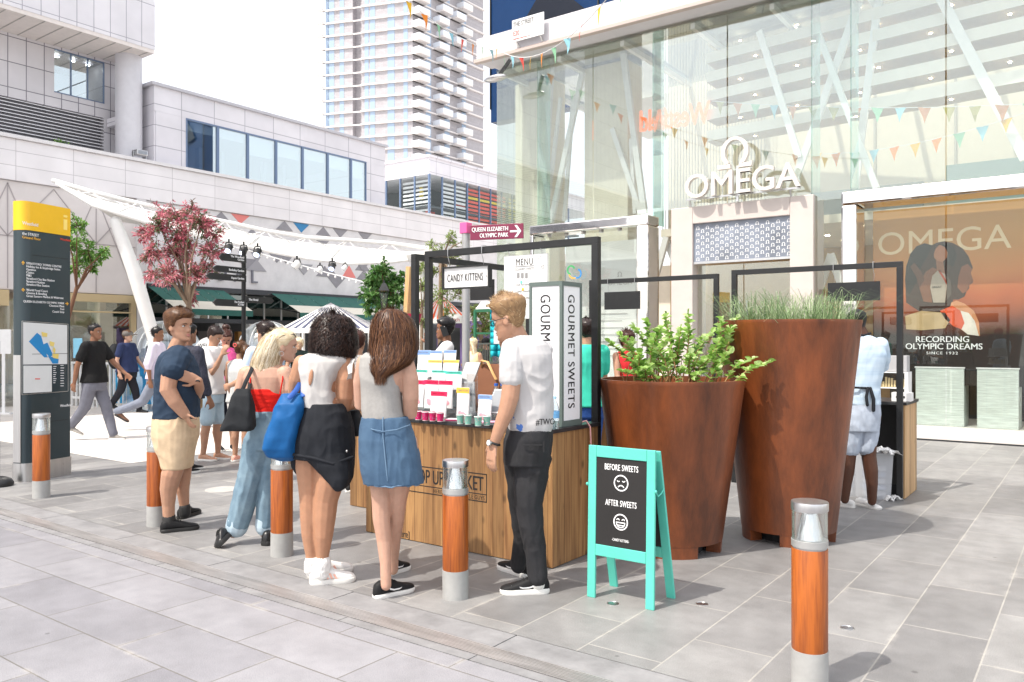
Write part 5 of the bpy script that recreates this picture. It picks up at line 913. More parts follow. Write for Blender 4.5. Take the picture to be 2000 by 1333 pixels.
# ---- things on the counter
def pz(px, py, Y): return at_y(px, py, Y)
PAPER = mat('pouch white', (.80, .79, .79), .45, var=.05, vs=14, bump=.25, bs=14); BND = {n: mat('pouch band '+n, hexc(h), .45, var=.08) for n, h in (('blue', '7a9fd8'), ('yellow', 'eebb3f'), ('teal', '4ec3ae'), ('pink', 'dd2457'))}
CATP = mat('pouch pink print', hexc('e0a0ac'), .5); DOTG = mat('pouch grey print', hexc('a9a4a8'), .5)
def pouch(xl_, xr_, yt, yb, Y, col, lab, cat=True):
    a, c_ = pz(xl_, yb, Y), pz(xr_, yb, Y); top = pz((xl_+xr_)/2, yt, Y).z; w = c_.x-a.x; z0 = pz((xl_+xr_)/2, yb, Y).z; h = top-z0; cx_ = (a.x+c_.x)/2
    t = thing('sweet_pouch', lab, 'sweet pouch', (cx_, Y, z0), 'sweet pouches on the counter'); bh = .16*h
    rows = [(0, 1, .0+bh*.35), (.06, .98, bh*.45), (.3, .96, bh*.38), (.6, .97, bh*.2), (.86, .99, .006), (1, 1, .004)]; rings = []; sk = random.uniform(-.01, .01)
    for z, ww, d_ in rows:
        n = 16; ring = []
        for k in range(n):
            a_ = 2*math.pi*k/n; x = math.copysign(abs(math.cos(a_))**.35, math.cos(a_))*w/2*ww; y = math.copysign(abs(math.sin(a_))**.8, math.sin(a_))*d_; ring.append(Vector((cx_+x+sk*z, Y+y+z*.012, z0+z*h)))
        rings.append(ring)
    b = MB(); b.loft(rings); part('bag', b, PAPER, t, 50)
    def yf(z): return Y+z*.012-np.interp(z, [r[0] for r in rows], [r[2] for r in rows])-.0015
    b = MB(); b.add([(cx_-w*.49+sk, yf(.84), z0+.84*h), (cx_+w*.49+sk, yf(.84), z0+.84*h), (cx_+w*.497+sk, yf(.99), z0+.995*h), (cx_-w*.497+sk, yf(.99), z0+.995*h)], [(0, 1, 2, 3)]); part('top_band', b, BND[col], t)
    part('lettering', lettering('CANDY KITTENS', min(.022, h*.1), (cx_, yf(.9)-.001, z0+.89*h), (1, 0, 0), UP, .0006, w/(min(.022, h*.1)*9.6), 0, 'CENTER', lift=.0004), GRI if col in ('yellow', 'blue') else (M_INK if col == 'teal' else mat('deep red ink', hexc('9c1238'), .6)), t)
    b = MB(); nx = 6
    for j in range(5):
        for i in range(nx):
            z = .76-.1*j; x = (-.4+.8*i/(nx-1)+(.06 if j % 2 else 0))*w; s = .0035
            if j > 2 and abs(x) < w*.3: continue
            b.add([(cx_+x-s, yf(z)-.001, z0+z*h), (cx_+x, yf(z)-.001, z0+z*h-s), (cx_+x+s, yf(z)-.001, z0+z*h), (cx_+x, yf(z)-.001, z0+z*h+s)], [(0, 1, 2, 3)])
    part('star_print', b, DOTG, t)
    if cat: b = MB(); b.ell((cx_+w*.05, yf(.22)-.001, z0+.2*h), w*.3, .003, h*.12, n=12, m=6); b.ell((cx_-w*.15, yf(.28)-.001, z0+.28*h), w*.14, .003, h*.07, n=10, m=5); part('pink_print', b, CATP, t)
rowsP = [('blue', 5.0, [(814, 839, 683, 738), (838, 863, 684, 716), (866, 890, 683, 716)]), ('yellow', 4.93, [(836, 863, 702, 735), (863, 894, 702, 735)]), ('teal', 4.86, [(806, 835, 721, 752), (841, 869, 722, 752), (870, 902, 724, 760)]),
         ('pink', 4.78, [(800, 827, 741, 793), (829, 857, 741, 796), (857, 884, 742, 796)])]
wd_ = ['left end of the', 'middle of the', 'right end of the', 'fourth in the']; rn = {'blue': 'blue topped sweet pouch, %s top row of the stand', 'yellow': 'yellow topped sweet pouch, %s second row of the stand', 'teal': 'teal topped sweet pouch, %s third row of the stand', 'pink': 'red topped sweet pouch, %s lower row behind the cups'}
for col, Y, L_ in rowsP:
    for i, q in enumerate(L_): pouch(*q, Y, col, rn[col] % (wd_[2] if (len(L_) == 2 and i == 1) else wd_[i]), col in ('pink', 'blue'))
pouch(839, 871, 763, 822, 4.66, 'pink', 'red topped sweet pouch standing alone just behind the pink cups'); pouch(892, 917, 756, 824, 4.70, 'yellow', 'yellow topped sweet pouch standing alone behind the mint cups'); pouch(932, 959, 770, 824, 4.62, 'blue', 'blue topped sweet pouch on the right of the mint cups')
# clear tiered stand holding the pouches
ds = thing('display_stand', 'clear stepped stand carrying rows of sweet pouches', 'display stand', (-4.2, 4.95, .918)); PERS = glass('clear acrylic', (.95, .96, .97), .06); xs0, xs1 = pz(803, 800, 4.9).x, pz(905, 800, 4.9).x
for Y, yb in ((5.0, 716), (4.93, 735), (4.86, 752), (4.78, 795)):
    z = pz(850, yb, Y).z-.003; b = MB(); b.box(xs0, xs1, Y-.034, Y+.034, z-.004, z); part('shelf', b, PERS, ds); b = MB(); b.box(xs0, xs1, Y+.029, Y+.034, .919, z-.004); part('riser', b, PERS, ds)
# paper cups
def cup(px, py, Y, m, lab):
    p = at_d(px, py, 1); D = (EYE-.918)*F_PX/(py-HOR); p = at_d(px, py, D); p.z = .9185
    t = thing('paper_cup', lab, 'paper cup', p, 'sample cups on the counter'); b = MB(); b.lathe(p, [(.021, 0), (.027, .062), (.028, .064), (.026, .065), (.02, .01)], 20, cap=False); b.lathe(p, [(.0205, 0), (.0, .001)], 20, cap=False); part('cup_body', b, m, t, 40)
    b = MB(); b.lathe(p, [(.0272, .06), (.0292, .061), (.0292, .066), (.0265, .067)], 20, cap=False); part('rim', b, M_WHITE, t, 40); b = MB(); b.lathe(p, [(.0218, .0005), (.0224, .004)], 20, cap=False); part('base_rim', b, M_WHITE, t, 40)
    b = MB(); rg = random.Random(int(px))
    for k in range(22):
        a_ = rg.random()*6.28; z = rg.uniform(.01, .055); r_ = .0214+.006*z/.062; c_ = p+Vector((r_*math.cos(a_), r_*math.sin(a_), z)); s = .0032; tx = Vector((-math.sin(a_), math.cos(a_), 0)); b.add([c_-tx*s, c_-UP*s, c_+tx*s, c_+UP*s], [(0, 1, 2, 3)])
    part('cup_dots', b, DOTC if m is CPK else CATP, t)
CPK = mat('cup magenta', hexc('d6246c'), .5); CMT = mat('cup mint', hexc('86c4b4'), .5); DOTC = mat('cup grey dots', hexc('b08aa8'), .5)
for px, py, lab in ((817, 819, 'magenta paper cup at the left end of the row of four'), (831, 820.5, 'magenta paper cup, second from the left in the row of four'), (845, 821.5, 'magenta paper cup, third from the left in the row of four'), (860, 822.5, 'magenta paper cup at the right end of the row of four')): cup(px, py, 0, CPK, lab)
for px, py, lab in ((899, 827, 'mint paper cup at the left end, below the yellow topped pouch'), (914, 828, 'mint paper cup, second from the left of the four'), (934, 831, 'mint paper cup standing a little forward, third of the four'), (951, 830, 'mint paper cup at the right end, below the blue topped pouch')): cup(px, py, 0, CMT, lab)
# leaflets, tablets, bag, bottles
def on_counter(px, py): D = (EYE-.919)*F_PX/(py-HOR); p = at_d(px, py, D); p.z = .919; return p
p = on_counter(884, 820); b = MB(); b.obox(p+UP*.004, view(.05, 0, .01), view(-.01, 0, .04), UP*.003, 0); b.obox(p+UP*.009+view(.01, 0, .02), view(.045, 0, -.015), view(.012, 0, .035), UP*.001, 1); single('leaflet_stack', b, [mat('magenta leaflet', hexc('c2336e'), .5), M_WHITE], 'small stack of pink and white leaflets between pink and mint cups', 'leaflets', p)
p = on_counter(958, 824); b = MB(); b.obox(p+UP*.004, view(.06, 0, .02), view(-.015, 0, .045), UP*.003, 0); single('leaflet_stack', b, [mat('pale pink leaflet', hexc('e3a7c0'), .5)], 'loose pale leaflet on the counter right of the mint cups', 'leaflets', p)
t = thing('tablet_stand', 'tilted white tablet on a stand beside the blue topped pouch', 'tablet', on_counter(972, 806)); q = at_y(972, 783, 4.72); ux_ = view(.055, .0, -.03); uy_ = view(.035, .085, .04); b = MB(); b.obox(q, ux_, uy_, ux_.cross(uy_).normalized()*.006); part('tablet_case', b, M_WHITE, t, bevel=.003); nn = ux_.cross(uy_).normalized(); b = MB(); b.obox(q+nn*.0075, ux_*.88, uy_*.88, nn*.001); part('screen', b, mat('tablet screen', hexc('8b8f94'), .15), t); b = MB(); b.bar(q-uy_*.6, Vector((q.x, q.y+.06, .92)), .02); part('foot', b, M_BLACK, t)
t = thing('till_screen', 'grey angled till screen standing above the counter', 'till screen', pz(912, 800, 4.95)); q = pz(917, 728, 4.95); ux_ = view(.06, .0, -.02); uy_ = view(.03, .085, .03); nn = ux_.cross(uy_).normalized(); b = MB(); b.obox(q, ux_, uy_, nn*.008); part('screen_back', b, mat('till grey', (.32, .32, .32), .45, .2), t, bevel=.004); b = MB(); b.bar(q-uy_*.8, Vector((q.x, q.y+.05, .92)), .03); b.obox(Vector((q.x, q.y+.05, .928)), (.08, 0, 0), (0, .06, 0), UP*.008); part('stand', b, M_STEEL, t)
t = thing('leaflet_holder', 'clear holder with coloured leaflets behind the yellow topped pouch', 'leaflet holder', pz(915, 800, 4.82)); q = pz(914, 760, 4.82); b = MB(); b.box(q.x-.05, q.x+.06, 4.8, 4.805, .92, q.z+.05); b.box(q.x-.05, q.x+.06, 4.86, 4.865, .92, q.z+.12); b.box(q.x-.05, q.x+.06, 4.8, 4.865, .919, .924); part('holder', b, PERS, t); b = MB(); b.box(q.x-.045, q.x+.055, 4.83, 4.84, q.z-.03, q.z+.06); b.box(q.x-.045, q.x+.055, 4.841, 4.845, .93, q.z-.03); part('leaflets', b, mat('grey leaflet', (.4, .41, .42), .5, var=.2, vs=20), t)
t = thing('paper_bag', 'brown paper carrier bag with tan handles behind the counter', 'paper bag', (pz(952, 790, 5.35).x, 5.35, .62)); A_, B_ = pz(929, 790, 5.35), pz(978, 790, 5.35); zt_ = pz(950, 710, 5.35).z; KR = mat('brown bag paper', hexc('7c4f35'), .7, var=.1, vs=5, bump=.15, bs=12)
b = MB(); b.loft([[Vector((A_.x, 5.32, .62)), Vector((B_.x, 5.32, .62)), Vector((B_.x, 5.5, .62)), Vector((A_.x, 5.5, .62))], [Vector((A_.x-.02, 5.3, 1.05)), Vector((B_.x+.01, 5.3, 1.05)), Vector((B_.x+.01, 5.52, 1.05)), Vector((A_.x-.02, 5.52, 1.05))], [Vector((A_.x, 5.36, zt_)), Vector((B_.x, 5.36, zt_)), Vector((B_.x, 5.46, zt_)), Vector((A_.x, 5.46, zt_))]]); part('bag_body', b, KR, t)
b = MB(); w = B_.x-A_.x; b.tube([(A_.x+w*.25, 5.35, zt_-.02), (A_.x+w*.3, 5.33, zt_+.03), (A_.x+w*.6, 5.31, zt_+.02), (A_.x+w*.85, 5.3, zt_-.08), (A_.x+w*.95, 5.3, zt_-.12)], .012, 8, flat=.4); part('handle', b, mat('tan ribbon', hexc('c79c62'), .5), t, 60)
b = MB(); b.box(-4.5, -3.0, 5.2, 5.6, .58, .62); b.box(-4.45, -4.4, 5.2, 5.6, 0, .58); b.box(-3.1, -3.05, 5.2, 5.6, 0, .58); single('back_shelf', b, M_CTOP, 'low dark shelf behind the sweet counter carrying the paper bag', 'shelf', (-3.7, 5.4, 0))
WTR = glass('bottle plastic', (.86, .93, .97), .15); LBL = mat('bottle label', hexc('6aa7d8'), .5, var=.3, vs=20); CAPB = mat('bottle cap', hexc('2f62b8'), .5)
def bottle(p, h, lab, capm):
    t = thing('water_bottle', lab, 'water bottle', p, 'plastic water bottles on the stall'); b = MB(); r_ = h*.15; b.lathe(p, [(r_*.9, 0), (r_, .03*h), (r_*.94, .2*h), (r_, .25*h), (r_, .6*h), (r_*.8, .72*h), (r_*.36, .88*h), (r_*.36, .93*h)], 18); part('bottle_body', b, WTR, t, 50)
    b = MB(); b.lathe(p, [(r_*1.01, .33*h), (r_*1.01, .55*h)], 18, cap=False); part('label', b, LBL, t, 50); b = MB(); b.lathe(p, [(r_*.42, .92*h), (r_*.42, h)], 14); part('cap', b, capm, t, 50)
q = on_counter(970, 812); q.y = 5.0; q.x = at_y(969, 800, 5.0).x; bottle(Vector((q.x, 5.0, .919)), .25, 'blue capped water bottle in front of the paper bag', CAPB); bottle(Vector((at_y(981, 800, 5.06).x, 5.06, .919)), .25, 'blue capped water bottle just left of the man in the white t-shirt', CAPB); bottle(on_counter(1083, 836), .215, 'clear water bottle with pale cap at the foot of the light box', mat('pale cap', hexc('a9d3ea'), .5))
# turquoise cloth hanging at the back of the kiosk
b = MB(); A_, B_ = at_d(958, 600, 8.6), at_d(1012, 598, 8.6); n = 24; rows = []
for j in range(9):
    z = A_.z-(A_.z-at_d(958, 697, 8.6).z)*j/8; rows.append([A_.lerp(B_, i/n)*1.0+FW*(.025*math.sin(i*1.1+j*.3))+Vector((0, 0, z-A_.z+.012*math.sin(i*.5)*(j == 8))) for i in range(n+1)])
for j in range(8):
    for i in range(n): b.add([rows[j+1][i], rows[j+1][i+1], rows[j][i+1], rows[j][i]], [(0, 1, 2, 3)])
o_ = single('cloth_banner', b, mat('turquoise cloth', hexc('18b5c4'), .8, var=.05), 'bright turquoise cloth hanging at the back of the kiosk', 'banner', A_, None, 180)
so_m = o_.modifiers.new('s', 'SOLIDIFY'); so_m.thickness = .003
b = MB(); p = at_d(968, 665, 8.5); b.prism([(-.02, -.03), (.055, -.03), (.055, .12), (-.02, .12)], p, RT, UP, 0, .003); single('price_card', b, M_WHITE, 'small white card pinned on the turquoise cloth', 'card', p)
b = MB(); b.bar(A_+UP*.02-RT*.05, B_+UP*.02+RT*.3, .03); b.bar(Vector((B_.x+.2, B_.y+.1, 0)), B_+UP*.04+Vector((.2, .1, 0)), .03); single('cloth_rail', b, M_BLACK, 'thin dark rail holding the turquoise cloth', 'rail', (B_.x, B_.y, 0))
b = MB(); q = at_d(803, 640, 7.6); b.lathe(Vector((q.x, q.y, at_d(803, 641, 7.6).z)), [(.07, 0), (.1, .14)], 20); single('red_bucket', b, mat('crimson paint', hexc('c21f48'), .5), 'crimson bucket shaped lamp shade behind the brunette woman', 'lamp shade', (q.x, q.y, 0), None, 40)
b = MB(); b.bar(at_d(795, 605, 7.8), at_d(800, 520, 7.8), .05); b.bar(at_d(795, 605, 7.8), Vector((at_d(795, 605, 7.8).x, at_d(795, 605, 7.8).y, 0)), .05); single('timber_post', b, wood('pale post', 'b98f5c', 'd9b887', 'Z'), 'pale timber post beside the black frame behind the brunette', 'post', (0, 0, 0))
# rainbow coloured ribbon emblem on the shop glass behind the light box
b = MB(); o = at_y(1122, 532, 13.7); arc(b, o, (1, 0, 0), UP, -.08, .06, .1, .035, .3, 4.6, .004, mi=0); arc(b, o, (1, 0, 0), UP, .07, -.02, .1, .035, -2.6, 1.4, .005, mi=1); arc(b, o, (1, 0, 0), UP, -.02, -.0, .12, .03, 3.4, 5.2, .006, mi=2); single('ribbon_emblem', b, [mat('emblem green', hexc('4aa96a'), .5), mat('emblem blue', hexc('3c8ac9'), .5), mat('emblem yellow', hexc('e0a94a'), .5)], 'green, blue and yellow ribbon emblem stuck on the shop glass above the light box', 'emblem', o)
# right-hand stall stock
CP = at_y(1740, 725, 8.6); GRYB = mat('grey box', (.42, .42, .43), .5, var=.05)
for i, (x0, x1, lab) in enumerate(((1706, 1728, 'grey box behind the shirted worker, left of the pair'), (1732, 1772, 'wider grey box on the acrylic shelf beside the frame post'))):
    a, c_ = at_y(x0, 724, 8.62), at_y(x1, 724, 8.62); b = MB(); b.box(a.x, c_.x, 8.6, 8.75, a.z, a.z+.155); single('stock_box', b, GRYB, lab, 'box', (a.x, 8.6, a.z), None, None, .004)
t = thing('display_shelf', 'white and clear display shelf on the right hand counter', 'display shelf', (CP.x, 8.62, .918)); a, c_ = at_y(1700, 724, 8.6), at_y(1774, 724, 8.6); b = MB(); b.box(a.x, c_.x, 8.58, 8.78, a.z-.012, a.z-.001); b.box(c_.x-.03, c_.x, 8.58, 8.78, .92, a.z-.013); b.box(a.x, c_.x-.031, 8.58, 8.78, at_y(1720, 757, 8.6).z, at_y(1720, 757, 8.6).z+.008); part('shelf', b, M_WHITE, t)
b = MB(); rg = random.Random(2)
for k in range(12): b.lathe((a.x+.03+k*.026, 8.66, at_y(1720, 757, 8.6).z+.009), [(.01, 0), (.01, rg.uniform(.05, .11))], 8)
part('vials', b, [mat('amber vials', (.55, .45, .25), .3)], t)
b = MB(); a = at_y(1742, 792, 8.5); b.box(a.x, a.x+.17, 8.48, 8.62, .919, 1.0); b.box(a.x+.04, a.x+.12, 8.476, 8.48, .95, .97, 1); single('card_printer', b, [M_WHITE, M_DARK], 'small white receipt printer on the right hand counter', 'printer', (a.x, 8.5, .919), None, None, 0)
TUB = mat('tub plastic', (.72, .74, .78), .25, alpha=.55); 
for x0, x1, D, lab in ((1630, 1682, 7.75, 'clear plastic storage tub behind the workers legs'), (1684, 1745, 7.6, 'clear plastic storage tub with papers on its lid by the frame post')):
    a, c_ = at_d(x0, 665, D), at_d(x1, 665, D); a.z = c_.z = 0; ux_ = (c_-a); fw = Vector((-ux_.y, ux_.x, 0)).normalized()*.3; t = thing('storage_tub', lab, 'storage tub', (a+c_)/2, 'plastic tubs under the stall'); h = .42
    b = MB(); b.loft([[a.lerp(c_, .06)+fw*.06, a.lerp(c_, .94)+fw*.06, a.lerp(c_, .94)+fw*.94, a.lerp(c_, .06)+fw*.94], [v+UP*h for v in (a, c_, c_+fw, a+fw)]]); part('tub_body', b, TUB, t); b = MB(); b.obox((a+c_+fw)/2+UP*(h+.012), ux_*.52, fw*.54, UP*.01); part('lid', b, TUB, t, bevel=.004)
    b = MB(); rg = random.Random(int(x0))
    for k in range(5): b.obox((a+c_+fw)/2+UP*(.05+k*.06), ux_*rg.uniform(.25, .36), fw*.38, UP*.022, k % 2)
    part('stock', b, [mat('stock grey', (.5, .5, .52), .7), mat('stock blue', (.3, .36, .48), .7)], t)
def crumple(c_, sx_, sy_, sz_, m, lab, nm, cat):
    b = MB(); n = 14; rows = []
    for j in range(n): rows.append([Vector(c_)+RT*((i/(n-1)-.5)*sx_)+FW*((j/(n-1)-.5)*sy_)+UP*(sz_*(.5+noise.noise(Vector((i*.5, j*.5, sx_*9))))*max(0, math.sin(math.pi*i/(n-1)))**.5+.003) for i in range(n)])
    for j in range(n-1):
        for i in range(n-1): b.add([rows[j][i], rows[j][i+1], rows[j+1][i+1], rows[j+1][i]], [(0, 1, 2, 3)])
    o = single(nm, b, m, lab, cat, c_, None, 30); s_ = o.modifiers.new('s', 'SOLIDIFY'); s_.thickness = .002
crumple(at_d(1718, 665, 7.6)+UP*-1.06, .3, .3, .06, M_WHITE, 'crumpled white paper lying on the storage tub lid', 'paper_sheet', 'paper'); crumple(gp(1745, 976), .16, .1, .05, M_WHITE, 'crumpled white paper on the ground at the foot of the frame post', 'paper_sheet', 'paper')
# ================================================================ people
def skinm(name, c):
    m = mat(name, c, .5, var=.07, vs=22, bump=.08, bs=220, spec=.35); p = m.node_tree.nodes['Principled BSDF']; p.inputs['Subsurface Weight'].default_value = .12; p.inputs['Subsurface Radius'].default_value = (.02, .008, .005); p.inputs['Subsurface Scale'].default_value = .5; return m
SK_F = skinm('fair skin', (.44, .245, .16)); SK_P = skinm('pale skin', (.52, .31, .225)); SK_T = skinm('tan skin', (.43, .225, .135)); SK_D = skinm('deep brown skin', (.085, .035, .02)); SK_B = skinm('brown skin', (.25, .12, .07))
LIP = mat('lips', (.5, .2, .17), .45); EYW = mat('eye white', (.7, .7, .68), .2); EYD = mat('eye dark', (.03, .02, .015), .15)
def cloth(name, c, rough=.85, var=.12, vs=9, bs=420, bump=.12, **k): return mat(name, hexc(c) if isinstance(c, str) else c, rough, var=var, vs=vs, bump=bump, bs=bs, spec=.22, **k)
HZ = np.array([-.115, -.108, -.095, -.08, -.06, -.04, -.02, 0, .025, .05, .075, .095, .108, .115]); HWd = np.array([.012, .028, .04, .048, .0565, .062, .067, .070, .0735, .0745, .068, .053, .033, .006])
HF = np.array([.066, .084, .092, .09, .087, .084, .083, .083, .091, .090, .076, .05, .022, .0]); HB = np.array([.045, .03, .0, -.03, -.05, -.064, -.078, -.09, -.098, -.1, -.092, -.07, -.042, -.01])
def head_grid(k, nz=40, nt=52):
    """Rows of head points in head space: x right, y forward, z up; features modelled in."""
    out = []
    for i in range(nz):
        z = -.115+.23*(.5-.5*math.cos(math.pi*i/(nz-1))); w, yf, yb = (np.interp(z, HZ, a) for a in (HWd, HF, HB)); y0 = (yf+yb)/2-.012 if z < -.05 else -.006; row = []
        for j in range(nt):
            t = 2*math.pi*j/nt; ct, s_ = math.cos(t), math.sin(t); e = .86
            x = w*math.copysign(abs(ct)**e, ct); y = y0+(yf-y0 if s_ > 0 else y0-yb)*math.copysign(abs(s_)**.9, s_)
            if s_ > 0:
                g = lambda cx, cz, sx, sz: math.exp(-((x-cx)/sx)**2-((z-cz)/sz)**2)
                nh = np.interp(z, [-.05, -.044, -.036, -.02, .0, .018, .03], [0, .006, .025, .017, .009, .003, 0]); nw = np.interp(z, [-.045, -.03, .02], [.0145, .011, .0075])
                y += nh*math.exp(-(x/nw)**2)+.005*(g(-.013, -.036, .007, .009)+g(.013, -.036, .007, .009))
                y -= .010*(g(-.031, .0, .015, .011)+g(.031, .0, .015, .011)); y += .004*(g(-.03, .02, .02, .007)+g(.03, .02, .02, .007))
                y += .0065*g(0, -.0585, .019, .005)+.0065*g(0, -.069, .017, .005)-.004*g(0, -.0637, .022, .0022)-.004*g(0, -.079, .02, .006)+.006*g(0, -.098, .018, .012)+.003*(g(-.042, -.025, .018, .018)+g(.042, -.025, .018, .018))
            row.append((x*k, y*k, z*k))
        out.append(row)
    return out
def smst(a): a = max(0, min(1, a)); return a*a*(3-2*a)
def zline(t):     # hairline height by the angle from the face
    return float(np.interp(t, [0, .5, .95, 1.2, 1.42, 1.62, 1.8, 2.3, 3.15], [.072, .07, .05, .01, -.005, .012, -.03, -.062, -.068]))
class Person:
    def __init__(s, label, D, foot, vox=.007, skin=None):
        s.D, s.vox, s.skin = D, vox, skin or SK_F; loc = at_d(foot[0], HOR, D); loc.z = 0
        s.root = thing('person', label, 'person', loc); s.body = MB(); s.kids = []
    def p(s, px, py, dd=0): return at_d(px, py, s.D+dd)
    def k(s): return s.D/F_PX
    def tube(s, pts, mb=None, n=12, flat=1.0, fdir=None):
        mb = s.body if mb is None else mb
        mb.tube([at_d(q[0], q[1], s.D+(q[3] if len(q) > 3 else 0)) for q in pts], [q[2]*s.k() for q in pts], n, flat=flat, fdir=fdir); return mb
    def loft(s, rows, mb=None, n=26, e=.82):
        mb = s.body if mb is None else mb; rings = []
        for q in rows:
            py, xl, xr, bh = q[:4]; dd = q[4] if len(q) > 4 else 0; c = at_d((xl+xr)/2, py, s.D+dd); a = (xr-xl)/2*s.k()
            rings.append([c+RT*a*math.copysign(abs(math.cos(t))**e, math.cos(t))+FW*bh*math.copysign(abs(math.sin(t))**e, math.sin(t)) for t in np.linspace(0, 2*math.pi, n, False)])
        if rows[0][0] < rows[-1][0]: rings = rings[::-1]
        mb.loft(rings); return mb
    def vmesh(s, name, mb, m, vox=None, it=2, wr=0, wf=9, st=(1, 1, .6), label=None, parent=None, seed=0):
        co, fs, nr = voxel(mb, vox or s.vox, it)
        if wr:
            for i in range(len(co)):
                q = Vector((co[i][0]*wf*1.25*st[0]+seed, co[i][1]*wf*st[1], co[i][2]*wf*st[2])); w_ = noise.noise_vector(q*.6)
                a = noise.noise(q+w_*1.3); d_ = (1-abs(a)*2.2)*.6+noise.noise(q*2.3)*.35
                co[i] += nr[i]*(wr*1.35*d_*(1-.85*nr[i][2]**2))
        b = MB(); b.v = [tuple(v) for v in co]; b.f = fs; b.m = [0]*len(fs); return part(name, b, m, parent or s.root, 180, None, 0, label)
    def cloth(s, name, m, mb, wr=.004, wf=9, st=(1, 1, .6), vox=None, it=2, parent=None): return s.vmesh(name, mb, m, vox, it, wr, wf, st, None, parent, seed=random.random()*50)
    def head(s, c, f, size=.235, roll=0, eyes=True, brow=None):
        """c: head centre (world); f: way the face looks."""
        s.hc = Vector(c); Y = Vector(f).normalized(); X = Y.cross(UP).normalized(); Z = X.cross(Y)
        if roll: R_ = Matrix.Rotation(roll, 3, Y); X, Z = R_ @ X, R_ @ Z
        s.ax = (X, Y, Z); s.hk = size/.23; G = head_grid(s.hk); s.G = G; W_ = lambda q: s.hc+X*q[0]+Y*q[1]+Z*q[2]; s.W = W_
        s.body.loft([[W_(q) for q in row] for row in G])
        for sg in (-1, 1):
            e = s.hc+X*(.073*sg*s.hk)+Y*(-.008*s.hk)+Z*(-.012*s.hk); s.body.ell(e, .009*s.hk, .02*s.hk, .032*s.hk, ax=((X*.85-Y*.5*sg*sg*1).normalized() if sg > 0 else (X*.85+Y*.5).normalized(), (Y*.9+Z*.2).normalized(), (Z*.95-Y*.25).normalized()), n=10, m=7)
        if eyes:
            b = MB(); b2 = MB(); b3 = MB(); k = s.hk
            for sg in (-1, 1):
                o = W_((.031*sg*k, .070*k, .001*k)); b.ell(o, .0125*k, .010*k, .0068*k, ax=s.ax, n=10, m=6); b2.ell(W_((.031*sg*k, .0765*k, .001*k)), .0055*k, .004*k, .0055*k, ax=s.ax, n=8, m=5)
                b3.tube([W_((x*sg*k, y*k, z*k)) for x, y, z in ((.016, .0895, .0165), (.03, .0905, .0205), (.047, .0775, .016))], [.0025*k, .0032*k, .0015*k], 6)
                b3.tube([W_((x*sg*k, y*k, z*k)) for x, y, z in ((.019, .078, .005), (.031, .081, .0085), (.044, .073, .004))], .0014*k, 5)
            part('eye', b, EYW, s.root, 180); part('iris', b2, EYD, s.root, 180); part('eyebrow', b3, brow or EYD, s.root, 180)
            b = MB(); b.ell(W_((0, .0895*k, -.0585*k)), .021*k, .006*k, .0042*k, ax=s.ax, n=12, m=6); b.ell(W_((0, .0895*k, -.0688*k)), .018*k, .006*k, .0048*k, ax=s.ax, n=12, m=6); part('lips', b, LIP, s.root, 180)
    def hair(s, m, top=.02, side=.008, strands=500, length=.035, flow=(0, -.6, .3), line=0.0, jit=.5, wid=.0035, extra=None):
        """Close-cropped cap following the skull plus loose strands; extra: [(loft rows, strands, wave, end rag)] for long hair."""
        b = MB(); T = []; X, Y, Z = s.ax; k = s.hk; G = s.G; rg = random.Random(len(s.root.name)+int(s.D*100)); cand = []; rows = []
        for row in G:
            r2 = []
            for q in row:
                t = abs(math.atan2(q[0], q[1]+.008*k)); mk = smst((q[2]/k-(zline(t)+line))/.022+.5); n_ = Vector((q[0], q[1]+.01*k, q[2]-.01*k)).normalized(); th = (side+(top-side)*smst((q[2]/k-.02)/.06))*k
                a = -.004+mk*(th+.004+.004*k*noise.noise(Vector(q)*55/k)); r2.append(Vector(q)+n_*a)
                if mk > .6: cand.append((Vector(q)+n_*a*.8, n_))
            rows.append(r2)
        b.loft([[s.W(q) for q in r2] for r2 in rows]); T += [.25+.3*rg.random() for _ in range(len(b.v))]
        def ribbon(P, w, side_):
            v0 = len(b.v); n = len(P); vs = []
            for i, q in enumerate(P): ww = w*(1-.75*(i/(n-1))**2); vs += [q-side_*ww/2, q+side_*ww/2]
            b.add(vs, [(2*i, 2*i+1, 2*i+3, 2*i+2) for i in range(n-1)]); T.extend([tt]*len(vs))
        for _ in range(strands if cand else 0):
            q, n_ = rg.choice(cand); tt = rg.random(); L_ = length*rg.uniform(.6, 1.2); d_ = (n_*.45+Vector(flow)+Vector((rg.gauss(0, jit), rg.gauss(0, jit), rg.gauss(0, jit)*.6))).normalized(); d2 = (d_+n_*-.35).normalized()
            P = [q, q+d_*L_*.4, q+d_*L_*.65+d2*L_*.35]; P = [s.W(x) for x in P]; sd = (X*n_.x+Y*n_.y+Z*n_.z).cross(P[1]-P[0]).normalized(); ribbon(P, wid, sd)
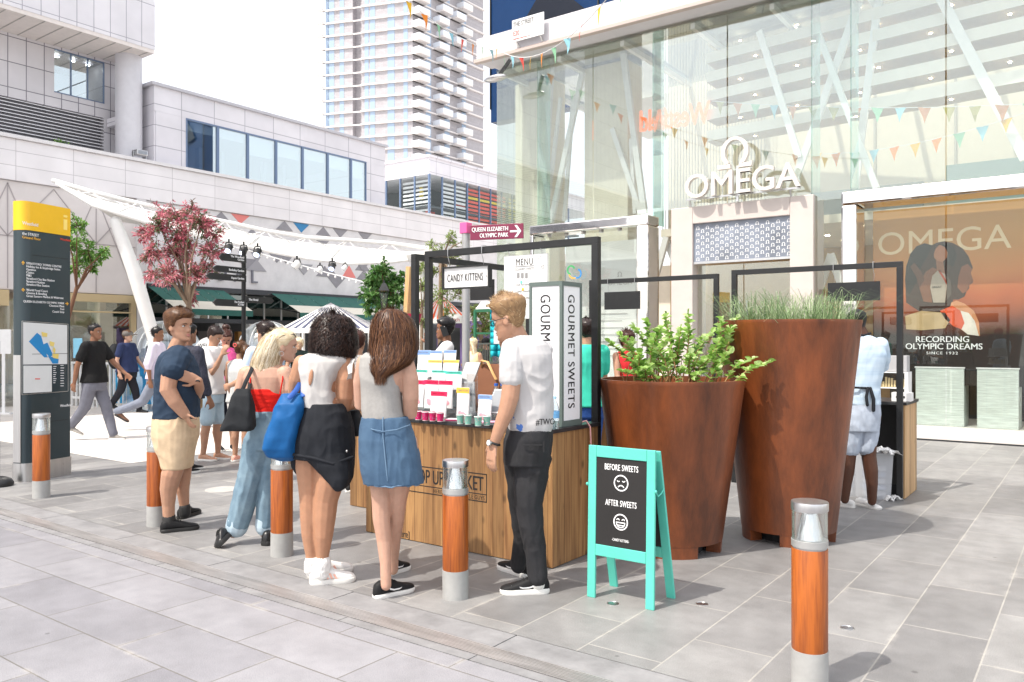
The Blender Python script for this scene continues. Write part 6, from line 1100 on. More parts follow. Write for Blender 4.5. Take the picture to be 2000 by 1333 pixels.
        for ex in (extra or []):
            R_, ns, wave, rag = ex[:4]; wf_ = ex[4] if len(ex) > 4 else 3.0; sc = ex[5] if len(ex) > 5 else 1.0
            v0 = len(b.v); s.loft([(r_[0], r_[1]+1.5, r_[2]-1.5, r_[3]-.006)+tuple(r_[4:]) for r_ in R_], b, 28); T.extend([.12+.25*rg.random() for _ in range(len(b.v)-v0)])
            ys_ = np.array([r_[0] for r_ in R_]); A = [np.array([r_[i] if len(r_) > i else 0 for r_ in R_]) for i in (1, 2, 3, 4)]
            for _ in range(ns):
                th = rg.uniform(0, 2*math.pi); y_a = ys_[0]+(ys_[-1]-ys_[0])*(rg.random()**1.5)*.75; y_b = min(ys_[-1]+rg.uniform(-.1, 1)*rag, y_a+(ys_[-1]-ys_[0])*rg.uniform(.35, 1.0)*sc); tt = rg.random(); ph = rg.uniform(0, 6.3); wq = wave*rg.uniform(.5, 1.3); P = []; off = rg.uniform(-.002, .012); m_ = 12; dth = rg.gauss(0, .12)
                for i in range(m_):
                    y = y_a+(y_b-y_a)*i/(m_-1); yc = min(y, ys_[-1]); xl, xr, bh, dd = (np.interp(yc, ys_, a) for a in A); g = i/(m_-1); t2 = th+dth*g
                    c = at_d((xl+xr)/2, y, s.D+dd); a = (xr-xl)/2*s.k()+off; wv = wq*math.sin(ph+g*wf_*6.28)*(.25+g)
                    P.append(c+RT*((a*math.cos(t2))-math.sin(t2)*wv)+FW*((bh+off)*math.sin(t2)+math.cos(t2)*wv)+(RT*math.cos(t2)+FW*math.sin(t2))*abs(wq)*.5*math.cos(ph*1.7+g*wf_*6.28))
                ribbon(P, wid*rg.uniform(.8, 1.8), (RT*-math.sin(th)+FW*math.cos(th)))
        b.tint = T; return part('hair', b, m, s.root, 180)
    def hand(s, w, u_, n_, L=.18, curl=.35, thumb=1, spread=1.0):
        """w wrist, u_ way the fingers point, n_ way the palm faces, thumb +1/-1 picks the side."""
        w, u_, n_ = Vector(w), Vector(u_).normalized(), Vector(n_); n_ = (n_-u_*n_.dot(u_)).normalized(); sd = u_.cross(n_).normalized(); q = L/.18; mb = s.body
        rings = []
        for x, hw, ht in ((-.012, .024, .018), (.02, .034, .017), (.055, .041, .015), (.09, .040, .012)):
            rings.append([w+u_*x*q+sd*hw*q*math.cos(a)+n_*ht*q*math.sin(a) for a in np.linspace(0, 6.283, 14, False)])
        mb.loft(rings)
        for i, (o, L1) in enumerate(((-.031, .062), (-.0105, .076), (.0105, .078), (.031, .07))):
            o2 = o*thumb*spread; c = curl*(1+.12*(i-1.5)); P = [w+u_*.078*q+sd*o2*q]; a = c*.35
            for sgm in (.45, .32, .26): P.append(P[-1]+(u_*math.cos(a)+n_*math.sin(a)+sd*o*thumb*1.5*spread).normalized()*L1*sgm*q); a += c
            mb.tube(P, [.0098*q, .0095*q, .0088*q, .0076*q], 8)
        b0 = w+u_*.022*q+sd*.03*thumb*q; d1 = (u_*.65+sd*thumb*.75+n_*.3).normalized(); d2 = (u_*.85+sd*thumb*.3+n_*.45).normalized(); mb.tube([b0, b0+d1*.035*q, b0+d1*.035*q+d2*.03*q, b0+d1*.035*q+d2*.054*q], [.0135*q, .011*q, .0098*q, .008*q], 8)
    def finish(s, it=2): s.vmesh('body', s.body, s.skin, s.vox, it)
    def shoe(s, heel, toe, m, sole, w=.05, h=.085, sh=.024, up=None, mark=None, mm=None, lace=None):
        heel, toe = Vector(heel), Vector(toe); u_ = toe-heel; L_ = u_.length; u_ = u_/L_; up = up or UP; sd = u_.cross(up).normalized(); up = sd.cross(u_); t_ = [0, .04, .14, .3, .45, .6, .75, .88, .96, 1.0]; hw = [.3, .58, .72, .74, .76, .88, 1.0, .92, .66, .25]; ht = [.55, .85, 1.0, 1.0, .88, .7, .56, .48, .4, .25]
        b = MB(); rings = []
        for a, q, z in zip(t_, hw, ht): rings.append([heel+u_*L_*a+sd*w*q*math.copysign(abs(math.cos(g))**.8, math.cos(g))*(1 if math.sin(g) < 0 else .92)+up*(sh*.6+(h*z-sh*.6)*(.5+.5*math.sin(g))) for g in np.linspace(0, 6.283, 18, False)])
        b.loft(rings); o = part('shoe', b, m, s.root, 60); b = MB(); ol = [(a*L_, w*q*1.06+.002) for a, q in zip(t_, hw)]; pts = [(x, y) for x, y in ol]+[(x, -y) for x, y in ol[::-1]]
        b.loft([[heel+u_*(L_*.5+(x-L_*.5)*g)+sd*y*g+up*z for x, y in pts] for z, g in ((0.0005, .97), (sh*.3, 1.0), (sh*.85, 1.0), (sh, .97))]); part('sole', b, sole, o, 50)
        if lace:
            b = MB()
            for a in (.34, .4, .46, .52): z = np.interp(a, t_, ht)*h+.003; b.tube([heel+u_*L_*a+sd*.022+up*(z-.004), heel+u_*L_*a+up*z, heel+u_*L_*a-sd*.022+up*(z-.004)], .0028, 5)
            part('laces', b, lace, o, 60)
        if mark:
            b = MB()
            for sg in (-1, 1):
                for P in mark:
                    vs = []
                    for x, z in P: q = np.interp(x, t_, hw)*w; zz = (z*h-sh*.6)/(max(.01, np.interp(x, t_, ht)*h-sh*.6)); g = math.asin(max(-1, min(1, zz*2-1))); vs.append(heel+u_*L_*x+sd*sg*(q*abs(math.cos(g))**.8*(1 if math.sin(g) < 0 else .92)+.0025)+up*(z*h))
                    b.add(vs+[v+sd*sg*.0012 for v in vs], [tuple(range(len(vs))), tuple(range(2*len(vs)-1, len(vs)-1, -1))])
            part('side_mark', b, mm, o)
        return o
SWOOSH = [[(.28, .62), (.32, .44), (.42, .34), (.55, .36), (.78, .52), (.55, .44), (.42, .44), (.36, .5)]]
BARS = [[(.36+i*.09, .3), (.41+i*.09, .3), (.36+i*.09, .68-.06*i), (.31+i*.09, .68-.06*i)] for i in range(3)]
BLKSH = cloth('black shoe', (.014, .014, .015), .6, .2); WHTSH = mat('white shoe', (.78, .77, .75), .5, var=.04); PNKM = mat('pale pink stripe', hexc('edb6a4'), .5); SOLEW = mat('white sole', (.74, .73, .7), .6, var=.06); SOLEB = mat('black sole', (.02, .02, .02), .6)
H_BR = tinted('brown hair', '2e1c10', '4f321d', '6f4a2a', .42, c4='8a6238'); H_LB = tinted('brunette hair', '2c1a12', '4a2e20', '644028', .4, c4='8a6040'); H_BL = tinted('blonde hair', 'a58c68', 'd2bf9c', 'eadcc0', .4, c4='f5ecd8'); H_DK = tinted('near black hair', '0e0a09', '241815', '35241e', .35, c4='4a342a'); H_SB = tinted('sandy hair', '5e4630', '86694a', 'a5845c', .45, c4='d6c09a'); H_BK = tinted('black hair', '080707', '141112', '1e1a1a', .35); H_RB = tinted('red brown hair', '28140e', '45241a', '643628', .4)
DENIM = lambda n, a, b_: mat(n, hexc(a), .85, col2=hexc(b_), vs=5, bump=.2, bs=500)
# ---- 1: young man in navy
P = Person('young man in navy t-shirt and beige shorts looking right with hand on chest', 6.38, (345, 1030), .006); p = P.p
P.tube([(350, 664, 14), (343, 682, 15), (338, 700, 18)]); P.tube([(342, 700, 20), (345, 760, 22), (345, 835, 20)])
P.tube([(340, 708, 13, -.14), (331, 735, 15.5, -.2), (328, 760, 15.5, -.21), (342, 784, 13.5, -.2), (361, 808, 10, -.17)]); P.tube([(355, 708, 13, .15), (368, 750, 13, .2), (380, 776, 12.5, .12), (389, 758, 10, -.02), (387, 743, 8.5, -.12)])
P.hand(p(387, 742, -.125), view(-.74, .32, -.5), view(-.5, .1, .85), .195, .1, 1); P.hand(p(360, 806, -.17), view(.42, -.9, .12), view(.6, .25, .75), .16, .25, 1, .85)
P.tube([(342, 840, 20, -.02), (343, 880, 18, -.05), (342, 908, 19, -.065), (335, 926, 19.5, -.07), (329, 955, 16, -.06), (329, 985, 12, -.05), (330, 1018, 10.5, -.04)]); P.tube([(352, 840, 20, .05), (358, 880, 15, .09), (358, 905, 17, .1), (357, 930, 15.5, .1), (357, 955, 12.5, .1), (360, 985, 9.5, .12), (361, 1000, 9, .12)])
P.head(p(350, 636), view(.93, -.02, -.38), .252, brow=mat('brow brown', hexc('4a2f1c'), .7)); P.hair(H_BR, .03, .013, 1800, .03, (.0, .9, .08), -.006, .2, .0022); P.finish()
b = P.loft([(682, 330, 360, .07), (687, 322, 367, .13), (695, 317, 373, .175), (712, 312, 381, .195), (735, 309, 386, .19), (765, 307, 386, .17), (795, 304, 386, .165), (815, 302, 385, .165)]); P.body = MB()
b = MB(); P.loft([(682, 330, 360, .07), (687, 322, 367, .13), (695, 317, 373, .175), (712, 312, 381, .195), (735, 309, 386, .19), (765, 307, 386, .17), (795, 304, 386, .165), (815, 302, 385, .165)], b); P.tube([(348, 697, 25, -.06), (342, 706, 26, -.12), (338, 721, 22.5, -.19)], b); P.tube([(355, 702, 18, .12), (366, 735, 17, .18)], b)
NAVY = cloth('navy jersey', '2b3a4c'); P.cloth('t_shirt', NAVY, b, .0075, 8, (1, 1, 1.2))
b = MB(); P.loft([(807, 304, 384, .16), (825, 302, 385, .17), (850, 302, 384, .17), (875, 308, 378, .16), (895, 316, 374, .15), (910, 321, 372, .145), (913, 322, 371, .14)], b); P.cloth('shorts', cloth('beige chino', 'cdb596'), b, .006, 9)
P.shoe(gp(313, 1040), gp(389, 1031), BLKSH, SOLEB, .05, .1, .028, lace=SOLEB); P.shoe(gp(349, 1014), gp(388, 1000), BLKSH, SOLEB, .048, .1, .028, lace=SOLEB); b = MB(); b.tube([p(386+4*math.cos(a), 745+3*math.sin(a), -.13+.035*math.sin(a)) for a in np.linspace(0, 6.3, 12)], .006, 6); part('bracelet', b, M_DARK, P.root)
b = MB(); P.tube([(330, 1010, 12.5, -.04), (330, 1022, 13, -.04)], b); P.tube([(361, 990, 11, .12), (361, 1002, 11, .12)], b); part('ankle_socks', b, SOLEB, P.root, 60)
# ---- 2: blonde woman in red
P = Person('blonde woman in red strappy top and light jeans carrying a black tote', 5.95, (510, 1060), .006, SK_P); p = P.p
P.tube([(545, 690, 13), (530, 722, 15)]); P.loft([(708, 508, 545, .06), (718, 480, 558, .1), (735, 474, 565, .115), (765, 481, 558, .115), (800, 494, 548, .105), (850, 492, 552, .11)])
P.tube([(481, 728, 15, -.02), (472, 760, 14, .0), (470, 790, 12.5, .03), (480, 800, 11, .15)]); P.tube([(556, 728, 16, -.04), (566, 760, 15.5, -.05), (568, 785, 13, -.03), (580, 790, 11, .1), (600, 780, 9, .3)]); P.hand(p(600, 780, .3), view(.7, 0, .7), view(0, -1, 0), .16, .4)
P.tube([(510, 850, 22), (488, 940, 14), (468, 1000, 11), (456, 1040, 10)]); P.tube([(536, 850, 20, .02), (524, 940, 13, .03), (519, 1000, 10, .03), (517, 1040, 9.5, .03)])
P.head(p(553, 674), view(.86, -.12, .32), .235, .05); P.hair(H_BL, .014, .01, 300, .05, (.0, -.8, -.2), 0, .3, .003, [([(646, 530, 562, .05, .0), (655, 518, 566, .085), (670, 508, 560, .1), (690, 499, 553, .105), (710, 492, 546, .09), (728, 490, 538, .06, -.03), (745, 494, 522, .03, -.06), (752, 500, 512, .012, -.07)], 2200, .010, 12, 1.2)]); P.finish()
b = MB(); P.loft([(757, 482, 552, .118), (768, 482, 557, .122), (785, 488, 553, .116), (804, 494, 549, .11)], b); rt_ = P.cloth('top', cloth('red jersey', 'd8231b'), b, .004, 14, (.5, .5, 2)); b = MB(); P.tube([(547, 768, 1.3, -.11), (552, 740, 1.3, -.112), (553, 722, 1.3, -.07), (550, 713, 1.3, .0)], b); P.tube([(488, 762, 1.3, -.11), (489, 740, 1.3, -.11), (493, 722, 1.3, -.07), (496, 713, 1.3, 0)], b); part('strap', b, cloth('red strap', 'd8231b'), rt_)
JL = DENIM('light denim', '7f97a5', '587285'); b = MB(); P.loft([(800, 494, 549, .112), (825, 490, 556, .125), (850, 487, 560, .135), (875, 490, 560, .13)], b); P.tube([(510, 862, 33), (496, 910, 27), (485, 950, 24.5), (472, 995, 22.5), (464, 1024, 21)], b); P.tube([(536, 862, 29, .02), (528, 930, 24, .03), (521, 990, 20, .03), (519, 1024, 18.5, .03)], b); jn = P.cloth('jeans', JL, b, .007, 8)
b = MB(); P.tube([(466, 1015, 22.2), (463, 1027, 22)], b); P.tube([(519, 1014, 19.5, .03), (518.5, 1027, 19.5, .03)], b); P.vmesh('cuff', b, DENIM('denim cuff', 'b9cad4', '9fb4c2'), parent=jn)
b = MB(); o = p(541, 812, -.13); b.obox(o, RT*.03-FW*-.01, UP*.022, FW*.004); part('leather_patch', b, mat('tan leather', hexc('b87a45'), .6), jn); b = MB(); b.obox(p(516, 812, -.13), RT*.008, UP*.022, FW*.006); part('belt_loop', b, JL, jn)
DM = mat('black leather', (.012, .012, .013), .3, bump=.15, bs=30); h_, t_ = p(452, 1040, -.02), p(428, 1058, -.14); t_.z = .004; h_.z = .065; P.shoe(h_, t_, DM, SOLEB, .052, .1, .035, (UP*.8+view(-.4, 0, .3)).normalized(), lace=SOLEB); h_ = gp(516, 1066); P.shoe(h_, h_+view(.06, 0, .24), DM, SOLEB, .052, .11, .035)
b = MB(); o = P.hc+P.ax[2]*.095+P.ax[1]*.02
for sg in (-1, 1): b.ell(o+P.ax[0]*.032*sg+P.ax[1]*.045-P.ax[2]*.005, .028, .006, .02, ax=(P.ax[0], (P.ax[1]+P.ax[2]).normalized(), (P.ax[2]-P.ax[1]).normalized()), n=10, m=6); b.tube([o+P.ax[0]*.06*sg+P.ax[1]*.045, o+P.ax[0]*.083*sg-P.ax[1]*.04-P.ax[2]*.02, o+P.ax[0]*.08*sg-P.ax[1]*.07-P.ax[2]*.05], .003, 5)
part('sunglasses', b, M_BLACK, P.root, 60); b = MB(); o = P.W((.079*P.hk, -.01, -.055)); b.tube([o+P.ax[1]*.016*math.cos(a)+P.ax[2]*.016*math.sin(a) for a in np.linspace(0, 6.3, 14)], .0014, 5); part('earring', b, M_STEEL, P.root)
def bag(name, lab, mbp, m, D, strap, sm, sw_=.012, wr=.008):
    t = thing(name, lab, 'bag', (mbp[0], mbp[1], 0)); Q = Person.__new__(Person); Q.D, Q.vox, Q.root = D, .008, t; b = MB(); Q.loft(mbp[2], b, 30, .5); Q.vmesh('bag_body', b, m, .008, 2, wr, 8); 
    for S_ in strap: b = MB(); Q.tube(S_, b, 8, .35, FW); part('strap', b, sm, t, 60)
    return Q
q = at_d(465, 665, 5.75); TB_ = cloth('black canvas', (.02, .022, .025), .8, .2); bag('tote_bag', 'black canvas tote hanging from the blonde womans shoulder', (q.x, q.y, [(758, 463, 487, .015), (772, 455, 491, .045), (800, 446, 496, .06), (832, 435, 497, .065), (840, 434, 492, .06)]), TB_, 5.72, [[(469, 772, 4, -.01), (480, 745, 4, .0), (491, 722, 4, .1), (494, 712, 4, .2)], [(484, 775, 4, .05), (488, 748, 4, .12), (495, 716, 4, .25)]], TB_)
# ---- 3: curly haired woman
P = Person('woman with dark curly bob, white sleeveless top and black asymmetric skirt', 4.98, (640, 1130), .006, SK_T); p = P.p
P.tube([(645, 670, 17), (637, 692, 19)]); P.loft([(690, 602, 670, .07), (700, 590, 686, .1), (730, 588, 662, .11), (770, 594, 656, .105), (800, 594, 672, .11), (870, 580, 690, .13)])
P.tube([(674, 708, 18, -.02), (677, 740, 19, -.03), (674, 775, 16.5, -.02), (672, 792, 14, .0), (690, 785, 12, .12), (706, 772, 9, .26)]); P.hand(p(706, 772, .26), view(.7, .3, .6), view(0, -1, .2), .17, .5); P.tube([(589, 708, 16, .0), (580, 740, 16, .02), (576, 765, 14, .05), (584, 770, 11, .2), (600, 760, 8, .36)])
P.tube([(598, 860, 31), (602, 900, 26), (604, 945, 22), (604, 975, 19), (604, 1010, 18), (604, 1045, 15), (607, 1085, 10), (608, 1115, 9.5)]); P.tube([(648, 860, 36, -.03), (648, 900, 31, -.03), (644, 945, 27, -.03), (637, 975, 23.5, -.02), (634, 1010, 22, -.02), (632, 1045, 18.5, -.02), (630, 1085, 12.5, -.01), (630, 1120, 11.5, -.01)])
P.head(p(648, 652), view(.35, -.12, .92), .235); P.hair(H_DK, .02, .018, 700, .05, (0, -.5, 0), 0, .6, .0034, [([(613, 640, 664, .05), (620, 622, 682, .09), (635, 613, 690, .115), (655, 609, 694, .125), (675, 606, 696, .12), (690, 608, 694, .1), (700, 616, 690, .07)], 2600, .021, 16, 2.4, .7)]); P.finish()
WH = cloth('off white blouse', (.5, .485, .47), .8, .04); b = MB(); P.loft([(688, 606, 668, .085), (696, 588, 684, .108), (705, 584, 686, .118), (725, 587, 668, .122), (760, 590, 655, .12), (785, 592, 660, .118), (800, 594, 673, .12)], b); tp = P.cloth('blouse', WH, b, .007, 8)
b = MB(); b.ell(p(607, 736, -.128), .013, .006, .05, ax=(RT, FW, (UP+RT*.12).normalized()), n=14, m=8); part('keyhole_opening', b, SK_T, tp, 180)
b = MB(); n = 18; pts = [(684, 700), (681, 705), (678, 715), (676, 730), (676, 745), (675, 760)]; L1 = [p(x+(4 if i % 2 else 0), y, -.02-.09*math.sin(i*.6)) for i, (x, y) in enumerate(pts)]; L2 = [q+RT*.03+UP*.012-FW*.03*(1 if i % 2 else -.5) for i, q in enumerate(L1)]
for i in range(5): b.add([L1[i], L1[i+1], L2[i+1], L2[i]], [(0, 1, 2, 3), (3, 2, 1, 0)])
part('ruffle', b, WH, tp, 60)
BK = cloth('black cotton', (.018, .02, .025), .85, .2); b = MB(); P.loft([(786, 596, 674, .12), (805, 590, 681, .135), (830, 580, 688, .15), (860, 571, 692, .155), (885, 569, 692, .15), (893, 574, 690, .145)], b); P.loft([(880, 585, 692, .148), (905, 612, 691, .135, -.02), (930, 634, 688, .11, -.04), (948, 650, 680, .08, -.06), (957, 657, 669, .04, -.07)], b); P.loft([(880, 568, 592, .09, .02), (910, 573, 591, .07, .04), (926, 582, 590, .03, .05)], b); sk = P.cloth('skirt', BK, b, .007, 9)
b = MB(); P.tube([(570, 886, 3, -.12), (610, 893, 3, -.155), (650, 905, 3, -.15), (688, 892, 3, -.09)], b); part('hem_band', b, BK, sk, 60); b = MB(); b.ell(p(677, 880, -.13), .008, .006, .008); part('snap_button', b, M_STEEL, sk)
P.shoe(gp(604, 1141), gp(694, 1132), WHTSH, SOLEW, .052, .11, .03, mark=BARS, mm=PNKM, lace=WHTSH); P.shoe(gp(601, 1128), gp(688, 1112), WHTSH, SOLEW, .052, .11, .03, mark=BARS, mm=PNKM); b = MB(); P.tube([(630, 1096, 15.5, -.01), (629, 1103, 16.5, -.01), (629, 1118, 15, -.01)], b); P.tube([(608, 1096, 13), (608, 1112, 13)], b); P.vmesh('frilly_socks', b, WHTSH, wr=.006, wf=40)
q = at_d(560, 665, 4.9); BLB = cloth('blue laminated bag', '15568f', .55, .1, bump=.2, bs=25); bag('shopping_bag', 'bright blue shopping bag hanging at the curly haired womans side', (q.x, q.y, [(768, 553, 594, .05), (785, 546, 598, .1), (815, 537, 594, .12), (850, 524, 587, .125), (872, 518, 581, .12), (888, 528, 578, .1), (898, 552, 574, .05)]), BLB, 4.93, [[(566, 775, 5, -.1), (578, 762, 5, -.06), (588, 745, 5, .05), (590, 735, 4, .12)], [(592, 770, 6, -.05), (592, 750, 6, .02), (591, 735, 4, .12)]], mat('blue strap', hexc('1d4f9c'), .6), wr=.012)
q = at_d(690, 665, 5.1); bag('handbag', 'small black handbag held in front of the curly haired woman', (q.x, q.y, [(800, 684, 700, .05), (815, 680, 705, .08), (840, 682, 706, .08), (850, 686, 703, .05)]), TB_, 5.15, [], TB_)
# ---- 4: brunette
P = Person('woman with long brown hair, grey tank top and denim mini skirt seen from behind', 4.72, (765, 1160), .006, SK_P); p = P.p
P.tube([(760, 665, 17), (752, 690, 20)]); P.loft([(690, 715, 788, .08), (700, 705, 800, .1), (730, 706, 790, .11), (770, 712, 782, .105), (800, 712, 780, .11), (880, 712, 805, .13)])
P.tube([(792, 707, 17, -.02), (800, 740, 18, -.02), (802, 775, 16.5, -.01), (801, 806, 14.5, .02), (790, 806, 12, .14), (780, 795, 9, .28)]); P.hand(p(780, 795, .28), view(-.2, .2, 1), view(0, -1, 0), .17, .4); P.tube([(712, 707, 16, .0), (705, 745, 16, .03), (706, 790, 14, .06), (716, 795, 11, .2), (726, 785, 8.5, .33)])
P.tube([(738, 870, 30), (742, 940, 21), (744, 975, 18.5), (745, 1012, 17.5), (750, 1055, 14.5), (753, 1100, 11, -.02), (754, 1142, 10.5, -.03)]); P.tube([(782, 870, 36, .02), (779, 940, 25, .03), (775, 975, 20, .06), (772, 1012, 18.5, .1), (769, 1050, 15, .15), (768, 1090, 11, .2), (768, 1112, 10.5, .22)])
P.head(p(764, 646), view(.25, -.18, .95), .235); P.hair(H_LB, .016, .012, 400, .05, (0, -.6, -.2), 0, .4, .0022, [([(603, 752, 778, .05), (610, 738, 792, .085), (625, 729, 804, .11), (645, 726, 812, .12), (670, 724, 815, .115), (695, 722, 810, .1, -.03), (712, 724, 797, .07, -.07), (727, 728, 770, .04, -.1), (735, 735, 752, .02, -.11)], 3000, .012, 18, 1.6)]); P.finish()
GY = cloth('grey marl', '9c9a97', .9, .06, 60); b = MB(); P.loft([(687, 716, 776, .085), (696, 706, 782, .108), (715, 703, 784, .118), (740, 704, 783, .12), (775, 706, 784, .118), (800, 707, 786, .118), (816, 709, 790, .118)], b); P.cloth('tank_top', GY, b, .006, 7)
DB = DENIM('blue denim', '4a6680', '35506c'); b = MB(); P.loft([(812, 708, 796, .12), (830, 705, 802, .135), (855, 703, 810, .15), (885, 703, 818, .155), (915, 706, 823, .155), (941, 711, 827, .15)], b); ds_ = P.cloth('denim_skirt', DB, b, .006, 9); FR = DENIM('pale denim seam', '6f8aa3', '58738e'); b = MB()
P.tube([(748, 815, 1.2, -.125), (748, 850, 1.2, -.155), (752, 890, 1.2, -.16), (757, 938, 1.2, -.157)], b); P.tube([(712, 830, 1.0, -.09), (728, 838, 1.0, -.14), (748, 842, 1.0, -.158), (775, 838, 1.0, -.145), (800, 829, 1.0, -.07)], b); part('seams', b, FR, ds_)
b = MB(); ring = [at_d(769+57.5*math.cos(a)*(1), 939+random.uniform(-1, 3), P.D)+FW*(.152*math.sin(a)) for a in np.linspace(0, 6.28, 60)]; b.tube(ring, .005, 5); part('frayed_hem', b, FR, ds_)
P.shoe(gp(730, 1169), gp(807, 1150), BLKSH, SOLEW, .048, .1, .024, mark=SWOOSH, mm=M_INKW, lace=BLKSH); h_ = gp(752, 1124); P.shoe(h_, h_+view(.12, 0, .19), BLKSH, SOLEW, .048, .1, .024, mark=SWOOSH, mm=M_INKW)
# ---- 5: man with glasses
P = Person('man with glasses in white printed t-shirt and black jeans touching his chin', 4.82, (1020, 1155), .006); p = P.p
P.tube([(1002, 640, 20, .02), (1014, 668, 22, .02), (1025, 690, 26, .02)]); P.loft([(680, 990, 1072, .1), (710, 988, 1076, .12), (770, 995, 1076, .11), (830, 997, 1074, .11), (880, 990, 1074, .12)])
P.tube([(1000, 695, 19, -.12), (1000, 735, 18.5, -.15), (996, 775, 17.5, -.16), (988, 805, 15.5, -.16), (975, 838, 12.5, -.15), (964, 868, 9.5, -.14)]); P.hand(p(963, 866, -.14), view(-.12, -1, -.05), view(.75, 0, .65), .19, .32, -1)
P.tube([(1062, 695, 18, .2), (1030, 742, 15, .32), (1005, 725, 12, .34), (992, 690, 9, .3)]); P.hand(p(992, 690, .28), view(-.45, .9, -.25), view(.8, .2, -.5), .17, 1.0, 1)
P.tube([(1038, 890, 24, -.02), (1033, 985, 16, -.04), (1047, 1090, 12, -.03), (1050, 1140, 11, -.03)]); P.tube([(1014, 890, 20, .1), (1017, 1000, 13, .15), (1018, 1050, 10, .17), (1012, 1108, 9.5, .2)])
P.head(p(994, 622), view(-.86, -.26, .34), .245, brow=mat('brow sandy', hexc('8a6a45'), .7)); P.hair(H_SB, .034, .006, 1900, .032, (0, .4, .5), .004, .32, .0022); P.finish()
TW = cloth('white jersey', (.5, .49, .49), .85, .03); tn = TW.node_tree; L_ = tn.links.new; pb_ = tn.nodes['Principled BSDF']; src = pb_.inputs['Base Color'].links[0].from_socket; tc = _n(tn, 'ShaderNodeTexCoord')     # printed marks near the hem
for q, r_, cc in ((p(1000, 818, -.13)-P.root.location, .018, '4a6cb0'), (p(1015, 834, -.13)-P.root.location, .026, '4f74b8'), (p(1052, 812, -.1)-P.root.location, .03, 'd98a9a'), (p(1066, 806, -.08)-P.root.location, .024, 'd98a9a')):
    vm = _n(tn, 'ShaderNodeVectorMath', operation='DISTANCE'); vm.inputs[1].default_value = q; L_(tc.outputs['Object'], vm.inputs[0]); nz = _n(tn, 'ShaderNodeTexNoise'); nz.inputs['Scale'].default_value = 55; L_(tc.outputs['Object'], nz.inputs['Vector']); ad = _n(tn, 'ShaderNodeMath', operation='MULTIPLY_ADD'); ad.inputs[1].default_value = .05; L_(nz.outputs[0], ad.inputs[0]); L_(vm.outputs['Value'], ad.inputs[2]); lt = _n(tn, 'ShaderNodeMath', operation='LESS_THAN'); lt.inputs[1].default_value = r_+.022; L_(ad.outputs[0], lt.inputs[0]); mx = _n(tn, 'ShaderNodeMix'); mx.data_type = 'RGBA'; L_(lt.outputs[0], mx.inputs[0]); L_(src, mx.inputs[6]); mx.inputs[7].default_value = (*hexc(cc), 1); src = mx.outputs[2]
L_(src, pb_.inputs['Base Color'])
b = MB(); P.loft([(654, 1004, 1046, .075, .02), (662, 992, 1058, .115, .02), (672, 983, 1068, .15), (690, 978, 1077, .165), (720, 980, 1080, .165), (760, 987, 1080, .15), (800, 989, 1080, .145), (828, 992, 1079, .145), (842, 997, 1076, .14)], b); P.tube([(1000, 680, 21, -.1), (998, 710, 22.5, -.14), (998, 737, 21.5, -.155)], b); P.tube([(1060, 685, 20, .14), (1046, 722, 19, .24)], b); ts = P.cloth('t_shirt', TW, b, .008, 7, (1, 1, 1.1))
part('shirt_print', lettering('#TWO', .05, p(1046, 829, -.155), RT*.92+FW*.38, UP, .0008, .8, .01), M_INK, ts)
BJ = DENIM('black denim', '1b1b1d', '2c2c30'); b = MB(); P.loft([(836, 992, 1078, .142), (855, 986, 1078, .15), (880, 984, 1076, .15), (905, 986, 1072, .145)], b); P.tube([(1040, 890, 37, -.02), (1036, 940, 31.5, -.03), (1032, 985, 26.5, -.04), (1040, 1040, 22.5, -.03), (1047, 1090, 19, -.03), (1050, 1128, 18, -.03)], b); P.tube([(1014, 895, 31, .1), (1014, 950, 25, .13), (1017, 1000, 20.5, .15), (1020, 1050, 17, .17), (1012, 1105, 15, .2)], b); jj = P.cloth('jeans', BJ, b, .008, 9)
b = MB(); b.obox(p(1040, 868, -.17), RT*.055, UP*.004, FW*.003); b.obox(p(1062, 872, -.165), RT*.004, UP*.03, FW*.003); part('pocket_stitch', b, BJ, jj)
P.shoe(gp(1073, 1156), gp(976, 1158), BLKSH, SOLEW, .05, .105, .03, mark=SWOOSH, mm=M_INKW, lace=BLKSH); h_ = gp(1032, 1128); P.shoe(h_, gp(977, 1106), BLKSH, SOLEW, .05, .1, .028, mark=SWOOSH, mm=M_INKW, lace=BLKSH); b = MB(); P.tube([(1050, 1122, 16, -.03), (1051, 1138, 15, -.03)], b); part('ankle_sock', b, SOLEW, P.root, 60)
b = MB(); w_ = p(965, 864, -.14); dv = view(-.4, -1, 0).normalized(); a1 = dv.cross(FW).normalized(); a2 = dv.cross(a1)
b.tube([w_+(a1*math.cos(a)+a2*math.sin(a))*.034 for a in np.linspace(0, 6.29, 18)], .007, 6); wo = part('watch', b, M_BLACK, P.root, 60); b = MB(); c_ = w_+a1*.0+view(-.75, .1, -.65).normalized()*.035; nn = view(-.75, .1, -.65).normalized(); b.tube([c_, c_+nn*.008], .019, 18, rnd=False); part('watch_case', b, M_STEEL, wo, 40); b = MB(); b.tube([c_+nn*.0081, c_+nn*.009], .015, 18, rnd=False); part('watch_face', b, M_INKW, wo)
b = MB(); k = P.hk
for sg in (-1, 1):
    o = P.W((.033*sg*k, .096*k, -.003*k)); b.tube([o+P.ax[0]*.0235*math.cos(a)+P.ax[2]*.019*math.sin(a)+P.ax[1]*-.006*abs(math.cos(a)) for a in np.linspace(0, 6.29, 18)], .0022, 5); b.tube([P.W((.056*sg*k, .09*k, .004*k)), P.W((.078*sg*k, .03*k, .004*k)), P.W((.079*sg*k, -.012*k, .002*k)), P.W((.077*sg*k, -.025*k, -.015*k))], .0022, 5)
b.tube([P.W((-.01*k, .098*k, .003*k)), P.W((.01*k, .098*k, .003*k))], .002, 5); part('glasses', b, M_BLACK, P.root, 60)
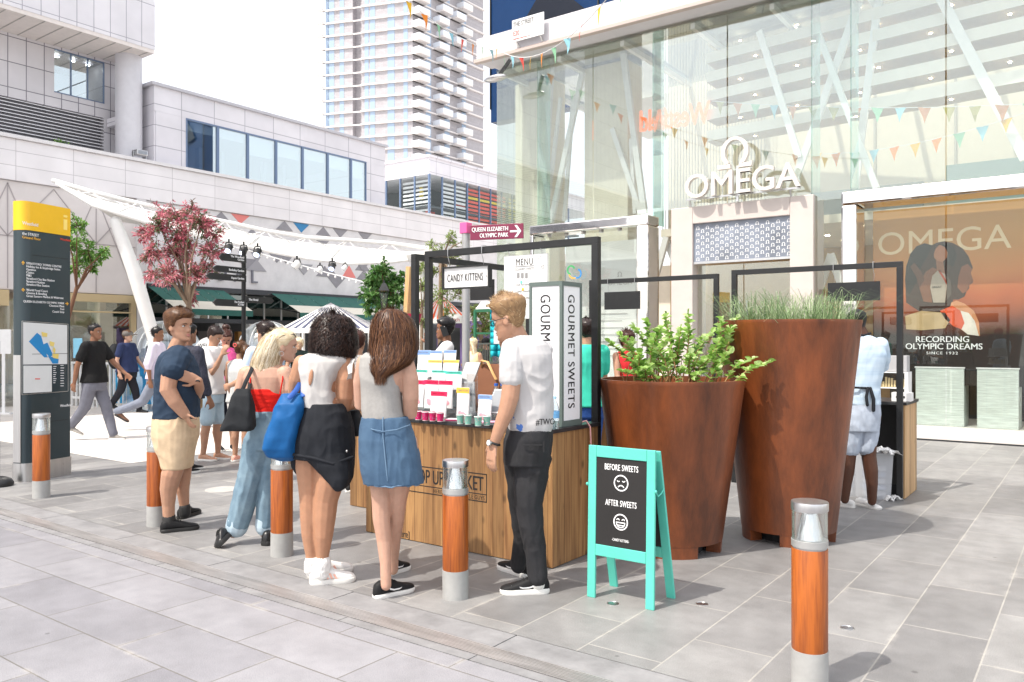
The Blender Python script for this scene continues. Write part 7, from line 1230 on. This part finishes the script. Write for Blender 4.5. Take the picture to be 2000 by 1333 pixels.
# ---- 6: stall worker in pale blue shirt
P = Person('stall worker in pale blue shirt, grey shorts and apron seen from behind', 7.19, (1675, 990), .0075, SK_D); p = P.p
P.tube([(1677, 645, 15), (1684, 662, 17)]); P.loft([(668, 1668, 1718, .1), (720, 1664, 1720, .11), (790, 1660, 1712, .11)]); P.tube([(1666, 672, 12, .02), (1660, 705, 11, .05), (1658, 735, 10, .1), (1668, 745, 8.5, .28), (1684, 738, 7, .42)]); P.hand(p(1684, 738, .42), view(.5, 0, .8), view(0, -1, 0), .17, .4); P.tube([(1721, 672, 13, .02), (1724, 705, 11, .12), (1714, 728, 9, .32), (1706, 735, 7, .44)]); P.hand(p(1706, 735, .44), view(-.2, 0, 1), view(0, -1, 0), .17, .4)
P.tube([(1670, 810, 22), (1660, 870, 16.5), (1657, 890, 14.5), (1655, 918, 13.5), (1652, 945, 11), (1650, 975, 8)]); P.tube([(1698, 810, 22, -.02), (1695, 870, 16.5, -.02), (1697, 890, 14, -.02), (1701, 918, 13.5, -.02), (1703, 945, 11, -.02), (1703, 978, 8.5, -.02)])
P.head(p(1673, 628), view(-.12, -.05, .97), .225); P.hair(H_BK, .004, .003, 200, .006, (0, 0, 0), .004, .8, .003); P.finish()
SHB = mat('pale blue check', hexc('c3d3e0'), .8, col2=hexc('a9c0d4'), vs=6, bump=.1, bs=300, stretch=(.3, .3, 4)); b = MB(); P.loft([(654, 1672, 1698, .07), (661, 1664, 1712, .11), (672, 1660, 1724, .13), (692, 1660, 1729, .135), (725, 1660, 1722, .13), (755, 1657, 1715, .125), (790, 1654, 1716, .13)], b); P.tube([(1667, 672, 15, .02), (1662, 700, 14.5, .04), (1660, 718, 13.5, .07)], b); P.tube([(1719, 672, 15, .02), (1724, 696, 14.5, .08), (1722, 714, 13.5, .16)], b); P.cloth('shirt', SHB, b, .007, 8, vox=.008)
b = MB(); P.loft([(785, 1655, 1716, .13), (805, 1650, 1717, .14), (825, 1646, 1715, .14), (840, 1644, 1713, .135)], b); P.tube([(1665, 830, 23), (1659, 874, 19.5)], b); P.tube([(1696, 830, 21, -.02), (1693, 874, 17.5, -.02)], b); P.cloth('shorts', cloth('grey blue cotton', 'a9b3c1'), b, .006, 9, vox=.008)
b = MB(); P.tube([(1656, 755, 2, -.09), (1672, 756, 2, -.128), (1695, 757, 2, -.132), (1714, 755, 2, -.07)], b); P.tube([(1695, 757, 2.6, -.14), (1692, 775, 3, -.15), (1694, 790, 3, -.15)], b); P.tube([(1700, 757, 2.6, -.14), (1706, 778, 3.5, -.15), (1706, 800, 3.5, -.15)], b); part('apron_strings', b, BK, P.root, 60); b = MB(); P.tube([(1672, 651, 2, -.06), (1686, 654, 2, -.075), (1700, 650, 2, -.05)], b); part('apron_neck_strap', b, BK, P.root, 60)
P.shoe(gp(1670, 992), gp(1624, 985), WHTSH, SOLEW, .045, .07, .02); P.shoe(gp(1672, 984), gp(1720, 995), WHTSH, SOLEW, .045, .07, .02)
# ---- people further off, built to measure: pose in metres, then posed by angles
def figure(label, D, px, h, face, skin, top, bot, hairm, stride=0, armL=(.1, .2), armR=(.1, .2), sleeve=.5, legs='trousers', hairk={}, headf=None, shoem=None, solem=None, girth=1.0, foot_z=0, lean=0, vox=.011, dress=None, longhair=None):
    P = Person(label, D, (px, 900), vox, skin); base = P.root.location.copy(); f = Vector(face); f.z = 0; f.normalize(); s = f.cross(UP); g = girth; U = lambda a, b_, z: base+f*a*h+s*b_*h+UP*z*h
    ln = lean; pel = U(0, 0, .53); nk = U(ln*.8, 0, .845)
    P.body.tube([U(ln, 0, .88), nk], [.031*h, .034*h], 10); P.body.tube([U(ln*.7, 0, .8), U(ln*.3, 0, .65), U(0, 0, .5)], [.05*h, .055*h, .06*h], 12)
    hips = [U(0, sg*.05, .5) for sg in (-1, 1)]; A = {}
    for i, (sg, st) in enumerate(((-1, stride), (1, -stride))):
        kn = U(st*.42+.012, sg*.05, .285-.02*abs(st)); an = U(st*.9 if st >= 0 else st*1.15, sg*.05, .045 if st >= -.05 else .045+min(.2, -st*.45)); P.body.tube([hips[i], (hips[i]+kn)/2, kn, kn.lerp(an, .35)-f*.008*h, kn.lerp(an, .7), an], [.055*h*g, .046*h, .033*h, .033*h, .024*h, .02*h], 12); A[i] = (kn, an, st)
    arms = []
    for sg, (a, bnd) in ((-1, armL), (1, armR)):
        sh = U(ln*.75, sg*.105*g, .81); el_ = sh+(f*math.sin(a)-UP*math.cos(a)+s*sg*.16)*.175*h; wr_ = el_+(f*math.sin(a+bnd)-UP*math.cos(a+bnd)-s*sg*.1*min(1, bnd))*.15*h; P.body.tube([sh, sh.lerp(el_, .5), el_, el_.lerp(wr_, .4), wr_], [.03*h, .028*h, .023*h, .022*h, .015*h], 10); dr = (wr_-el_).normalized(); P.hand(wr_, dr, (-s*sg+UP*.01).normalized(), .105*h, .5, -sg); arms.append((sh, el_, wr_))
    P.head(U(ln*1.05+.01, 0, .93), headf or f, .135*h, eyes=(f.dot(FW) < .5 and D < 13)); P.hair(hairm, **{**dict(top=.018, side=.01, strands=150, length=.03, wid=.006), **hairk}); P.finish()
    def ring(a, z, wx, wy): return [U(a, 0, z)+s*wx*h*g*math.copysign(abs(math.cos(t))**.8, math.cos(t))+f*wy*h*g*math.copysign(abs(math.sin(t))**.8, math.sin(t)) for t in np.linspace(0, 2*math.pi, 22, False)]
    b = MB(); b.loft([ring(0, .495 if not dress else .4, .112, .098), ring(.0+.004, .58, .1, .086), ring(ln*.3, .66, .09, .075), ring(ln*.6, .75, .105, .074), ring(ln*.75, .81, .108, .06), ring(ln*.8, .838, .075, .05), ring(ln*.85, .852, .04, .036)])
    if sleeve:
        for sh, el_, wr_ in arms:
            e = sh.lerp(el_, min(1, sleeve)); b.tube([sh, e]+([el_.lerp(wr_, sleeve-1)] if sleeve > 1 else []), [.043*h, .04*h]+([.03*h] if sleeve > 1 else []), 10)
    P.cloth('top', top, b, .007, 7, vox=vox)
    if legs != 'none':
        b = MB(); b.loft([ring(0, .43, .09, .085), ring(0, .48, .098, .088), ring(0, .52, .096, .083), ring(0, .56, .088, .076)])
        for i in (0, 1):
            kn, an, st = A[i]; hp = hips[i]-UP*.02*h
            if legs == 'trousers': b.tube([hp, kn, kn.lerp(an, .5), an+UP*.01*h], [.058*h, .046*h, .04*h, .036*h], 12)
            else: b.tube([hp, hp.lerp(kn, .9 if legs == 'shorts' else .45)], [.062*h, .052*h], 12)
        P.cloth('trousers' if legs == 'trousers' else 'shorts', bot, b, .006, 8, vox=vox)
    for i in (0, 1):
        kn, an, st = A[i]; lift = an.z-.045*h; dr = (f*math.cos(min(1.1, lift*2.2))-UP*math.sin(min(1.1, lift*2.2))); hl = an-dr*.035*h-UP*.045*h; P.shoe(hl, hl+dr*.15*h, shoem or BLKSH, solem or SOLEW, .048, .085, .025, (UP*math.cos(min(1.1, lift*2.2))+f*math.sin(min(1.1, lift*2.2))))
    return P, arms, U
def cl(c, v=.1): return cloth('cloth '+c, c, var=v)
figure('man in black t-shirt and grey trousers walking right near the pylon', 12.2, 184, 1.76, view(1, 0, -.15), SK_B, cl('1b1b1c'), cl('6d6e78'), H_BK, .16, (.55, .35), (-.35, .15), .62, hairk=dict(top=.008, side=.004), shoem=cl('8f8a84'))
P, ar, U = figure('man in grey cap and navy t-shirt with backpack walking right', 16.8, 248, 1.72, view(1, 0, -.1), SK_P, cl('2b3454'), cl('24242a'), H_BR, .14, (.25, .5), (-.2, .4), .6, girth=1.2, solem=SOLEB)
b = MB(); b.ell(P.hc+UP*.05, .1, .115, .075, n=14, m=8); hd = P.ax[1]; b.ell(P.hc+hd*.13+UP*.04, .08, .08, .012, n=12, m=6); part('cap', b, cl('6f6a66'), P.root, 60)
q = P.root.location-view(.26, 0, 0); t = thing('backpack', 'black backpack on the back of the man in the cap', 'bag', (q.x, q.y, 1.0)); b = MB(); b.ell((q.x, q.y, 1.18), .14, .14, .27, n=14, m=9); part('pack', b, TB_, t, 180); b = MB(); b.ell((q.x-.06, q.y+.05, 1.06), .09, .1, .13, n=12, m=8); part('pocket', b, TB_, t, 180)
figure('man in pale lilac shirt striding right behind the navy t-shirt', 13.6, 306, 1.74, view(1, 0, .1), SK_B, cl('d6cfe0', .04), cl('7c8290'), H_BK, .3, (.2, .4), (-.2, .3), 1.2, hairk=dict(top=.01, side=.006), shoem=mat('brown shoe', hexc('6e4a35'), .5), solem=SOLEB)
P, ar, U = figure('young man in white t-shirt and pale blue shorts looking down at a phone', 10.16, 412, 1.68, view(.97, 0, -.2), SK_F, cl('e6e3e1', .03), DENIM('pale denim', 'b7cbd8', '9db6c6'), H_DK, .03, (.15, 1.35), (.5, 2.2), .62, 'shorts', headf=view(.85, -.5, -.1), shoem=SK_F, lean=.02)
w = ar[0][2]; t = thing('phone', 'dark phone held by the young man in pale blue shorts', 'phone', w); b = MB(); b.obox(w+view(.09, .0, 0), view(.06, .015, 0), view(0, .03, .025), view(0, .004, -.004)); part('phone_body', b, M_BLACK, t, bevel=.003); b = MB(); b.obox(w+view(.09, .006, -.006), view(.052, .013, 0), view(0, .024, .02), view(0, .0008, -.0008)); part('screen', b, mat('phone screen', (.05, .06, .08), .1), t)
P, ar, U = figure('girl in pink t-shirt and dark shorts with hair in a bun', 11.07, 441, 1.66, view(.55, 0, -.83), SK_F, cl('ea5f9e', .06), cl('22242e'), H_RB, .02, (.3, 1.5), (.25, 1.3), .5, 'shorts', headf=view(.3, -.55, -.75), shoem=BLKSH, hairk=dict(top=.014, side=.012))
b = MB(); b.ell(P.hc+UP*.135-P.ax[1]*.02, .055, .055, .045, n=14, m=8); b.tint = [random.random()*.6 for _ in b.v]; part('hair_bun', b, H_RB, P.root, 180)
P, ar, U = figure('girl with a brown ponytail, pale grey vest and white shorts seen from behind', 10.0, 469, 1.5, view(.3, 0, .95), SK_F, cl('c9cac9', .04), cl('e8e6e3', .03), H_BR, .0, (.1, .2), (.3, 1.2), 0, 'shorts', headf=view(.3, -.2, .9), shoem=mat('pink sandal', hexc('dfa493'), .6), hairk=dict(top=.012, side=.01, extra=[([(672, 472, 486, .05, -.1), (684, 472, 490, .055, -.14), (700, 474, 488, .045, -.14), (715, 479, 485, .015, -.12)], 200, .01, 6)]))
b = MB(); b.tube([P.hc-P.ax[1]*.12+UP*.03+RT*.02*math.cos(a)+UP*.02*math.sin(a) for a in np.linspace(0, 6.3, 10)], .006, 6); part('hair_band', b, mat('coral band', hexc('e0605a'), .6), P.root)
P, ar, U = figure('dark haired man with glasses and light blue shirt behind the blonde woman', 8.6, 520, 1.70, view(-.75, 0, .45), SK_F, cl('b9cbe0', .05), cl('3b3f52'), H_DK, 0, (.3, 1.0), (.3, 1.0), 1.0, hairk=dict(top=.024, side=.012, strands=400, jit=.7))
b = MB(); b.tube([P.W((.08, .05, .004)), P.W((.08, -.02, .002))], .003, 5); b.tube([P.W((-.08, .05, .004)), P.W((-.08, -.02, .002))], .003, 5); part('glasses', b, M_BLACK, P.root); b = MB(); b.tube([U(-.07, .05, .83), U(-.085, .0, .7), U(-.08, -.06, .58)], .014, 6); part('shoulder_strap', b, M_BLACK, P.root)
P, ar, U = figure('dark haired man in black t-shirt with white sleeves talking on a phone', 9.4, 872, 1.76, view(-.8, 0, -.1), SK_B, cl('26282c'), cl('30323a'), H_BK, 0, (.75, 2.35), (.2, .8), 0, hairk=dict(top=.03, side=.014, strands=300, flow=(0, -.5, .3)))
b = MB()
for sh, el_, wr_ in ar: b.tube([sh, sh.lerp(el_, .75)], [.08, .07], 10)
part('sleeve', b, cl('e4e2e2', .03), P.root, 180); w = ar[0][2]; t = thing('phone', 'black phone held to the ear of the man in the kiosk', 'phone', w); q = P.W((-.085, .01, -.02)); b = MB(); b.obox(q, P.ax[1]*.02+P.ax[2]*.06, P.ax[0]*.006, P.ax[1]*.035-P.ax[2]*.01); part('phone_body', b, M_BLACK, t, bevel=.003); b = MB(); b.ell(q-P.ax[0]*.008+P.ax[2]*.05, .003, .006, .006); part('camera_lens', b, M_STEEL, t)
figure('woman with dark curls and red top behind the leafy shrub', 10.3, 1224, 1.62, view(.5, 0, -.85), SK_F, cl('d8353a', .06), cl('33343c'), H_RB, 0, (.3, .9), (.3, .9), 0, hairk=dict(top=.03, side=.03, strands=500, jit=1.2, length=.06, line=-.02))
figure('blonde staff woman in dark green polo by the striped gazebo', 15.2, 584, 1.56, view(.15, 0, -1), SK_F, cl('1d2a28'), cl('23242a'), H_BL, 0, (.4, 1.2), (.4, 1.2), .5, hairk=dict(top=.02, side=.025, strands=300, length=.09, flow=(0, -.4, -.8), line=-.03))
figure('man in dark checked jacket mostly hidden behind the man in navy', 9.2, 366, 1.70, view(.5, 0, .8), SK_B, mat('dark check', hexc('23242f'), .85, col2=hexc('3a3b4a'), vs=40), cl('a98b66'), H_BK, .05, (.1, .3), (.1, .3), 1.7)
P, ar, U = figure('woman in black and white checked dress between the curly haired and brunette women', 8.0, 698, 1.6, view(.2, 0, 1), SK_F, mat('checked cotton', hexc('2a2a2e'), .85, col2=hexc('c9c7c4'), vs=60), cl('222226'), H_RB, 0, (.2, .7), (.2, .7), 0, 'shorts', hairk=dict(top=.014, side=.012))
figure('person in turquoise t-shirt and blue jeans behind the light box', 8.0, 1146, 1.72, view(-.4, 0, .9), SK_F, cl('3fc4a8', .05), cl('2d4f8e'), H_DK, 0, (.15, .4), (.2, .5), .6)
P, ar, U = figure('blonde girl with a plait in a pale yellow dress beyond the kiosk', 14, 923, 1.55, view(.5, 0, .6), SK_F, cl('efe3b0', .05), cl('efe3b0', .05), H_BL, .03, (.3, .8), (.2, .6), 0, 'hot', hairk=dict(top=.014, side=.012, extra=[([(668, 917, 927, .04, -.05), (685, 921, 930, .04, -.08), (705, 925, 932, .03, -.1), (715, 927, 931, .02, -.1)], 120, .012, 4)]), dress=1)
P, ar, U = figure('person in black with a dark cap by the iron railing', 16.5, 951, 1.55, view(-.8, 0, -.3), SK_F, cl('1a1a1d'), cl('1f2026'), H_BK, 0, (.6, .9), (.6, .9), .6); b = MB(); b.ell(P.hc+UP*.05, .1, .11, .08, n=12, m=7); b.ell(P.hc+P.ax[1]*.12+UP*.04, .07, .07, .012, n=10, m=5); part('cap', b, cl('1a1a1d'), P.root, 60)
# ================================================================ trees and planting
class Leaves(MB):
    def __init__(s): super().__init__(); s.tint = []
    def leaf(s, b, d, L, w, tt, droop=.25, fold=.25):
        d = Vector(d).normalized(); sd = d.cross(UP+Vector((random.gauss(0, .5), random.gauss(0, .5), 0))).normalized(); up = sd.cross(d); m = b+d*L*.45-UP*droop*L*.15; t = b+d*L-UP*droop*L*.5
        s.add([b, m+sd*w*.5+up*w*fold, t, m-sd*w*.5+up*w*fold, m], [(0, 4, 1), (4, 2, 1), (0, 3, 4), (4, 3, 2)]); s.tint += [min(1, max(0, tt))]*5
    def leaf2(s, b, d, L, w, tt, droop=.3):      # broader leaf, curved along its length
        d = Vector(d).normalized(); sd = d.cross(UP+Vector((random.gauss(0, .4), random.gauss(0, .4), 0))).normalized(); up = sd.cross(d); C_ = [b+d*L*q-UP*droop*L*q*q*.6 for q in (0, .22, .5, .78, 1)]; W_ = [.0, .42, .5, .32, 0]
        vs = list(C_)+[c+sd*w*x+up*w*.22 for c, x in zip(C_[1:4], W_[1:4])]+[c-sd*w*x+up*w*.22 for c, x in zip(C_[1:4], W_[1:4])]
        s.add(vs, [(0, 1, 5), (1, 2, 6, 5), (2, 3, 7, 6), (3, 4, 7), (0, 8, 1), (1, 8, 9, 2), (2, 9, 10, 3), (3, 10, 4)]); s.tint += [min(1, max(0, tt))]*11
BARK = mat('bark', hexc('8d7a66'), .85, col2=hexc('6a5848'), vs=14, bump=.4, bs=40, stretch=(1, 1, .3)); BARK2 = mat('brown bark', hexc('6b4a36'), .85, var=.2, vs=10, bump=.3)
def tree(name, lab, D, trunk, clumps, lm, n, L, w, bark, tr=.05, tintf=None, dep=1.0, out=.8, soil=None):
    """trunk: pixel points from the ground up; clumps: (px, py, radius px); leaves sit on twigs through each clump."""
    base = at_d(trunk[0][0], HOR, D); base.z = 0; t = thing(name, lab, 'tree', base); tp_ = [base]+[at_d(x, y, D) for x, y in trunk[1:]]; b = MB(); b.tube(tp_, [tr*(1-.35*i/len(tp_)) for i in range(len(tp_))], 10); top = tp_[-1]; lv = Leaves(); tot = sum(c[2]**2 for c in clumps)
    for (cx, cy, rp) in clumps:
        r_ = rp*D/F_PX; c = at_d(cx, cy, D+random.uniform(-.6, .6)*dep*.6); mid = top.lerp(c, .5)+Vector((random.gauss(0, .05), random.gauss(0, .05), .05)); b.tube([top-UP*.05, mid, c], [tr*.42, tr*.28, tr*.1], 7); k = int(n*rp*rp/tot); tw = max(4, k//14); tb = random.uniform(-.12, .12)
        for _ in range(tw):
            d = Vector((random.gauss(0, 1), random.gauss(0, 1), random.gauss(0, .9)+.15)).normalized(); rr = r_*random.random()**.4*random.uniform(.8, 1.22); e = c+d*rr; b.tube([c+d*rr*.15, e], [.007, .003], 4, rnd=False); tw_t = random.random()
            for j in range(14):
                q = (c+d*rr*.2).lerp(e, random.random()**.6)+Vector((random.gauss(0, .02), random.gauss(0, .02), random.gauss(0, .02))); dd_ = (d*out+Vector((random.gauss(0, .8), random.gauss(0, .8), random.gauss(0, .6)))); lv.leaf(q, dd_, L*random.uniform(.6, 1.25), w*random.uniform(.7, 1.2), (tintf(tw_t) if tintf else .5+random.gauss(0, .22))+tb, random.uniform(0, .6))
    part('trunk', b, bark, t, 60); part('crown', lv, lm, t); return t
LPK = tinted('red robin leaves', '5a7048', 'a8566a', 'd8788a', .3, .4, .6, c4='f4c6c6'); LGR = tinted('bright leaves', '3f6a2c', '6c9a45', '9fc06a', .4, .35, .5); LDG = tinted('deep leaves', '27441f', '3f6a30', '5f8a45', .35, .3, .5, c4='8aa86a'); LYG = tinted('olive leaves', '5c7336', '8a9c58', 'b8c48a', .45, .35, .4)
rt_ = random.Random(11); cl_ = [(352, 490, 40), (310, 440, 32), (395, 432, 34), (350, 425, 34), (295, 490, 30), (412, 490, 30), (330, 535, 32), (385, 540, 30), (420, 455, 22), (285, 455, 22), (300, 535, 22), (355, 460, 36), (405, 525, 20), (372, 575, 16), (375, 410, 20), (318, 410, 18)]
tree('pink_leaved_tree', 'small forked tree with pink and green leaves behind the young man in navy', 13, [(368, 900), (368, 640), (369, 592)], cl_, LPK, 7600, .078, .026, BARK, .055, lambda t: random.gauss(.15 if t < .42 else .72, .17), 1.0, 1.1)
tree('green_tree', 'leafy green tree partly hidden behind the information pylon', 13.5, [(120, 900), (128, 640), (150, 560)], [(150, 440, 24), (135, 480, 32), (172, 490, 28), (198, 500, 18), (150, 520, 26), (185, 520, 16), (120, 440, 26), (205, 488, 10)], LGR, 1700, .085, .04, BARK2, .04)
tree('round_tree', 'round dark green tree behind the black lantern lamp post', 15, [(752, 900), (752, 640), (752, 590)], [(750, 560, 34), (728, 545, 24), (775, 545, 22), (745, 530, 24), (722, 580, 22), (778, 585, 20), (745, 595, 22), (765, 570, 26), (722, 608, 9)], LDG, 2600, .1, .062, BARK2, .05)
tree('tree', 'tall pale green feathery tree behind the white name sign', 17, [(858, 900), (860, 640), (862, 500)], [(880, 465, 20), (868, 500, 28), (890, 505, 22), (850, 530, 24), (880, 545, 28), (860, 575, 24), (895, 575, 22), (872, 610, 20), (845, 480, 14), (905, 470, 12)], LYG, 2300, .075, .035, BARK, .06)
tree('tree', 'pale green tree behind the green framed stall and turquoise cloth', 18, [(940, 900), (940, 700), (940, 640)], [(938, 610, 22), (955, 640, 22), (930, 650, 20), (945, 680, 18), (965, 610, 16), (975, 650, 16), (920, 600, 14)], LYG, 1400, .085, .045, BARK, .06)
tree('tree', 'thin green tree between the two black stall frame posts', 16.2, [(822, 900), (823, 700), (824, 600)], [(822, 520, 14), (826, 560, 16), (820, 600, 15), (828, 630, 12)], LYG, 700, .075, .04, BARK, .04)
# shrub in the shorter planter
sh = thing('leafy_shrub', 'leafy green shrub with reddish stems growing in the shorter rusty planter', 'shrub', PS+UP*1.12); st_ = MB(); lv = Leaves(); z0 = 1.12
tg = [(1215, 655, -.1), (1190, 668, .0), (1240, 640, .1), (1265, 630, .0), (1290, 640, -.15), (1305, 655, .15), (1330, 640, -.05), (1345, 650, .1), (1275, 670, -.25), (1250, 690, -.25), (1225, 700, -.15), (1310, 690, -.3), (1350, 690, -.2), (1390, 650, .05), (1412, 625, .0), (1428, 640, .1), (1440, 622, .2), (1405, 665, -.05), (1425, 690, -.15), (1470, 700, -.1), (1500, 708, -.15), (1330, 720, -.3), (1260, 720, -.35), (1385, 700, -.2), (1345, 612, .05), (1235, 665, .2), (1285, 655, .25), (1370, 660, .25), (1300, 615, .1), (1400, 720, -.3), (1215, 725, -.25), (1365, 730, -.33)]
for (px, py, dd) in tg:
    e = at_d(px, py, 5.8+dd); a0 = random.uniform(0, 6.28); s0 = PS+Vector((.22*math.cos(a0), .22*math.sin(a0), z0)); s0 = s0.lerp(Vector((e.x, e.y, z0)), .45); m = s0.lerp(e, .55)+UP*.05+Vector((random.gauss(0, .02), random.gauss(0, .02), 0)); P_ = [s0, m, e]; st_.tube(P_, [.006, .0045, .002], 5)
    Ln = (e-s0).length; n = max(7, int(Ln/.026))
    for i in range(n):
        f_ = .28+.72*i/(n-1); q = (P_[0].lerp(P_[1], min(1, f_*2))) if f_ < .5 else P_[1].lerp(P_[2], (f_-.5)*2); ax_ = (e-s0).normalized(); a = i*2.3+random.random(); rad = Vector((math.cos(a), math.sin(a), .25)); d = (ax_*.5+rad*1.0).normalized() if i < n-1 else ax_
        for dd2 in ((d,) if i % 3 == 0 else (d, (ax_*.5-rad+UP*.5).normalized())): lv.leaf2(q, dd2, random.uniform(.048, .09)*(1.1-.3*f_), random.uniform(.032, .05), .55+random.gauss(0, .25)+.25*(f_-.6), random.uniform(.1, .7))
for k in range(26): a = random.uniform(0, 6.28); r_ = random.uniform(.02, .35); s0 = PS+Vector((r_*math.cos(a), r_*math.sin(a), z0)); e = s0+Vector((random.gauss(0, .12), random.gauss(0, .12), random.uniform(.15, .4))); st_.tube([s0, s0.lerp(e, .5)+UP*.03, e], [.005, .004, .002], 5)
part('stems', st_, mat('shrub stem', hexc('7a4a30'), .7, col2=hexc('a98a58'), vs=8), sh, 60); part('leaves', lv, tinted('shrub leaves', '4f7a30', '7fa948', 'a8cb6c', .38, .45, .5, c4='d2e6a6'), sh)
gr = Leaves(); gs_ = thing('ornamental_grass', 'fine green ornamental grass growing in the taller rusty planter', 'grass plant', PB+UP*1.55)
for k in range(1150):
    a = random.uniform(0, 6.28); r_ = .46*random.random()**.5; b0 = PB+Vector((r_*math.cos(a), r_*math.sin(a), 1.54)); L_ = random.uniform(.15, .4); lean = Vector((math.cos(a), math.sin(a), 0))*random.uniform(-.1, .7)*(r_/.46+.3)+Vector((random.gauss(0, .42), random.gauss(0, .42), 0)); P_ = [b0, b0+UP*L_*.5+lean*L_*.25, b0+UP*L_*(.85)+lean*L_*.7, b0+UP*L_*(.9-.2*lean.length)+lean*L_*1.15]; sd = lean.cross(UP).normalized() if lean.length > .01 else RT; w = .0026; tt = random.random(); vs = []
    for i, q in enumerate(P_): vs += [q-sd*w*(1-i*.28), q+sd*w*(1-i*.28)]
    gr.add(vs, [(0, 1, 3, 2), (2, 3, 5, 4), (4, 5, 7, 6)]); gr.tint += [tt]*8
part('blades', gr, tinted('grass blades', '55704a', '84a06c', 'b4c49a', .5, .3, .4), gs_)
cl_ = Leaves()
for k in range(160): b0 = Vector((-21.3+random.gauss(0, .1), 9.7+random.gauss(0, .09), 6.25)); cl_.leaf(b0+UP*random.uniform(0, .3), Vector((random.gauss(0, 1), random.gauss(0, 1), 1.2)), .1, .03, random.random())
single('roof_weed', cl_, LGR, 'small green weed growing on the parapet in front of the louvres', 'plant', (-21.3, 9.7, 6.2))
